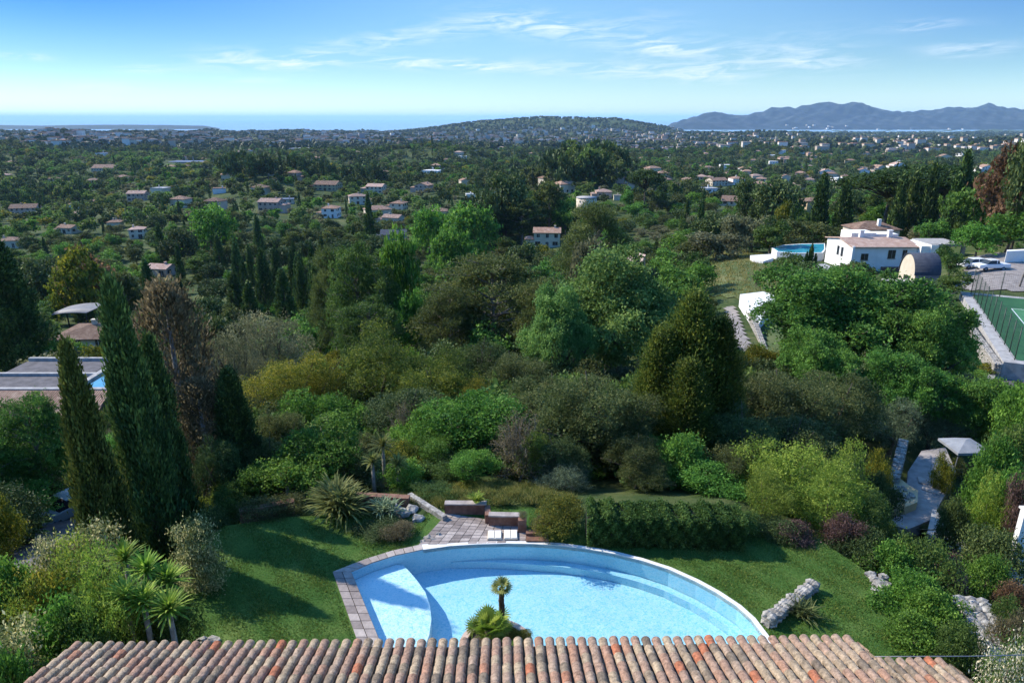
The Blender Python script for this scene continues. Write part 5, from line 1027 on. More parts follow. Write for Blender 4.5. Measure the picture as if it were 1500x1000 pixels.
# ------------------------------------------------------------------ lower right garden
gz = -6.0
def lower_garden():
    z = -6.0
    m = MB(); pl = [P(a, b, z).xy for a, b in ((1330, 690), (1350, 660), (1385, 655), (1400, 690), (1392, 712), (1378, 735), (1365, 760), (1330, 775), (1295, 765), (1325, 748))]; prism(m, [tuple(p) for p in pl], z - 2, z); tag(m.obj('garden_path', surf('mauve_grey_paving', (.22, .20, .19), (.36, .32, .30), 1.4, .9, .3, 20)), kind='structure')
    CLEAR.append([tuple(p) for p in pl])
    o = slabpx('raised_bed', 'curved ochre-walled raised bed filled with pale rocks', [(1290, 740), (1312, 706), (1318, 700), (1334, 712), (1345, 718), (1344, 735), (1326, 742)], z - 1.0, z + .5, 'ochre', 'raised bed', 'wall')
    rr = random.Random(4); pts = []
    for k in range(34):
        t = rr.random(); px = 1303 + t * 28 + rr.uniform(-7, 7); py = 733 - t * 6 + rr.uniform(-16, 4); q = P(px, py, z + .55); pts.append((q.x, q.y, q.z, rr.uniform(.08, .2)))
    rocks('rock', 'pale rocks heaped inside the curved ochre raised bed', pts, mat='stone')
    a, b = P(1308, 712, z + .3), P(1318, 672, z); stone_wall('short pale stacked stone wall climbing behind the ochre raised bed', a, b, z, .9, 1.3, .4)
    for i, (q, lb) in enumerate((([(1344, 697), (1392, 700), (1384, 714), (1346, 706)], 'upper of the two pale stone landings right of the raised bed'), ([(1352, 708), (1383, 716), (1376, 724), (1350, 716)], 'lower of the two pale stone landings right of the raised bed'))): slabpx('landing', lb, q, z - .3, z + .1 - .05 * i, 'paver', 'landing')
    # ochre-topped retaining wall that drops towards the camera
    o = slabpx('retaining_wall', 'pale beige-topped retaining wall descending right of the garden path', [(1366, 745), (1372, 747), (1385, 768), (1418, 800), (1424, 812), (1402, 806), (1378, 794), (1358, 780)], z - 3, z + .45, 'concrete', 'retaining wall', 'wall')
    f = empty('handrail', tuple(P(1344, 775, z)), 0, 'thin dark metal handrail with posts above the beige retaining wall', 'handrail'); base = P(1344, 775, z); m = MB(); pp = [P(1342, 775, z + .6), P(1383, 776, z + .9), P(1376, 792, z + .5)]; m.tube([p - base for p in pp[:2]], [.03, .03], 6); m.tube([pp[1] - base, pp[2] - base], [.03, .03], 6); m.obj('rail', M_['darkmetal'], f)
    for p in (pp[1],): m = MB(); m.tube([p - base, p - base - Vector((0, 0, 1.2))], [.035, .035], 6); m.obj('post', M_['darkmetal'], f)
    # parasol
    q = P(1394, 702, z - .0); o = empty('parasol', tuple(q), 0, 'pale grey square parasol tilted on a thin pole above the garden path', 'parasol'); m = MB(); m.tube([(0, 0, 0), (.12, 0, 2.3)], [.035, .03], 8); m.obj('pole', M_['greymetal'], o); m = MB(); n = 8
    w, hh = 1.0, .38; c = [(-w, -w), (0, -w * 1.02), (w, -w), (w * 1.02, 0), (w, w), (0, w * 1.02), (-w, w), (-w * 1.02, 0)]; vs = [(.32, 0, 2.3 + hh)] + [(x + .32, y, 2.3 + .03 * (i % 2)) for i, (x, y) in enumerate(c)] + [(x + .32, y, 2.15 + .03 * (i % 2)) for i, (x, y) in enumerate(c)]
    m.add(vs, [(0, 1 + k, 1 + (k + 1) % 8) for k in range(8)] + [(1 + k, 9 + k, 9 + (k + 1) % 8, 1 + (k + 1) % 8) for k in range(8)]); m.obj('canopy', surf('parasol_cloth', (.20, .21, .23), (.26, .27, .29), 2, .9), o); q2 = MB()
    for k in range(8): q2.tube([(.2, 0, 2.0), ((c[k][0] * .9) + .32, c[k][1] * .9, 2.3)], [.012, .012], 4)
    q2.obj('rib', M_['greymetal'], o)
    z2 = -1.2; m = MB(); o = empty('white_wall', tuple(P(1492, 800, z2)), 0, 'plain white wall cut by the right edge', 'wall'); q = P(1492, 840, z2 - 1.2); m = MB(); m.box(-.1, -.0, -2, 4, .25, 1.6); m.box(-.16, -.04, 1.6, 4, .29, 1.68); w_ = m.obj('wall', M_['white'], o)
lower_garden()
# ------------------------------------------------------------------ cars
def car(label, loc, rz, col=(.75, .76, .78), pickup=False, L_=4.4):
    o = empty('parked_car', loc, rz, label, 'car'); mt = surf('car_paint', col, col, 1, .25, spec=.6); gl = M_['dark']; w = .9
    pr = [(-2.15, .35), (-2.2, .75), (-1.95, .98), (-.95, 1.04), (1.2, 1.06), (2.1, 1.0), (2.2, .7), (2.15, .35)] if not pickup else [(-2.35, .45), (-2.4, .95), (-1.2, 1.08), (.7, 1.1), (2.5, 1.08), (2.55, .5)]
    m = MB(); n = len(pr)
    prof = [(-w, 1.0), (-w * .97, .99), (w * .97, .99), (w, 1.0)]
    vs = [(x, y, z) for y in (-w, w) for x, z in pr]; m.add(vs, [tuple(range(n))[::-1], tuple(n + k for k in range(n))] + [(k, (k + 1) % n, n + (k + 1) % n, n + k) for k in range(n)]); bo = m.obj('body', mt, o); mod = bo.modifiers.new('bevel', 'BEVEL'); mod.width = .09; mod.segments = 2
    cb = [(-1.1, 1.02), (-.45, 1.5), (1.35, 1.52), (2.0, 1.02)] if not pickup else [(-1.3, 1.06), (-.6, 1.62), (.6, 1.64), (.85, 1.06)]
    m = MB(); vs = [(x, s * (w * .93 - (.14 if z > 1.2 else 0)), z) for s in (-1, 1) for x, z in cb]; m.add(vs, [(3, 2, 1, 0), (4, 5, 6, 7), (0, 1, 5, 4), (2, 3, 7, 6)]); m.obj('window', gl, o); m = MB(); x0, x1 = cb[1][0], cb[2][0]; z = cb[1][1]; m.box(x0 - .05, -w * .8, z - .01, x1 + .05, w * .8, z + .05)
    for x, z_ in ((.3, 0),): m.box(x - .05, -w * .9, 1.04, x + .05, -w * .77, z); m.box(x - .05, w * .77, 1.04, x + .05, w * .9, z)
    r_ = m.obj('cabin_roof', mt, o)
    for x in (-1.35, 1.4):
        for s in (-1, 1): m = MB(); m.tube([(x, s * (w - .2), .33), (x, s * (w + .02), .33)], [.34, .34], 16); wh = m.obj('wheel', M_['dark'], o); m = MB(); m.tube([(x, s * (w + .021), .33), (x, s * (w + .035), .33)], [.19, .19], 12); m.obj('rim', M_['greymetal'], wh)
    for s in (-1, 1): m = MB(); m.box(-2.24, s * .62 - .16, .66, -2.17, s * .62 + .16, .8); m.obj('headlight', M_['white'], o)
    return o
q = on(1450, 103); car('white pickup parked side-on at the drive on the right', (q.x, q.y, q.z + .05), 0.05, (.72, .73, .75), True)
q = on(1424, 107); car('white car half hidden behind the white pickup on the right drive', (q.x, q.y, q.z + .05), .1, (.78, .78, .78))
q = G(106, 756); car('silver-grey car on the shaded lane behind the left cypresses', (q.x, q.y, q.z + .08), R(62), (.30, .33, .34))
q = G(172, 352); car('silver car parked left of the beige house on the left plain', (q.x, q.y, q.z), .2, (.45, .47, .5)); q = G(180, 353); car('white car parked nearest the beige house on the left plain', (q.x, q.y - 2, q.z), .2, (.7, .7, .7))
q = G(442, 456); car('white van between the two cypress rows left of centre', (q.x, q.y, q.z + .1), .1, (.8, .8, .8)) 
q = P(1440, 366, -6.2); o = slabpx('low_wall', 'low white wall behind the parked cars on the right drive', [(1475, 366), (1560, 362), (1560, 364), (1475, 368)], -8, -4.9, 'white', 'wall')
def lamp():
    q = on(1492, 92); o = empty('utility_pole', tuple(q), 0, 'leaning pale pole at the right edge beside the drive', 'pole'); m = MB(); m.tube([(0, 0, -1), (.9, 0, 7)], [.13, .09], 8); m.obj('pole', M_['palebark'], o); m = MB(); m.tube([(.86, -.3, 6.7), (.86, .3, 6.7)], [.05, .05], 6); m.obj('crossbar', M_['greymetal'], o)
lamp()

# ------------------------------------------------------------------ trees and shrubs placed one by one
# (species, picture column, picture row of the top, forward distance, crown width in picture pixels, label[, category])
TREES = [
 ('cypress', 8, 355, 84, 78, 'massive dark cypress cut by the left edge'),
 ('pine_green', 48, 588, 39, 128, 'round-headed green pine over the lane at the left edge'),
 ('pine_green', -30, 640, 36, 110, 'green pine cut by the left edge beside the lane'),
 ('cypress_olive', 130, 512, 22, 74, 'shorter olive-tinged cypress in front of the tallest one on the left'),
 ('cypress', 196, 420, 24, 74, 'tallest dark cypress on the left of the lawn'),
 ('cypress', 240, 500, 25.5, 58, 'dark cypress tucked behind the right flank of the tallest cypress'),
 ('cypress_sparse', 262, 418, 31, 110, 'sparse brownish half-bare cypress right of the tallest cypress'),
 ('cypress_sparse', 300, 560, 29, 90, 'brown thin-leaved conifer between the tall cypresses and the lawn'),
 ('cypress', 345, 545, 29, 62, 'dark narrow cypress at the back left corner of the lawn'),
 ('holm2', 322, 640, 27.5, 80, 'dark shrubby tree at the foot of the narrow cypress'),
 ('holm', 385, 640, 29, 80, 'dark olive bush tree behind the left terrace wall'),
 ('olive', 400, 470, 58, 135, 'large grey olive tree left of the yellow domes'),
 ('olive', 350, 498, 50, 100, 'grey olive tree in front of the large grey olive'),
 ('yellow', 436, 515, 44, 150, 'golden-topped domed tree left of the larger yellow-green dome'),
 ('dome', 565, 492, 46, 165, 'large yellow-green domed tree left of centre'),
 ('dome', 640, 525, 42, 145, 'dark yellow-green domed tree leaning right of the large dome'),
 ('fig', 475, 580, 36, 110, 'bright green bushy tree below the golden dome'),
 ('holm', 410, 600, 33, 80, 'olive green bushy tree left of the bright green one'),
 ('holm2', 590, 575, 36, 135, 'dark green tree in the hollow below the large yellow dome'),
 ('holm', 520, 640, 31, 90, 'olive green thicket tree behind the strap-leaved clump'),
 ('twiggy', 588, 590, 33, 60, 'grey twiggy tree against the dark hollow'),
 ('fig', 695, 585, 32, 150, 'bright broad-leaved tree behind the patio'),
 ('fig', 640, 640, 30, 80, 'lower bright green tree left of the broad-leaved tree'),
 ('twiggy', 762, 600, 28.5, 100, 'pale grey thinly leaved shrub behind the patio'),
 ('holm', 800, 552, 35, 140, 'olive tree behind the pale grey shrub'),
 ('holm', 868, 550, 31, 165, 'broad dark olive oak behind the hedge'),
 ('holm', 918, 572, 31, 115, 'dark olive oak right of the broad one behind the hedge'),
 ('holm2', 820, 640, 28.5, 80, 'dark evergreen at the left end of the hedge'),
 ('conifer', 1010, 443, 34, 155, 'big olive-green conifer with a pointed top right of centre'),
 ('conifer', 966, 490, 33.5, 120, 'left-hand lower spire beside the big olive-green conifer'),
 ('conifer', 1050, 478, 33.8, 120, 'right-hand lower spire beside the big olive-green conifer'),
 ('conifer', 1005, 535, 32, 120, 'front and lowest spire under the big olive-green conifer'),
 ('holm', 1090, 548, 37, 150, 'olive-grey evergreen right of the big conifer'),
 ('holm', 1155, 545, 38, 155, 'spreading olive-grey evergreen in front of the big oak'),
 ('holm', 1220, 550, 40, 150, 'olive-grey evergreen at the right end of its row'),
 ('holm2', 1092, 608, 31, 110, 'dark evergreen tree behind the hedge end'),
 ('holm2', 1150, 610, 32, 140, 'dark evergreen tree behind the lime bushes'),
 ('holm', 935, 640, 28, 90, 'dark drab tree close behind the hedge'),
 ('ash', 898, 393, 61, 215, 'great spreading bright green oak in the centre'),
 ('oak', 1245, 392, 56, 262, 'huge dark green oak that hides the white walls on the right'),
 ('oak', 1365, 447, 52, 150, 'lower right limb-mass oak beside the huge oak'),
 ('ash', 825, 440, 57, 110, 'lower bright green oak at the left foot of the great bright one'),
 ('oak', 1195, 485, 50, 130, 'lower left limb-mass oak beside the huge oak'),
 ('oak', 1325, 520, 46, 130, 'bright green oak at the foot of the huge oak'),
 ('holm', 1230, 560, 44, 80, 'drab small tree under the huge oak'),
 ('silver', 1310, 600, 43, 90, 'silvery shrub tree above the raised bed'),
 ('silver', 1370, 585, 45, 100, 'silvery tree left of the dark tree at the right edge'),
 ('oak', 1455, 555, 44, 130, 'dark green tree at the right edge below the court lane'),
 ('fig', 1500, 560, 40, 90, 'green tree cut by the right edge below the court'),
 ('pine', 722, 372, 76, 205, 'wide grey-green pine with bare branches in the centre left'),
 ('pine', 660, 420, 70, 110, 'grey-green pine leaning left of the wide pine'),
 ('pine', 790, 410, 68, 90, 'low grey-brown pine right of the wide pine'),
 ('holm2', 700, 500, 50, 90, 'dark green shrubby tree under the wide pine'),
 ('holm', 760, 515, 46, 110, 'pale-leaved bushy tree under the wide pine'),
 ('yellow', 700, 560, 40, 70, 'small yellow-green bush tree in the clearing'),
 ('pine_dark', 520, 360, 84, 100, 'dark tall conifer with a grey-green head left of the lime tree'),
 ('pine_dark', 560, 395, 82, 80, 'very dark conifer beside the lime climber'),
 ('pine', 488, 362, 90, 70, 'olive conifer right of the paired cypresses'),
 ('m_bright', 585, 362, 86, 55, 'bright lime tree against the very dark conifer'),
 ('m_bright', 600, 440, 80, 50, 'lower bright lime tree by the very dark conifer'),
 ('pine_dark', 545, 440, 70, 110, 'dark conifer mass in front of the lime tree'),
 ('pine', 872, 296, 112, 105, 'tall dark pine with a bare trunk above the great bright oak'),
 ('m_olive', 853, 350, 104, 46, 'pale grey-green tree left of the tall bare-trunked pine'),
 ('m_bright', 305, 310, 262, 58, 'bright light-green round tree on the left plain'),
 ('m_umbrella', 1360, 244, 178, 150, 'widest umbrella pine of the right grove'),
 ('m_umbrella', 1300, 254, 185, 125, 'umbrella pine at the left of the right grove'),
 ('m_umbrella', 1385, 250, 190, 95, 'umbrella pine behind the widest one'),
 ('m_pine', 1330, 262, 172, 60, 'dark pine below the umbrella crowns'),
 ('m_cypress', 1202, 263, 165, 27, 'dark cypress in front of the old brown stone house'),
 ('m_cypress', 1236, 272, 168, 26, 'dark cypress just right of the old brown stone house'),
 ('m_cypress', 1316, 262, 160, 20, 'narrow cypress under the left umbrella pine'),
 ('m_cypress', 1335, 258, 162, 22, 'narrow cypress beneath the middle umbrella pine'),
 ('m_cypress', 1362, 250, 160, 24, 'narrow cypress beneath the widest umbrella pine'),
 ('m_cypress', 1408, 231, 155, 30, 'tallest cypress of the right grove, standing clear of the umbrella pines'),
 ('m_cypress', 1396, 262, 152, 22, 'shorter cypress beside the tallest of the right grove'),
 ('m_oakd', 1435, 262, 140, 75, 'round green tree right of the tallest grove cypress'),
 ('m_rust', 1482, 225, 128, 90, 'rusty brown tree in the upper right'),
 ('m_dark', 1500, 222, 120, 60, 'green tree cut by the right edge beside the rusty tree'),
 ('m_bright', 1434, 333, 116, 50, 'clipped round green tree by the parked cars'),
 ('m_bright', 1480, 318, 118, 70, 'light green tree cut by the right edge above the cars'),
 ('m_dark', 1130, 272, 195, 62, 'dark domed pine left of the old brown stone house'),
 ('m_dark', 1092, 268, 210, 34, 'small dark domed tree left of the dark domed pine'),
 ('m_yellow', 1146, 305, 160, 32, 'yellow-green round tree above the oval pool'),
 ('m_cypress', 1160, 305, 158, 14, 'slim green cypress right of the yellow-green round tree'),
 ('m_cypress', 1187, 362, 108, 11, 'tallest of three pencil cypresses left of the villa'),
 ('m_cypress', 1180, 372, 108, 8, 'left of three pencil cypresses left of the villa'),
 ('m_cypress', 1193, 375, 108, 8, 'right of three pencil cypresses left of the villa'),
 ('m_olive', 1080, 315, 150, 40, 'olive tree above the right end of the meadow'),
 ('m_olive', 1105, 318, 148, 40, 'olive tree just left of the yellow-green round tree'),
 ('m_mid', 1130, 330, 140, 50, 'green tree above the blue oval pool'),
 ('m_olive', 1050, 340, 140, 70, 'broad olive tree at the upper left of the meadow'),
 ('m_mid', 1010, 385, 104, 55, 'green shrub tree at the left edge of the meadow'),
 ('m_bright', 1025, 392, 100, 40, 'bright shrub tree at the left edge of the meadow'),
 ('m_bright', 1008, 345, 160, 50, 'bright green tree left of the olive grove'),
 ('m_olive', 1108, 398, 100, 14, 'tiny grey tree alone on the meadow'),
 ('m_yellow', 1144, 412, 93, 17, 'small yellow bush tree beside the stepped white terrace'),
 ('m_holm', 1180, 330, 150, 70, 'grey-brown spreading tree behind the oval pool'),
 ('m_mid', 1160, 378, 112, 45, 'green hedge-like tree below the oval pool'),
 ('m_mid', 1395, 368, 104, 40, 'green tree between the portico and the drive'),
 ('m_mid', 1396, 405, 88, 45, 'green tree at the near corner of the drive'),
 ('m_mid', 1370, 425, 78, 60, 'dark green tree between the pavilion and the tennis court'),
 ('m_cypress', 540, 287, 290, 13, 'lone cypress on the middle plain'),
 ('m_cypress', 218, 388, 150, 22, 'dark cypress in front of the low pink-roofed house'),
 ('m_cypress', 235, 333, 240, 15, 'cypress beside the dark round oak of the left plain'),
 ('m_dark', 268, 342, 235, 46, 'dark round oak on the left plain'),
 ('m_cypress', 262, 362, 205, 11, 'slim cypress in front of the dark round oak'),
 ('m_cypress', 320, 348, 215, 18, 'dark cypress below the light-green round tree'),
 ('m_cypress', 378, 320, 250, 13, 'pointed cypress right of the light-green round tree'),
 ('m_cypress', 345, 405, 140, 26, 'first cypress from the left in the row left of centre'),
 ('m_cypress', 366, 418, 128, 26, 'short wide cypress in the row left of centre'),
 ('m_cypress', 386, 372, 150, 26, 'tallest cypress in the row left of centre'),
 ('m_cypress', 416, 402, 130, 28, 'fourth cypress in the row left of centre'),
 ('m_cypress', 466, 396, 118, 28, 'left cypress of the big dark pair left of centre'),
 ('m_cypress', 484, 408, 112, 26, 'right cypress of the big dark pair left of centre'),
 ('m_rust', 118, 372, 150, 80, 'brownish-olive spreading tree on the left'),
 ('m_yellow', 105, 380, 140, 70, 'yellowish spreading tree on the left'),
 ('m_dark', 60, 388, 160, 60, 'dark green domed tree beside the massive cypress'),
 ('m_mid', 40, 470, 95, 80, 'green tree below the massive left cypress'),
 ('m_olive', 75, 515, 75, 70, 'grey-green shrub tree above the neighbour roof terrace'),
 ('m_bright', 90, 505, 85, 55, 'light shrub tree above the neighbour roof terrace'),
 ('m_umbrella', 945, 250, 330, 48, 'umbrella pine on the crest right of the dark wood'),
 ('m_dark', 740, 265, 262, 70, 'dark pine grove tree above the bright trees'),
 ('m_dark', 705, 288, 250, 60, 'dark tree at the left of the grove above the bright trees'),
 ('m_pine', 765, 290, 255, 70, 'dark pine at the front of the grove above the bright trees'),
 ('m_pine', 805, 266, 268, 60, 'tall pine at the right of the grove above the bright trees'),
 ('m_bright', 690, 310, 205, 70, 'fresh green tree below the dark grove'),
 ('m_bright', 660, 345, 170, 60, 'fresh green tree left of the two-storey beige house'),
 ('m_bright', 628, 312, 215, 50, 'fresh green tree near the bright orange roof'),
]
SHRUBS = [
 ('bush_holm', 395, 735, 23.8, 80, 'olive-grey tangle before the wall at the back of the left lawn'),
 ('bush', 338, 720, 25, 60, 'mid-green shrub at the back left corner of the lawn'),
 ('bush_dark', 300, 740, 23.5, 60, 'dark shrub under the brown conifer'),
 ('bush_blossom', 284, 772, 19.2, 72, 'pale-leaved shrub at the left edge of the lawn'),
 ('bush_blossom', 130, 786, 18.6, 110, 'pale-leaved shrub between the lane and the spiky heads'),
 ('bush_blossom', 75, 800, 18.2, 90, 'pale-leaved shrub near the left edge above the roof'),
 ('bush_lime', 110, 830, 16.8, 120, 'yellow-green shrub in the bottom left thicket'),
 ('bush_yellow', 60, 850, 16.2, 120, 'reddish-yellow shrub in the bottom left thicket'),
 ('bush_bright', 20, 830, 16.5, 110, 'light green shrub at the left edge of the thicket'),
 ('bush_lime', 160, 850, 15.8, 110, 'feathery lime shrub under the spiky heads'),
 ('bush_bright', 90, 890, 14.8, 130, 'bright green shrub just above the roof corner'),
 ('bush_blossom', 20, 920, 13.8, 130, 'silvery shrub at the lower left corner'),
 ('bush', 140, 900, 15, 110, 'green shrub between the roof and the spiky heads'),
 ('bush', 240, 890, 16, 80, 'dark green shrub right of the spiky heads'),
 ('bush_bright', 10, 960, 12.8, 120, 'green shrub in the very bottom left corner'),
 ('bush_yellow', 0, 735, 26, 60, 'yellow-green hedge shrub at the left edge by the lane'),
 ('bush_dark', 550, 768, 22.4, 60, 'dark tufted shrub by the far left corner of the pool'),
 ('bush_brown', 585, 772, 22.2, 50, 'brownish shrub beside the dark tufted shrub'),
 ('bush', 640, 715, 25.3, 70, 'low green shrub on the bank behind the patio'),
 ('bush_yellow', 690, 712, 26, 60, 'yellowish ground shrub on the bank behind the patio'),
 ('bush_brown', 700, 728, 25, 40, 'brown-green plants on the patio wall'),
 ('bush', 740, 742, 24.3, 50, 'green plants in the reddish planter wall'),
 ('bush_yellow', 820, 738, 22.9, 78, 'yellow-green shrub between the patio and the hedge'),
 ('bush_brown', 795, 760, 22.4, 44, 'pinkish-brown shrub left of the yellow-green one'),
 ('bush_bright', 1040, 686, 26.5, 110, 'bright bluish-green shrub rising behind the hedge'),
 ('bush', 1085, 755, 22.3, 60, 'green shrub at the right end of the hedge'),
 ('bush_lime', 1160, 668, 26.5, 130, 'lime-green feathery shrub, tallest behind the right lawn'),
 ('bush_lime', 1215, 700, 24.5, 100, 'lime-green feathery shrub right of the tallest one'),
 ('bush_lime', 1230, 672, 28, 90, 'yellow-green shrub above the lawn corner'),
 ('bush_lime', 1120, 700, 24.4, 80, 'lime-green shrub behind the hedge end'),
 ('bush_dark', 1135, 760, 22.4, 60, 'dark shrub at the foot of the lime shrubs'),
 ('bush_purple', 1165, 765, 22.2, 60, 'dark purplish shrub at the lawn edge'),
 ('bush_purple', 1235, 755, 22.2, 60, 'mauve-brown shrub right of the lawn corner'),
 ('bush_dark', 1260, 780, 21.4, 70, 'dark shrub above the pale rocks'),
 ('bush', 1270, 730, 24.2, 70, 'green shrub between the lime bushes and the raised bed'),
 ('bush_yellow', 1285, 665, 33, 40, 'golden round shrub above the raised bed'),
 ('bush_dark', 1290, 690, 31, 50, 'dark shrub beside the golden round shrub'),
 ('bush_bright', 1300, 790, 21, 100, 'green shrub below the garden path'),
 ('bush', 1345, 800, 20.5, 90, 'green shrub left of the beige retaining wall'),
 ('bush_bright', 1330, 840, 18.6, 110, 'bright green shrub beside the right lawn'),
 ('bush_bright', 1375, 870, 17.5, 100, 'bright green leafy shrub left of the rubble wall'),
 ('bush_bright', 1350, 910, 16.5, 110, 'bright green shrub above the side roof'),
 ('bush', 1400, 930, 15.8, 80, 'green shrub at the foot of the rubble wall'),
 ('bush_purple', 1388, 815, 20.5, 50, 'dark purple-brown shrub near the green creeper'),
 ('bush_bright', 1440, 812, 21.2, 90, 'emerald creeper mound left of the white wall'),
 ('bush_rust', 1485, 858, 18.8, 50, 'rust-brown shrub at the right edge'),
 ('bush', 1475, 890, 17.2, 60, 'green shrub behind the rubble wall'),
 ('bush_brown', 1475, 915, 16.2, 50, 'grey-brown bush in front of the rubble wall'),
 ('bush_flowers', 1465, 955, 14.0, 80, 'white-flowering shrub in the lower right corner'),
 ('bush_flowers', 1500, 950, 14.2, 70, 'white-flowering shrub cut by the lower right corner'),
 ('bush_holm', 1172, 868, 19.4, 60, 'olive shrub beside the slanting stone wall on the lawn'),
 ('bush_yellow', 1160, 900, 18.4, 60, 'yellowish shrub at the near end of the slanting wall'),
 ('bush_bright', 1458, 648, 33, 90, 'bright green tree-like shrub right of the parasol'),
 ('bush_bright', 1478, 690, 29, 90, 'bright green shrub near the purple blossom'),
 ('bush_lime', 1445, 722, 28.5, 60, 'light green shrub right of the garden path'),
 ('bush_purple', 1490, 695, 27.5, 36, 'purple blossoming shrub at the right edge'),
 ('bush_dark', 1395, 725, 29, 40, 'dark round shrub beside the stone landings'),
 ('bush_dark', 1460, 770, 24, 90, 'dark green shrub above the creeper mound'),
 ('bush_yellow', 1378, 668, 36, 26, 'yellow-green shrub at the top of the garden path'),
 ('bush', 1480, 640, 36, 80, 'dark green shrub at the right edge above the garden'),
]
for sp, px, top, y, w, lab in TREES:
    tree_px(sp, px, top, y, w, lab, name={'cy': 'cypress_tree', 'm_c': 'cypress_tree', 'pi': 'pine_tree', 'm_p': 'pine_tree', 'm_u': 'umbrella_pine', 'co': 'conifer_tree'}.get(sp[:3] if sp[:2] == 'm_' else sp[:2], 'olive_tree' if 'olive' in sp and 'cyp' not in sp else 'broadleaf_tree'), cat='cypress' if 'cypress' in sp else 'tree')
for sp, px, top, y, w, lab in TREES:
    if 'cypress' in sp and 105 <= y <= 220 and (px < 500 or px > 1190): g_ = on(px, y); zt = CAM_Z - slope(top) * y; HOUSES.append((g_.x, g_.y, .3 * w / ppm(y, zt), g_.z, .7 * (zt - g_.z)))
    if w >= 88 and 40 <= y < 130: g_ = on(px, y); zt = CAM_Z - slope(top) * y; HOUSES.append((g_.x, g_.y, .33 * w / ppm(y, zt), g_.z + .15 * (zt - g_.z), .75 * (zt - g_.z)))
for sp, px, top, y, w, lab in SHRUBS: tree_px(sp, px, top, y, w, lab, cat='shrub', name='shrub')
# spiky-headed plants
def yucca(loc, h, R_, label, n=70, key='palm', lean=(0, 0), cat='yucca', name='yucca_plant', w=.055):
    rng = np.random.default_rng(int(abs(loc[0]) * 100)); o = empty(name, loc, 0, label, cat); v, t = blades(rng, n, R_, w, 1.0, (-.5, 1.45), 4, org=(lean[0], lean[1], h)); link('leaves', np_mesh('yucca_head', v, 4, LM[key], t), o); m = MB(); m.tube([(0, 0, -.4), (lean[0] * .4, lean[1] * .4, h * .5), (lean[0], lean[1], h)], [.10, .08, .07], 8); m.obj('trunk', M_['palebark'], o); return o
for px, top, y, lab in ((180, 806, 17.2, 'leftmost and highest of the bright spiky-headed yuccas above the roof'), (212, 822, 16.8, 'second bright spiky yucca from the left, beside the highest'), (243, 838, 16.6, 'rightmost of the bright spiky yuccas beside the lawn'), (182, 862, 15.6, 'low bright spiky yucca under the highest'), (207, 868, 15.6, 'low bright spiky yucca in the middle of the clump'), (245, 880, 15.4, 'low spiky yucca nearest the lawn and the roof')):
    zt = CAM_Z - slope(top) * y; x = X(px, y, zt); gz_ = tz(x, y); yucca((x, y, gz_), max(.5, zt - gz_ - .35), .72, lab, 95, w=.06)
for px, top, y, lab, r in ((560, 645, 27, 'spiky-headed cordyline behind the rocks', .75), (545, 668, 26.4, 'left and lower spiky head beside the cordyline behind the rocks', .6), (582, 672, 26.6, 'right spiky head with dry leaves beside the cordyline', .6), (418, 690, 26.2, 'spiky plant on the terrace left of the strap-leaved clump', .6), (470, 612, 33, 'spiky head rising from the green bushes', .5)):
    zt = CAM_Z - slope(top) * y; x = X(px, y, zt); gz_ = tz(x, y); yucca((x, y, gz_), max(.5, zt - gz_ - .3), r, lab, 90, 'cordy', w=.05)
def clump(px, py, n, L_, w, key, label, z=0, elev=(.25, 1.5), droop=1.5, name='strap_leaved_plant', cat='plant'):
    q = P(px, py, z); rng = np.random.default_rng(px); o = empty(name, tuple(q), 0, label, cat); vs = []; ts = []
    for k in range(7): a, b = blades(rng, n // 7, L_, w, droop, elev, 6, org=(rng.normal() * L_ * .22, rng.normal() * L_ * .12, 0)); vs.append(a); ts.append(b)
    link('leaves', np_mesh('clump_leaves', np.concatenate(vs), 4, LM[key], np.concatenate(ts)), o)
clump(487, 752, 420, 1.55, .075, 'cordy', 'large strap-leaved clump arching over the back of the left lawn')
clump(562, 752, 130, .8, .05, 'silver', 'blue-green agave-like clump on the rocks right of the large clump', .15)
clump(700, 735, 90, .5, .04, 'lime', 'small grassy clump on the bank behind the patio wall', .5)
clump(1172, 905, 140, .7, .03, 'holm', 'grassy brown-tipped clump beside the slanting stone wall', 0)
clump(1240, 968, 150, .35, .04, 'rust', 'low reddish plants along the foot of the side roof', 0)
# ------------------------------------------------------------------ scattered woodland
def proj(x, y, z):
    dpt = y * CT + (CAM_Z - z) * ST; return 750 + 1000 * x / dpt, 500 + 1000 * ((CAM_Z - z) * CT - y * ST) / dpt
rng = np.random.default_rng(99)
hand = [(o.location.x, o.location.y, o.scale.x * 3.5) for o in COL.objects if o.type == 'EMPTY' and o.get('category') in ('tree', 'cypress')]
def sample(y0, y1, sp, umax=.95, n=None):
    area = umax * (y1 ** 2 - y0 ** 2); n = n or int(area / sp ** 2 * 1.9); yy = np.sqrt(rng.uniform(y0 ** 2, y1 ** 2, n)); xx = rng.uniform(-umax, umax, n) * yy
    # thin out points that crowd one another, on a hashed grid
    k = {}; keep = []
    for i in range(n):
        c = (int(xx[i] // sp), int(yy[i] // sp)); ok = True
        for a in (-1, 0, 1):
            for b in (-1, 0, 1):
                for j in k.get((c[0] + a, c[1] + b), ()):
                    if (xx[i] - xx[j]) ** 2 + (yy[i] - yy[j]) ** 2 < (sp * .8) ** 2: ok = False; break
        if ok: k.setdefault(c, []).append(i); keep.append(i)
    return xx[keep], yy[keep]
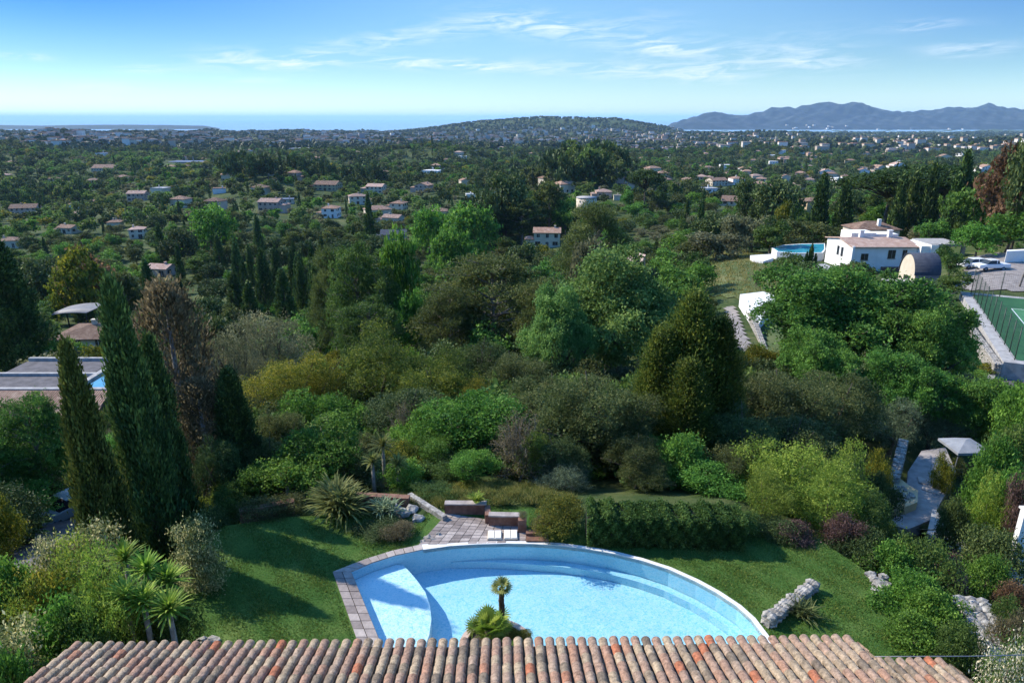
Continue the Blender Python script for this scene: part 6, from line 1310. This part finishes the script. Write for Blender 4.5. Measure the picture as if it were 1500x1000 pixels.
def free(x, y, z, r, h):
    for hx, hy, hw, hz, hh in HOUSES:
        du = abs(x / y - hx / hy) * hy
        if du < hw + r * .6:
            if abs(y - hy - hw * .4) < hw + r * .5: return False
            if y < hy and (hy - y) < 260:
                # does the crown rise into the sight line to the lower third of the house?
                zs = CAM_Z - (CAM_Z - (hz + hh * .5)) * y / hy
                if z + h > zs: return False
    for pl in CLEAR:
        if inside((x, y), pl): return False
    # sight line to the flat grounds
        if h > 1.5 and y < 140:
            s_ = (CAM_Z - (z + h * .8)) / y
            if s_ > 0:
                q = None
                for f in (1.06, 1.15):
                    X2, Y2 = x * f, y * f
                    if CAM_Z - s_ * Y2 > tz(X2, Y2) and inside((X2, Y2), pl): return False
    return True
REG = lambda x, y, a, b, c: math.sin(x / a + c) * math.cos(y / b + 2 * c) + .5 * math.sin((x + y) / (a * .43) + c)
def species(x, y):
    g1, g2 = REG(x, y, 60, 75, .3), REG(x, y, 38, 45, 2.1); r = rng.random()
    if g1 > .8: t = (('pine', .4), ('dark', .35), ('cypress', .1), ('mid', .15))
    elif g1 < -.7: t = (('olive', .5), ('bright', .15), ('mid', .3), ('cypress', .05))
    elif g2 > .7: t = (('bright', .35), ('mid', .4), ('yellow', .1), ('holm', .15))
    else: t = (('mid', .26), ('dark', .13), ('holm', .2), ('olive', .16), ('bright', .09), ('pine', .03), ('cypress', .07), ('yellow', .06))
    for k, w in t:
        r -= w
        if r < 0: return k
    return 'mid'
PTS = []      # (x, y, z, species, width, height)
for y0, y1, sp, hs_ in ((26.5, 60, 2.7, .46), (60, 130, 5.6, .72), (130, 350, 8.2, .72), (350, 800, 9.6, .82), (800, 1550, 12.5, 1.15)):
    xs, ys = sample(y0, y1, sp); zs = terr(xs, ys)
    for x, y, z in zip(xs, ys, zs):
        s = species(x, y); w = rng.uniform(.62, 1.25); dim = {'pine': (9, 12), 'cypress': (2.6, 11.5), 'olive': (6.5, 4.6), 'dark': (8.5, 9), 'holm': (8, 7), 'yellow': (7, 6), 'bright': (8, 7.5)}.get(s, (8.5, 7.5)); W_, H_ = dim[0] * w * hs_, dim[1] * w * hs_ * rng.uniform(.85, 1.15)
        if y > 150: W_ *= 1.12
        px, py = proj(x, y, z)
        if not (-60 < px < 1560): continue
        if y < 60:
            s = {'pine': 'holm', 'cypress': 'mid'}.get(s, s); H_ = min(H_, 3.2); W_ = min(max(W_, 2.8), 4.6)
            if px > 1230 or (y < 29 and 560 < px < 860): H_ *= .5; W_ *= .6
        if 60 <= y < 110 and px > 990: H_ *= .45; W_ *= .55
        if y < 400 and (850 < px < 1000) and y > 130: H_ *= .8
        if y < 130 and any((x - a) ** 2 + (y - b) ** 2 < (r * .55) ** 2 for a, b, r in hand): continue
        if not free(x, y, z, W_ / 2, H_): continue
        PTS.append((x, y, z - .1, s, W_, H_))
for x, y in zip(*sample(26.5, 62, 1.9)):
    z = tz(x, y); px, py = proj(x, y, z); h = rng.uniform(.9, 2.2); 
    if -60 < px < 1560 and free(x, y, z, 1, h * 1.3) and not (px > 1230 and y < 45): PTS.append((x, y, z - .1, ['mid', 'holm', 'bright', 'mid', 'olive', 'dark', 'holm', 'yellow'][int(rng.integers(8))], rng.uniform(1.8, 3.4), h))
# the dark woods on the crest and the belt of pines in the plain
def grove(px0, px1, y0, y1, n, hts, kinds):
    for _ in range(n):
        y = rng.uniform(y0, y1); px = rng.uniform(px0, px1); p = on(px, y); k = kinds[int(rng.integers(len(kinds)))]; h = rng.uniform(*hts)
        if y < 420 and not free(p.x, p.y, p.z, h * .35, h): continue
        PTS.append((p.x, p.y, p.z, k, h * (.23 if k == 'cypress' else .72), h))
grove(800, 905, 430, 560, 60, (13, 22), ['pine', 'dark', 'pine', 'mid']); grove(690, 800, 480, 600, 46, (9, 15), ['dark', 'cypress', 'pine', 'holm'])
grove(330, 400, 560, 640, 26, (14, 20), ['dark', 'pine', 'dark']); grove(400, 560, 600, 660, 44, (12, 19), ['dark', 'cypress', 'pine', 'cypress']); grove(60, 170, 1350, 1500, 40, (12, 18), ['dark', 'pine'])
grove(890, 1010, 330, 420, 18, (6, 11), ['olive', 'mid', 'cypress', 'dark']); grove(1240, 1420, 195, 250, 22, (6, 9), ['dark', 'dark', 'mid']); grove(310, 500, 120, 200, 30, (10, 14), ['cypress']); grove(0, 130, 500, 700, 40, (9, 15), ['dark', 'mid', 'cypress'])
grove(680, 840, 252, 310, 30, (9, 14), ['dark', 'holm', 'dark', 'mid']); grove(1000, 1230, 190, 240, 20, (5, 8), ['olive', 'mid', 'bright'])
ADJ = {'mid': 'mid-green', 'dark': 'dark evergreen', 'holm': 'olive-drab', 'olive': 'grey olive', 'bright': 'fresh green', 'yellow': 'yellow-green', 'pine': 'dark pine', 'cypress': 'narrow cypress'}
near_key = {'mid': ['m_mid', 'm_oakd'], 'dark': ['m_dark'], 'holm': ['m_holm'], 'olive': ['m_olive'], 'bright': ['m_bright', 'm_oakd'], 'yellow': ['m_yellow'], 'pine': ['m_pine'], 'cypress': ['m_cypress']}
hi_key = {'mid': ['bush', 'fig', 'bush_bright'], 'dark': ['bush_dark', 'holm2'], 'holm': ['holm', 'bush_holm'], 'olive': ['silver', 'olive'], 'bright': ['fig', 'bush_bright'], 'yellow': ['bush_yellow', 'bush_lime'], 'pine': ['holm'], 'cypress': ['cypress']}
LAND = [(395, 300, 'pink villa'), (198, 340, 'beige house with parked cars'), (97, 337, 'wide brown-roofed house'), (30, 308, 'long pinkish house'), (232, 397, 'pink-roofed house'), (305, 340, 'light-green round tree'), (268, 365, 'dark round oak'), (583, 302, 'orange-roofed house'), (802, 353, 'two-storey beige house'), (859, 297, 'round stone tower'),
        (620, 275, 'pink porch house'), (545, 310, 'lone plain cypress'), (475, 445, 'dark cypress pair'), (386, 420, 'cypress row'), (115, 460, 'arched sheet roof'), (125, 488, 'brown-roofed house on the left'), (60, 555, 'white-framed roof terrace'), (20, 420, 'massive left cypress'), (195, 600, 'tallest left cypress'), (400, 510, 'large grey olive'), (436, 560, 'golden-topped dome tree'),
        (562, 560, 'large yellow-green dome'), (722, 450, 'wide bare-branched pine'), (545, 430, 'very dark conifer'), (885, 470, 'great spreading oak'), (872, 340, 'tall bare-trunked pine'), (1008, 570, 'big pointed conifer'), (1265, 480, 'huge right-hand oak'), (1100, 400, 'open meadow'), (1112, 445, 'bright white terrace'), (1170, 363, 'blue oval pool'), (1290, 360, 'white villa'), (1345, 400, 'barrel-roofed pavilion'),
        (1460, 470, 'tennis court'), (1450, 372, 'white pickup'), (1193, 303, 'old brown stone house'), (1360, 290, 'right umbrella grove'), (1482, 270, 'rusty tree'), (1050, 268, 'long white house'), (1120, 300, 'dark domed pine'), (970, 765, 'clipped hedge'), (690, 760, 'pool patio'), (487, 735, 'strap-leaved clump'), (1160, 740, 'lime shrubs'), (1395, 670, 'grey parasol'), (1320, 720, 'raised rock bed'), (105, 740, 'parked lane car')]
def direction(dx, dy):
    a = math.degrees(math.atan2(-dy * 1.3, dx)) % 360
    return ['right of', 'above and right of', 'above', 'above and left of', 'left of', 'below and left of', 'below', 'below and right of'][int((a + 22.5) // 45) % 8]
ORD = ['', 'second', 'third', 'fourth', 'fifth', 'sixth', 'seventh', 'eighth', 'ninth', 'tenth', 'eleventh', 'twelfth'] + ['%dth' % k for k in range(13, 60)]
# which of them the camera sees, by a coarse depth buffer over the picture
BW, BH = 750, 500; zb = np.full((BH, BW), 1e9); own = np.full((BH, BW), -1)
def splat(i, x, y, z0, w, h, shape):
    px, pyt = proj(x, y, z0 + h); _, pyb = proj(x, y, z0 + h * .1); hw = w / 2 * ppm(y, z0 + h / 2) * (.5 if BW == 750 else 1); x0, x1 = int(px / 2 - hw), int(px / 2 + hw) + 1; y0, y1 = int(pyt / 2), int(pyb / 2) + 1
    for r in range(max(0, y0), min(BH, y1)):
        f = (r - y0) / max(1, y1 - y0); k = hw * (math.sqrt(max(0, 1 - (2 * f - 1) ** 2)) if shape else min(1, f * 1.6 + .1)); a, b = max(0, int(px / 2 - k)), min(BW, int(px / 2 + k) + 1)
        if a < b: seg = zb[r, a:b]; m_ = seg > y; seg[m_] = y; own[r, a:b][m_] = i
PTS.sort(key=lambda p: p[1])
for a, b, r in hand: splat(-2, a, b, tz(a, b), r * 1.9, 6, True)
for i, p in enumerate(PTS): splat(i, p[0], p[1], p[2], p[4], p[5], p[3] != 'cypress')
cnt = np.bincount(own[own >= 0], minlength=len(PTS))
N_TREE, N_CYP = 300 - 90, 90
order = sorted(range(len(PTS)), key=lambda i: -cnt[i]); indiv = []; nt_, nc_ = 0, 0
for i in order:
    if cnt[i] < 8: break
    if PTS[i][3] == 'cypress':
        if nc_ < N_CYP: nc_ += 1; indiv.append(i)
    elif nt_ < N_TREE: nt_ += 1; indiv.append(i)
sel = set(indiv); info = []
for i in indiv:
    x, y, z, s, w, h = PTS[i]; px, py = proj(x, y, z + h * .5); L_ = min(LAND, key=lambda l: (l[0] - px) ** 2 + ((l[1] - py) * 1.3) ** 2); d = math.hypot(L_[0] - px, L_[1] - py); info.append((L_[2], direction(px - L_[0], py - L_[1]), s, d, i))
info.sort(key=lambda t: (t[0], t[1], t[2], t[3])); seen = {}
srcs = {}
for lm, dr, s, d, i in info:
    k = (lm, dr, s); n = seen.get(k, 0); seen[k] = n + 1; x, y, z, s, w, h = PTS[i]; noun = '' if s in ('pine', 'cypress') else ' tree'
    small = y < 60; lab = '%s%s %s the %s' % (ADJ[s], ' bush' if small and noun else noun, dr, lm) if n == 0 else '%s nearest %s%s %s the %s' % (ORD[n], ADJ[s], ' bush' if small and noun else noun, dr, lm)
    if n == 0: lab = 'nearest ' + lab
    keys = (hi_key if y < 60 else near_key)[s]; key = keys[i % len(keys)] if y < 360 else 'f_' + s
    nm = {'pine': 'pine_tree', 'cypress': 'cypress_tree', 'olive': 'olive_tree'}.get(s, 'broadleaf_tree') if not small else 'bush'
    o = tree(key, (x, y, z), w, h, lab, 'cypresses of the plain' if s == 'cypress' else 'bushes on the garden slope' if small else 'woodland trees of the valley', 'cypress' if s == 'cypress' else 'shrub' if small else 'tree', name=nm)
def source(key):
    for o in COL.objects:
        if o.type == 'MESH' and o.data == LIB[key]['crown']: return o
    return None
KEYS = ['m_mid', 'm_oakd', 'm_dark', 'm_holm', 'm_olive', 'm_bright', 'm_yellow', 'm_pine', 'm_cypress', 'f_mid', 'f_dark', 'f_holm', 'f_olive', 'f_bright', 'f_yellow', 'f_pine', 'f_cypress', 'm_bush']
rest = [i for i in range(len(PTS)) if i not in sel]
for key in KEYS:
    if source(key) is None:
        k = key[2:]; c = [i for i in rest if (PTS[i][3] == k or k in ('oakd', 'bush')) and (PTS[i][1] > 355) == (key[0] == 'f')]
        if not c: continue
        i = max(c, key=lambda j: cnt[j]); rest.remove(i); x, y, z, s, w, h = PTS[i]; px, py = proj(x, y, z + h * .5); L_ = min(LAND, key=lambda l: (l[0] - px) ** 2 + (l[1] - py) ** 2)
        tree(key, (x, y, z), w, h, 'lone %s tree standing %s the %s' % ({'pine': 'far pine', 'cypress': 'far cypress'}.get(k, 'far ' + ADJ.get(k, 'green')), direction(px - L_[0], py - L_[1]), L_[2]), 'woodland trees of the valley')
def scatter_object(name, idxs, label):
    pts = [PTS[i] for i in idxs]; me = bpy.data.meshes.new(name); me.vertices.add(len(pts)); co = np.array([p[:3] for p in pts]); me.vertices.foreach_set('co', co.astype(np.float32).ravel()); sp = np.zeros(len(pts), np.int32); sc = np.zeros((len(pts), 3), np.float32)
    for j, (i, p) in enumerate(zip(idxs, pts)):
        ks = near_key[p[3]] if p[1] < 360 else ['f_' + p[3]]; k = ks[i % len(ks)]
        if p[1] < 60: k = 'm_bush' if p[3] not in ('olive', 'holm', 'dark') else 'm_' + p[3]
        sp[j] = KEYS.index(k); q = LIB[k]; sc[j] = (p[4] / q['W'], p[4] / q['W'], p[5] / q['H'])
    a = me.attributes.new('sp', 'INT', 'POINT'); a.data.foreach_set('value', sp); a = me.attributes.new('scl', 'FLOAT_VECTOR', 'POINT'); a.data.foreach_set('vector', sc.ravel()); a = me.attributes.new('rz', 'FLOAT_VECTOR', 'POINT'); a.data.foreach_set('vector', np.stack([np.zeros(len(pts)), np.zeros(len(pts)), rng.uniform(0, 6.28, len(pts))], 1).astype(np.float32).ravel())
    o = link(name, me); ng = bpy.data.node_groups.new(name, 'GeometryNodeTree'); ng.interface.new_socket('Geometry', in_out='INPUT', socket_type='NodeSocketGeometry'); ng.interface.new_socket('Geometry', in_out='OUTPUT', socket_type='NodeSocketGeometry'); N = ng.nodes; L = ng.links; gi = N.new('NodeGroupInput'); go = N.new('NodeGroupOutput'); jn = N.new('GeometryNodeJoinGeometry')
    def attr(nm, ty): n = N.new('GeometryNodeInputNamedAttribute'); n.data_type = ty; n.inputs[0].default_value = nm; return n.outputs[0]
    ai, asc, arz = attr('sp', 'INT'), attr('scl', 'FLOAT_VECTOR'), attr('rz', 'FLOAT_VECTOR'); er = N.new('FunctionNodeEulerToRotation'); L.new(arz, er.inputs[0])
    for k, key in enumerate(KEYS):
        if not (sp == k).any(): continue
        src = source(key)
        if src is None: continue
        c = N.new('FunctionNodeCompare'); c.data_type = 'INT'; c.operation = 'EQUAL'; L.new(ai, c.inputs[2]); c.inputs[3].default_value = k
        ob = N.new('GeometryNodeObjectInfo'); ob.inputs['Object'].default_value = src; ob.inputs['As Instance'].default_value = True
        ip = N.new('GeometryNodeInstanceOnPoints'); L.new(gi.outputs[0], ip.inputs['Points']); L.new(c.outputs[0], ip.inputs['Selection']); L.new(ob.outputs['Geometry'], ip.inputs['Instance']); L.new(er.outputs[0], ip.inputs['Rotation']); L.new(asc, ip.inputs['Scale']); L.new(ip.outputs[0], jn.inputs[0])
    L.new(jn.outputs[0], go.inputs[0]); md = o.modifiers.new('scatter', 'NODES'); md.node_group = ng; return tag(o, label, 'woodland', kind='stuff')
scatter_object('undergrowth', [i for i in rest if PTS[i][1] < 60], 'thick undergrowth filling the slope below the garden')
scatter_object('woodland', [i for i in rest if PTS[i][1] >= 60], 'mixed woodland covering the valley between the houses')
print('SCATTER', len(PTS), 'individual', len(indiv), 'near', sum(1 for p in PTS if p[1] < 60))
# ------------------------------------------------------------------ far houses
def far_house_mesh(seed, wall, roof, flat=False, tall=False):
    r = random.Random(seed); m = MB(); w, d, h = r.uniform(9, 15), r.uniform(7, 10), r.choice([3.2, 5.6, 6.0])
    if tall: w, d, h = r.uniform(16, 34), 13, r.uniform(12, 26)
    m.box(-w / 2, -d / 2, -3, w / 2, d / 2, h); me = None
    if not (flat or tall):
        b = len(m.f); mm = MB(); hip_roof(mm, w, d, h + .02, 1.9, .5); m.add(mm.v, mm.f, 1)
        if r.random() < .6: m.box(w / 2 + .02, -d / 2 + 1, -3, w / 2 + 4, d / 2 - 1, 3); mm = MB(); hip_roof(mm, 5, d - 2, 3.02, .9, .3); m.add([(x + w / 2 + 2.2, y, z) for x, y, z in mm.v], mm.f, 1)
    else: m.box(-w / 2 - .1, -d / 2 - .1, h + .02, w / 2 + .1, d / 2 + .1, h + .5, 1)
    n = int(w / (3.2)); st = max(1, int(h / 3))
    for k in range(st):
        for i in range(n): c = -w / 2 + (i + .5) * w / n; z = k * 3 + .9; m.box(c - .55, -d / 2 - .05, z, c + .55, -d / 2 + .02, z + 1.3, 2)
        for i in range(int(d / 3.5)): c = -d / 2 + (i + .5) * 3.5; m.box(-w / 2 - .05, c - .5, k * 3 + .9, -w / 2 + .02, c + .5, k * 3 + 2.2, 2)
    return m.mesh('far_house', [M_[wall], M_[roof], M_['dark']])
FH = [far_house_mesh(i, w, r, f) for i, (w, r, f) in enumerate([('cream', 'tile', 0), ('pink', 'tilepink', 0), ('white', 'tile', 0), ('cream', 'tilebrown', 0), ('pink', 'tile', 0), ('white', 'white', 1), ('cream', 'tilepink', 0), ('cream', 'tile', 0)])]
FT = [far_house_mesh(20 + i, w, 'grey', tall=True) for i, w in enumerate(['cream', 'white', 'pink', 'cream', 'white', 'grey'])]
frr = random.Random(21); placed = []
def far_house(px, py, meshes, label, cat, name, group, s=1.0):
    g_ = G(px, py)
    if g_ is None or g_.y < 300: return None
    if any((g_.x - a) ** 2 + (g_.y - b) ** 2 < 22 ** 2 * max(1, g_.y / 1500) for a, b in placed): return None
    for hx, hy, hw, hz, hh in HOUSES:
        if abs(g_.x - hx) < hw + 10 and abs(g_.y - hy) < hw + 18: return None
    me = meshes[frr.randrange(len(meshes))]; o = link(name, me, None, tuple(g_)); o.rotation_euler = (0, 0, frr.uniform(-.6, .6)); o.scale = (s,) * 3; placed.append((g_.x, g_.y)); tag(o, label, cat, group); FARH.append((o, px, py)); return o
FARH = []
cn = 0
for zone, n, lab, s in (((0, 560, 205, 325), 45, 'small distant house among the trees of the left plain', 1.0), ((0, 700, 194, 215), 30, 'tiny distant house near the coast on the left', 1.3), ((450, 830, 205, 290), 26, 'small distant house among the trees of the middle plain', 1.0), ((890, 1240, 206, 285), 80, 'small distant pale villa on the right plain', 1.0), ((1150, 1500, 205, 262), 34, 'small distant villa on the wooded slope at the right', 1.0), ((1010, 1110, 196, 203), 20, 'tiny white villa on the crest above the right plain', 1.4)):
    k = 0
    for _ in range(n * 3):
        if k >= n or cn >= 290: break
        o = far_house(frr.uniform(zone[0], zone[1]), frr.uniform(zone[2], zone[3]) , FH, lab, 'house', 'distant_house', lab.replace('small distant house', 'small houses').replace('small distant', 'small') if 0 else 'distant houses of the plain', s)
        if o: k += 1; cn += 1
BL = [(832, 187), (824, 192), (842, 191), (869, 188), (876, 193), (897, 193), (905, 194), (917, 195), (924, 196), (757, 206), (760, 203), (715, 205), (545, 199), (552, 201), (538, 203), (530, 204), (560, 203), (512, 206), (700, 194), (660, 198), (640, 199), (616, 200), (848, 197), (858, 198), (800, 200), (785, 202), (815, 204), (735, 199), (690, 203), (575, 201), (450, 206), (465, 208), (945, 200), (975, 201), (770, 192), (740, 190)]
for px, py in BL: far_house(px, py + 1.5, FT, 'pale apartment block in the distant town below the wooded hill', 'apartment block', 'apartment_block', 'apartment blocks of the distant town', .9)
LANDH = [l for l in LAND if l[1] < 480] + [(270, 233, 'bluish apartment block'), (425, 212, 'large grey block'), (150, 247, 'long brownish building'), (850, 225, 'dark wood on the crest'), (660, 182, 'western shoulder of the hill'), (790, 172, 'top of the wooded hill'), (975, 190, 'eastern foot of the hill'), (110, 190, 'dark left-hand rise'), (1060, 198, 'white-villa crest'), (1220, 205, 'foot of the mountains'), (1448, 160, 'rocky mountain knob'), (632, 251, 'long white building'), (370, 240, 'left pine belt'), (500, 240, 'right pine belt'), (1320, 240, 'umbrella-pine villa'), (1153, 260, 'two-gabled cream house'), (330, 280, 'tiny white cube house'), (480, 190, 'central sea gap')]
def SHORT(lb):
    if 'apartment' in lb: return 'pale distant apartment block'
    if 'crest' in lb or 'coast' in lb: return 'tiny distant house'
    return 'small pale villa' if 'villa' in lb else 'small distant house'
gr = {}
for o, px, py in FARH:
    l = min(LANDH, key=lambda l: (l[0] - px) ** 2 + ((l[1] - py) * 1.5) ** 2); gr.setdefault((SHORT(o['label']), l[2], direction(px - l[0], py - l[1])), []).append((math.hypot(l[0] - px, l[1] - py), o))
for (lb, lm, dr), lst in gr.items():
    lst.sort(key=lambda t: t[0]); short = lb
    for n_, (d_, o) in enumerate(lst): o['label'] = '%s %s the %s' % (short, dr, lm) if len(lst) == 1 else '%s nearest %s %s the %s' % (ORD[n_], short, dr, lm) if n_ else 'nearest %s %s the %s' % (short, dr, lm)
# town that is too fine to count: one object of many small blocks
def town():
    m = MB(); r = random.Random(3)
    for _ in range(1250):
        z_ = r.random()
        if z_ < .55: px, py = r.uniform(440, 1000), r.uniform(186, 212)
        elif z_ < .72: px, py = r.uniform(900, 1500), r.uniform(199, 226)
        else: px, py = r.uniform(0, 500), r.uniform(193, 215)
        g_ = G(px, py)
        if g_ is None or g_.y < 1500 or g_.y > 6500: continue
        if px < 1000 and g_.y > 3900 and g_.z > -52 and r.random() < .85: continue
        w, d, h = r.uniform(10, 26), r.uniform(9, 14), r.uniform(6, 13) * (1.5 if r.random() < .1 else 1); m.box(g_.x - w / 2, g_.y - d / 2, g_.z - 4, g_.x + w / 2, g_.y + d / 2, g_.z + h, 0, r.random()); m.box(g_.x - w / 2 - .4, g_.y - d / 2 - .4, g_.z + h + .02, g_.x + w / 2 + .4, g_.y + d / 2 + .4, g_.z + h + 1.6, 1, r.random())
    for _ in range(260):
        px = r.choice([r.uniform(1130, 1250), r.uniform(1140, 1240), r.uniform(1270, 1500), r.uniform(1280, 1420)]); D = r.uniform(9000, 9850); py = r.uniform(188, 198) if px > 1260 else r.uniform(183, 197); u = (px - 750) / 1000 * (CT + .012 * ST); z = CAM_Z - slope(py) * D; x = u * D; z = max(z, -122); w = r.uniform(14, 34); h = r.uniform(4, 8); m.box(x - w / 2, D - 30, z - 8, x + w / 2, D, z + h, 0, r.random())
    tag(m.obj('distant_town', [tonemat('town_walls', [(0, (.36, .28, .22)), (.5, (.52, .46, .38)), (1, (.70, .68, .64))], .9, 0, 1, .1), tonemat('town_roofs', [(0, (.22, .12, .08)), (.6, (.38, .23, .16)), (1, (.45, .43, .42))], .9, 0, 1, .1)]), 'countless small pale buildings of the far town and coast', 'town', kind='stuff')
town()
# ------------------------------------------------------------------ far wood: crowns of a few broad leaf masses each
def far_wood():
    cs, ws, tn = [], [], []
    for y0, y1, sp, n in ((1550, 2600, 17, None), (2600, 4200, 26, None), (4200, 6900, 40, None)):
        area = .95 * (y1 ** 2 - y0 ** 2); n = int(area / sp ** 2); y = np.sqrt(rng.uniform(y0 ** 2, y1 ** 2, n)); x = rng.uniform(-.95, .95, n) * y; z = terr(x, y); k = z > -118; x, y, z = x[k], y[k], z[k]
        d = np.sin(x / 170 + 1) * np.cos(y / 230) + .6 * np.sin(x / 71 + y / 97); k = rng.random(len(x)) < .80 + .3 * d; x, y, z = x[k], y[k], z[k]; w = sp * rng.uniform(.45, 1.0, len(x)); cs.append(np.stack([x, y, z], 1)); ws.append(w); tn.append(np.clip(.35 + .18 * d[k] + rng.normal(0, .2, len(x)), 0, 1))
    c = np.concatenate(cs); w = np.concatenate(ws); t = np.concatenate(tn); K = 9; i = np.repeat(np.arange(len(c)), K); h = np.minimum(w * .8, 13) * rng.uniform(.7, 1.2, len(c)); d = unit(rng, len(i)); d[:, 2] = np.abs(d[:, 2]); ctr = c[i] + d * np.stack([w[i] * .42, w[i] * .42, h[i] * .42], 1) + np.stack([np.zeros(len(i)), np.zeros(len(i)), h[i] * .45], 1)
    a = np.cross(d, unit(rng, len(i))); a /= np.linalg.norm(a, axis=1, keepdims=True) + 1e-9; b = np.cross(d, a); s = (np.minimum(w[i], 16) * .42)[:, None]; v = np.empty((len(i), 4, 3)); v[:, 0] = ctr - a * s; v[:, 1] = ctr - b * s; v[:, 2] = ctr + a * s; v[:, 3] = ctr + b * s
    me = np_mesh('far_wood', v.reshape(-1, 3), 4, leafmat('far_wood_foliage', (.014, .030, .013), (.030, .055, .020), (.075, .10, .045), .1, 0, 0), np.clip(t[i] + rng.normal(0, .08, len(i)), 0, 1)); tag(link('distant_wood', me), 'far wooded plain and hills fading to the coast', 'wood', kind='stuff'); print('FARWOOD', len(c))
far_wood()
# ------------------------------------------------------------------ the air
def haze():
    m = MB(); m.box(-62000, -400, -145, 62000, 91000, 262); mt, nt, N, L, o = new_mat('haze_air'); v = N.new('ShaderNodeVolumePrincipled'); v.inputs['Color'].default_value = (.46, .70, 1.0, 1); v.inputs['Density'].default_value = HAZE; v.inputs['Anisotropy'].default_value = .0; L.new(v.outputs[0], o.inputs['Volume']); ob = m.obj('haze', mt); tag(ob, 'thin blue summer haze over the far plain and sea', 'haze', kind='stuff')
HAZE = 3.7e-5
haze()
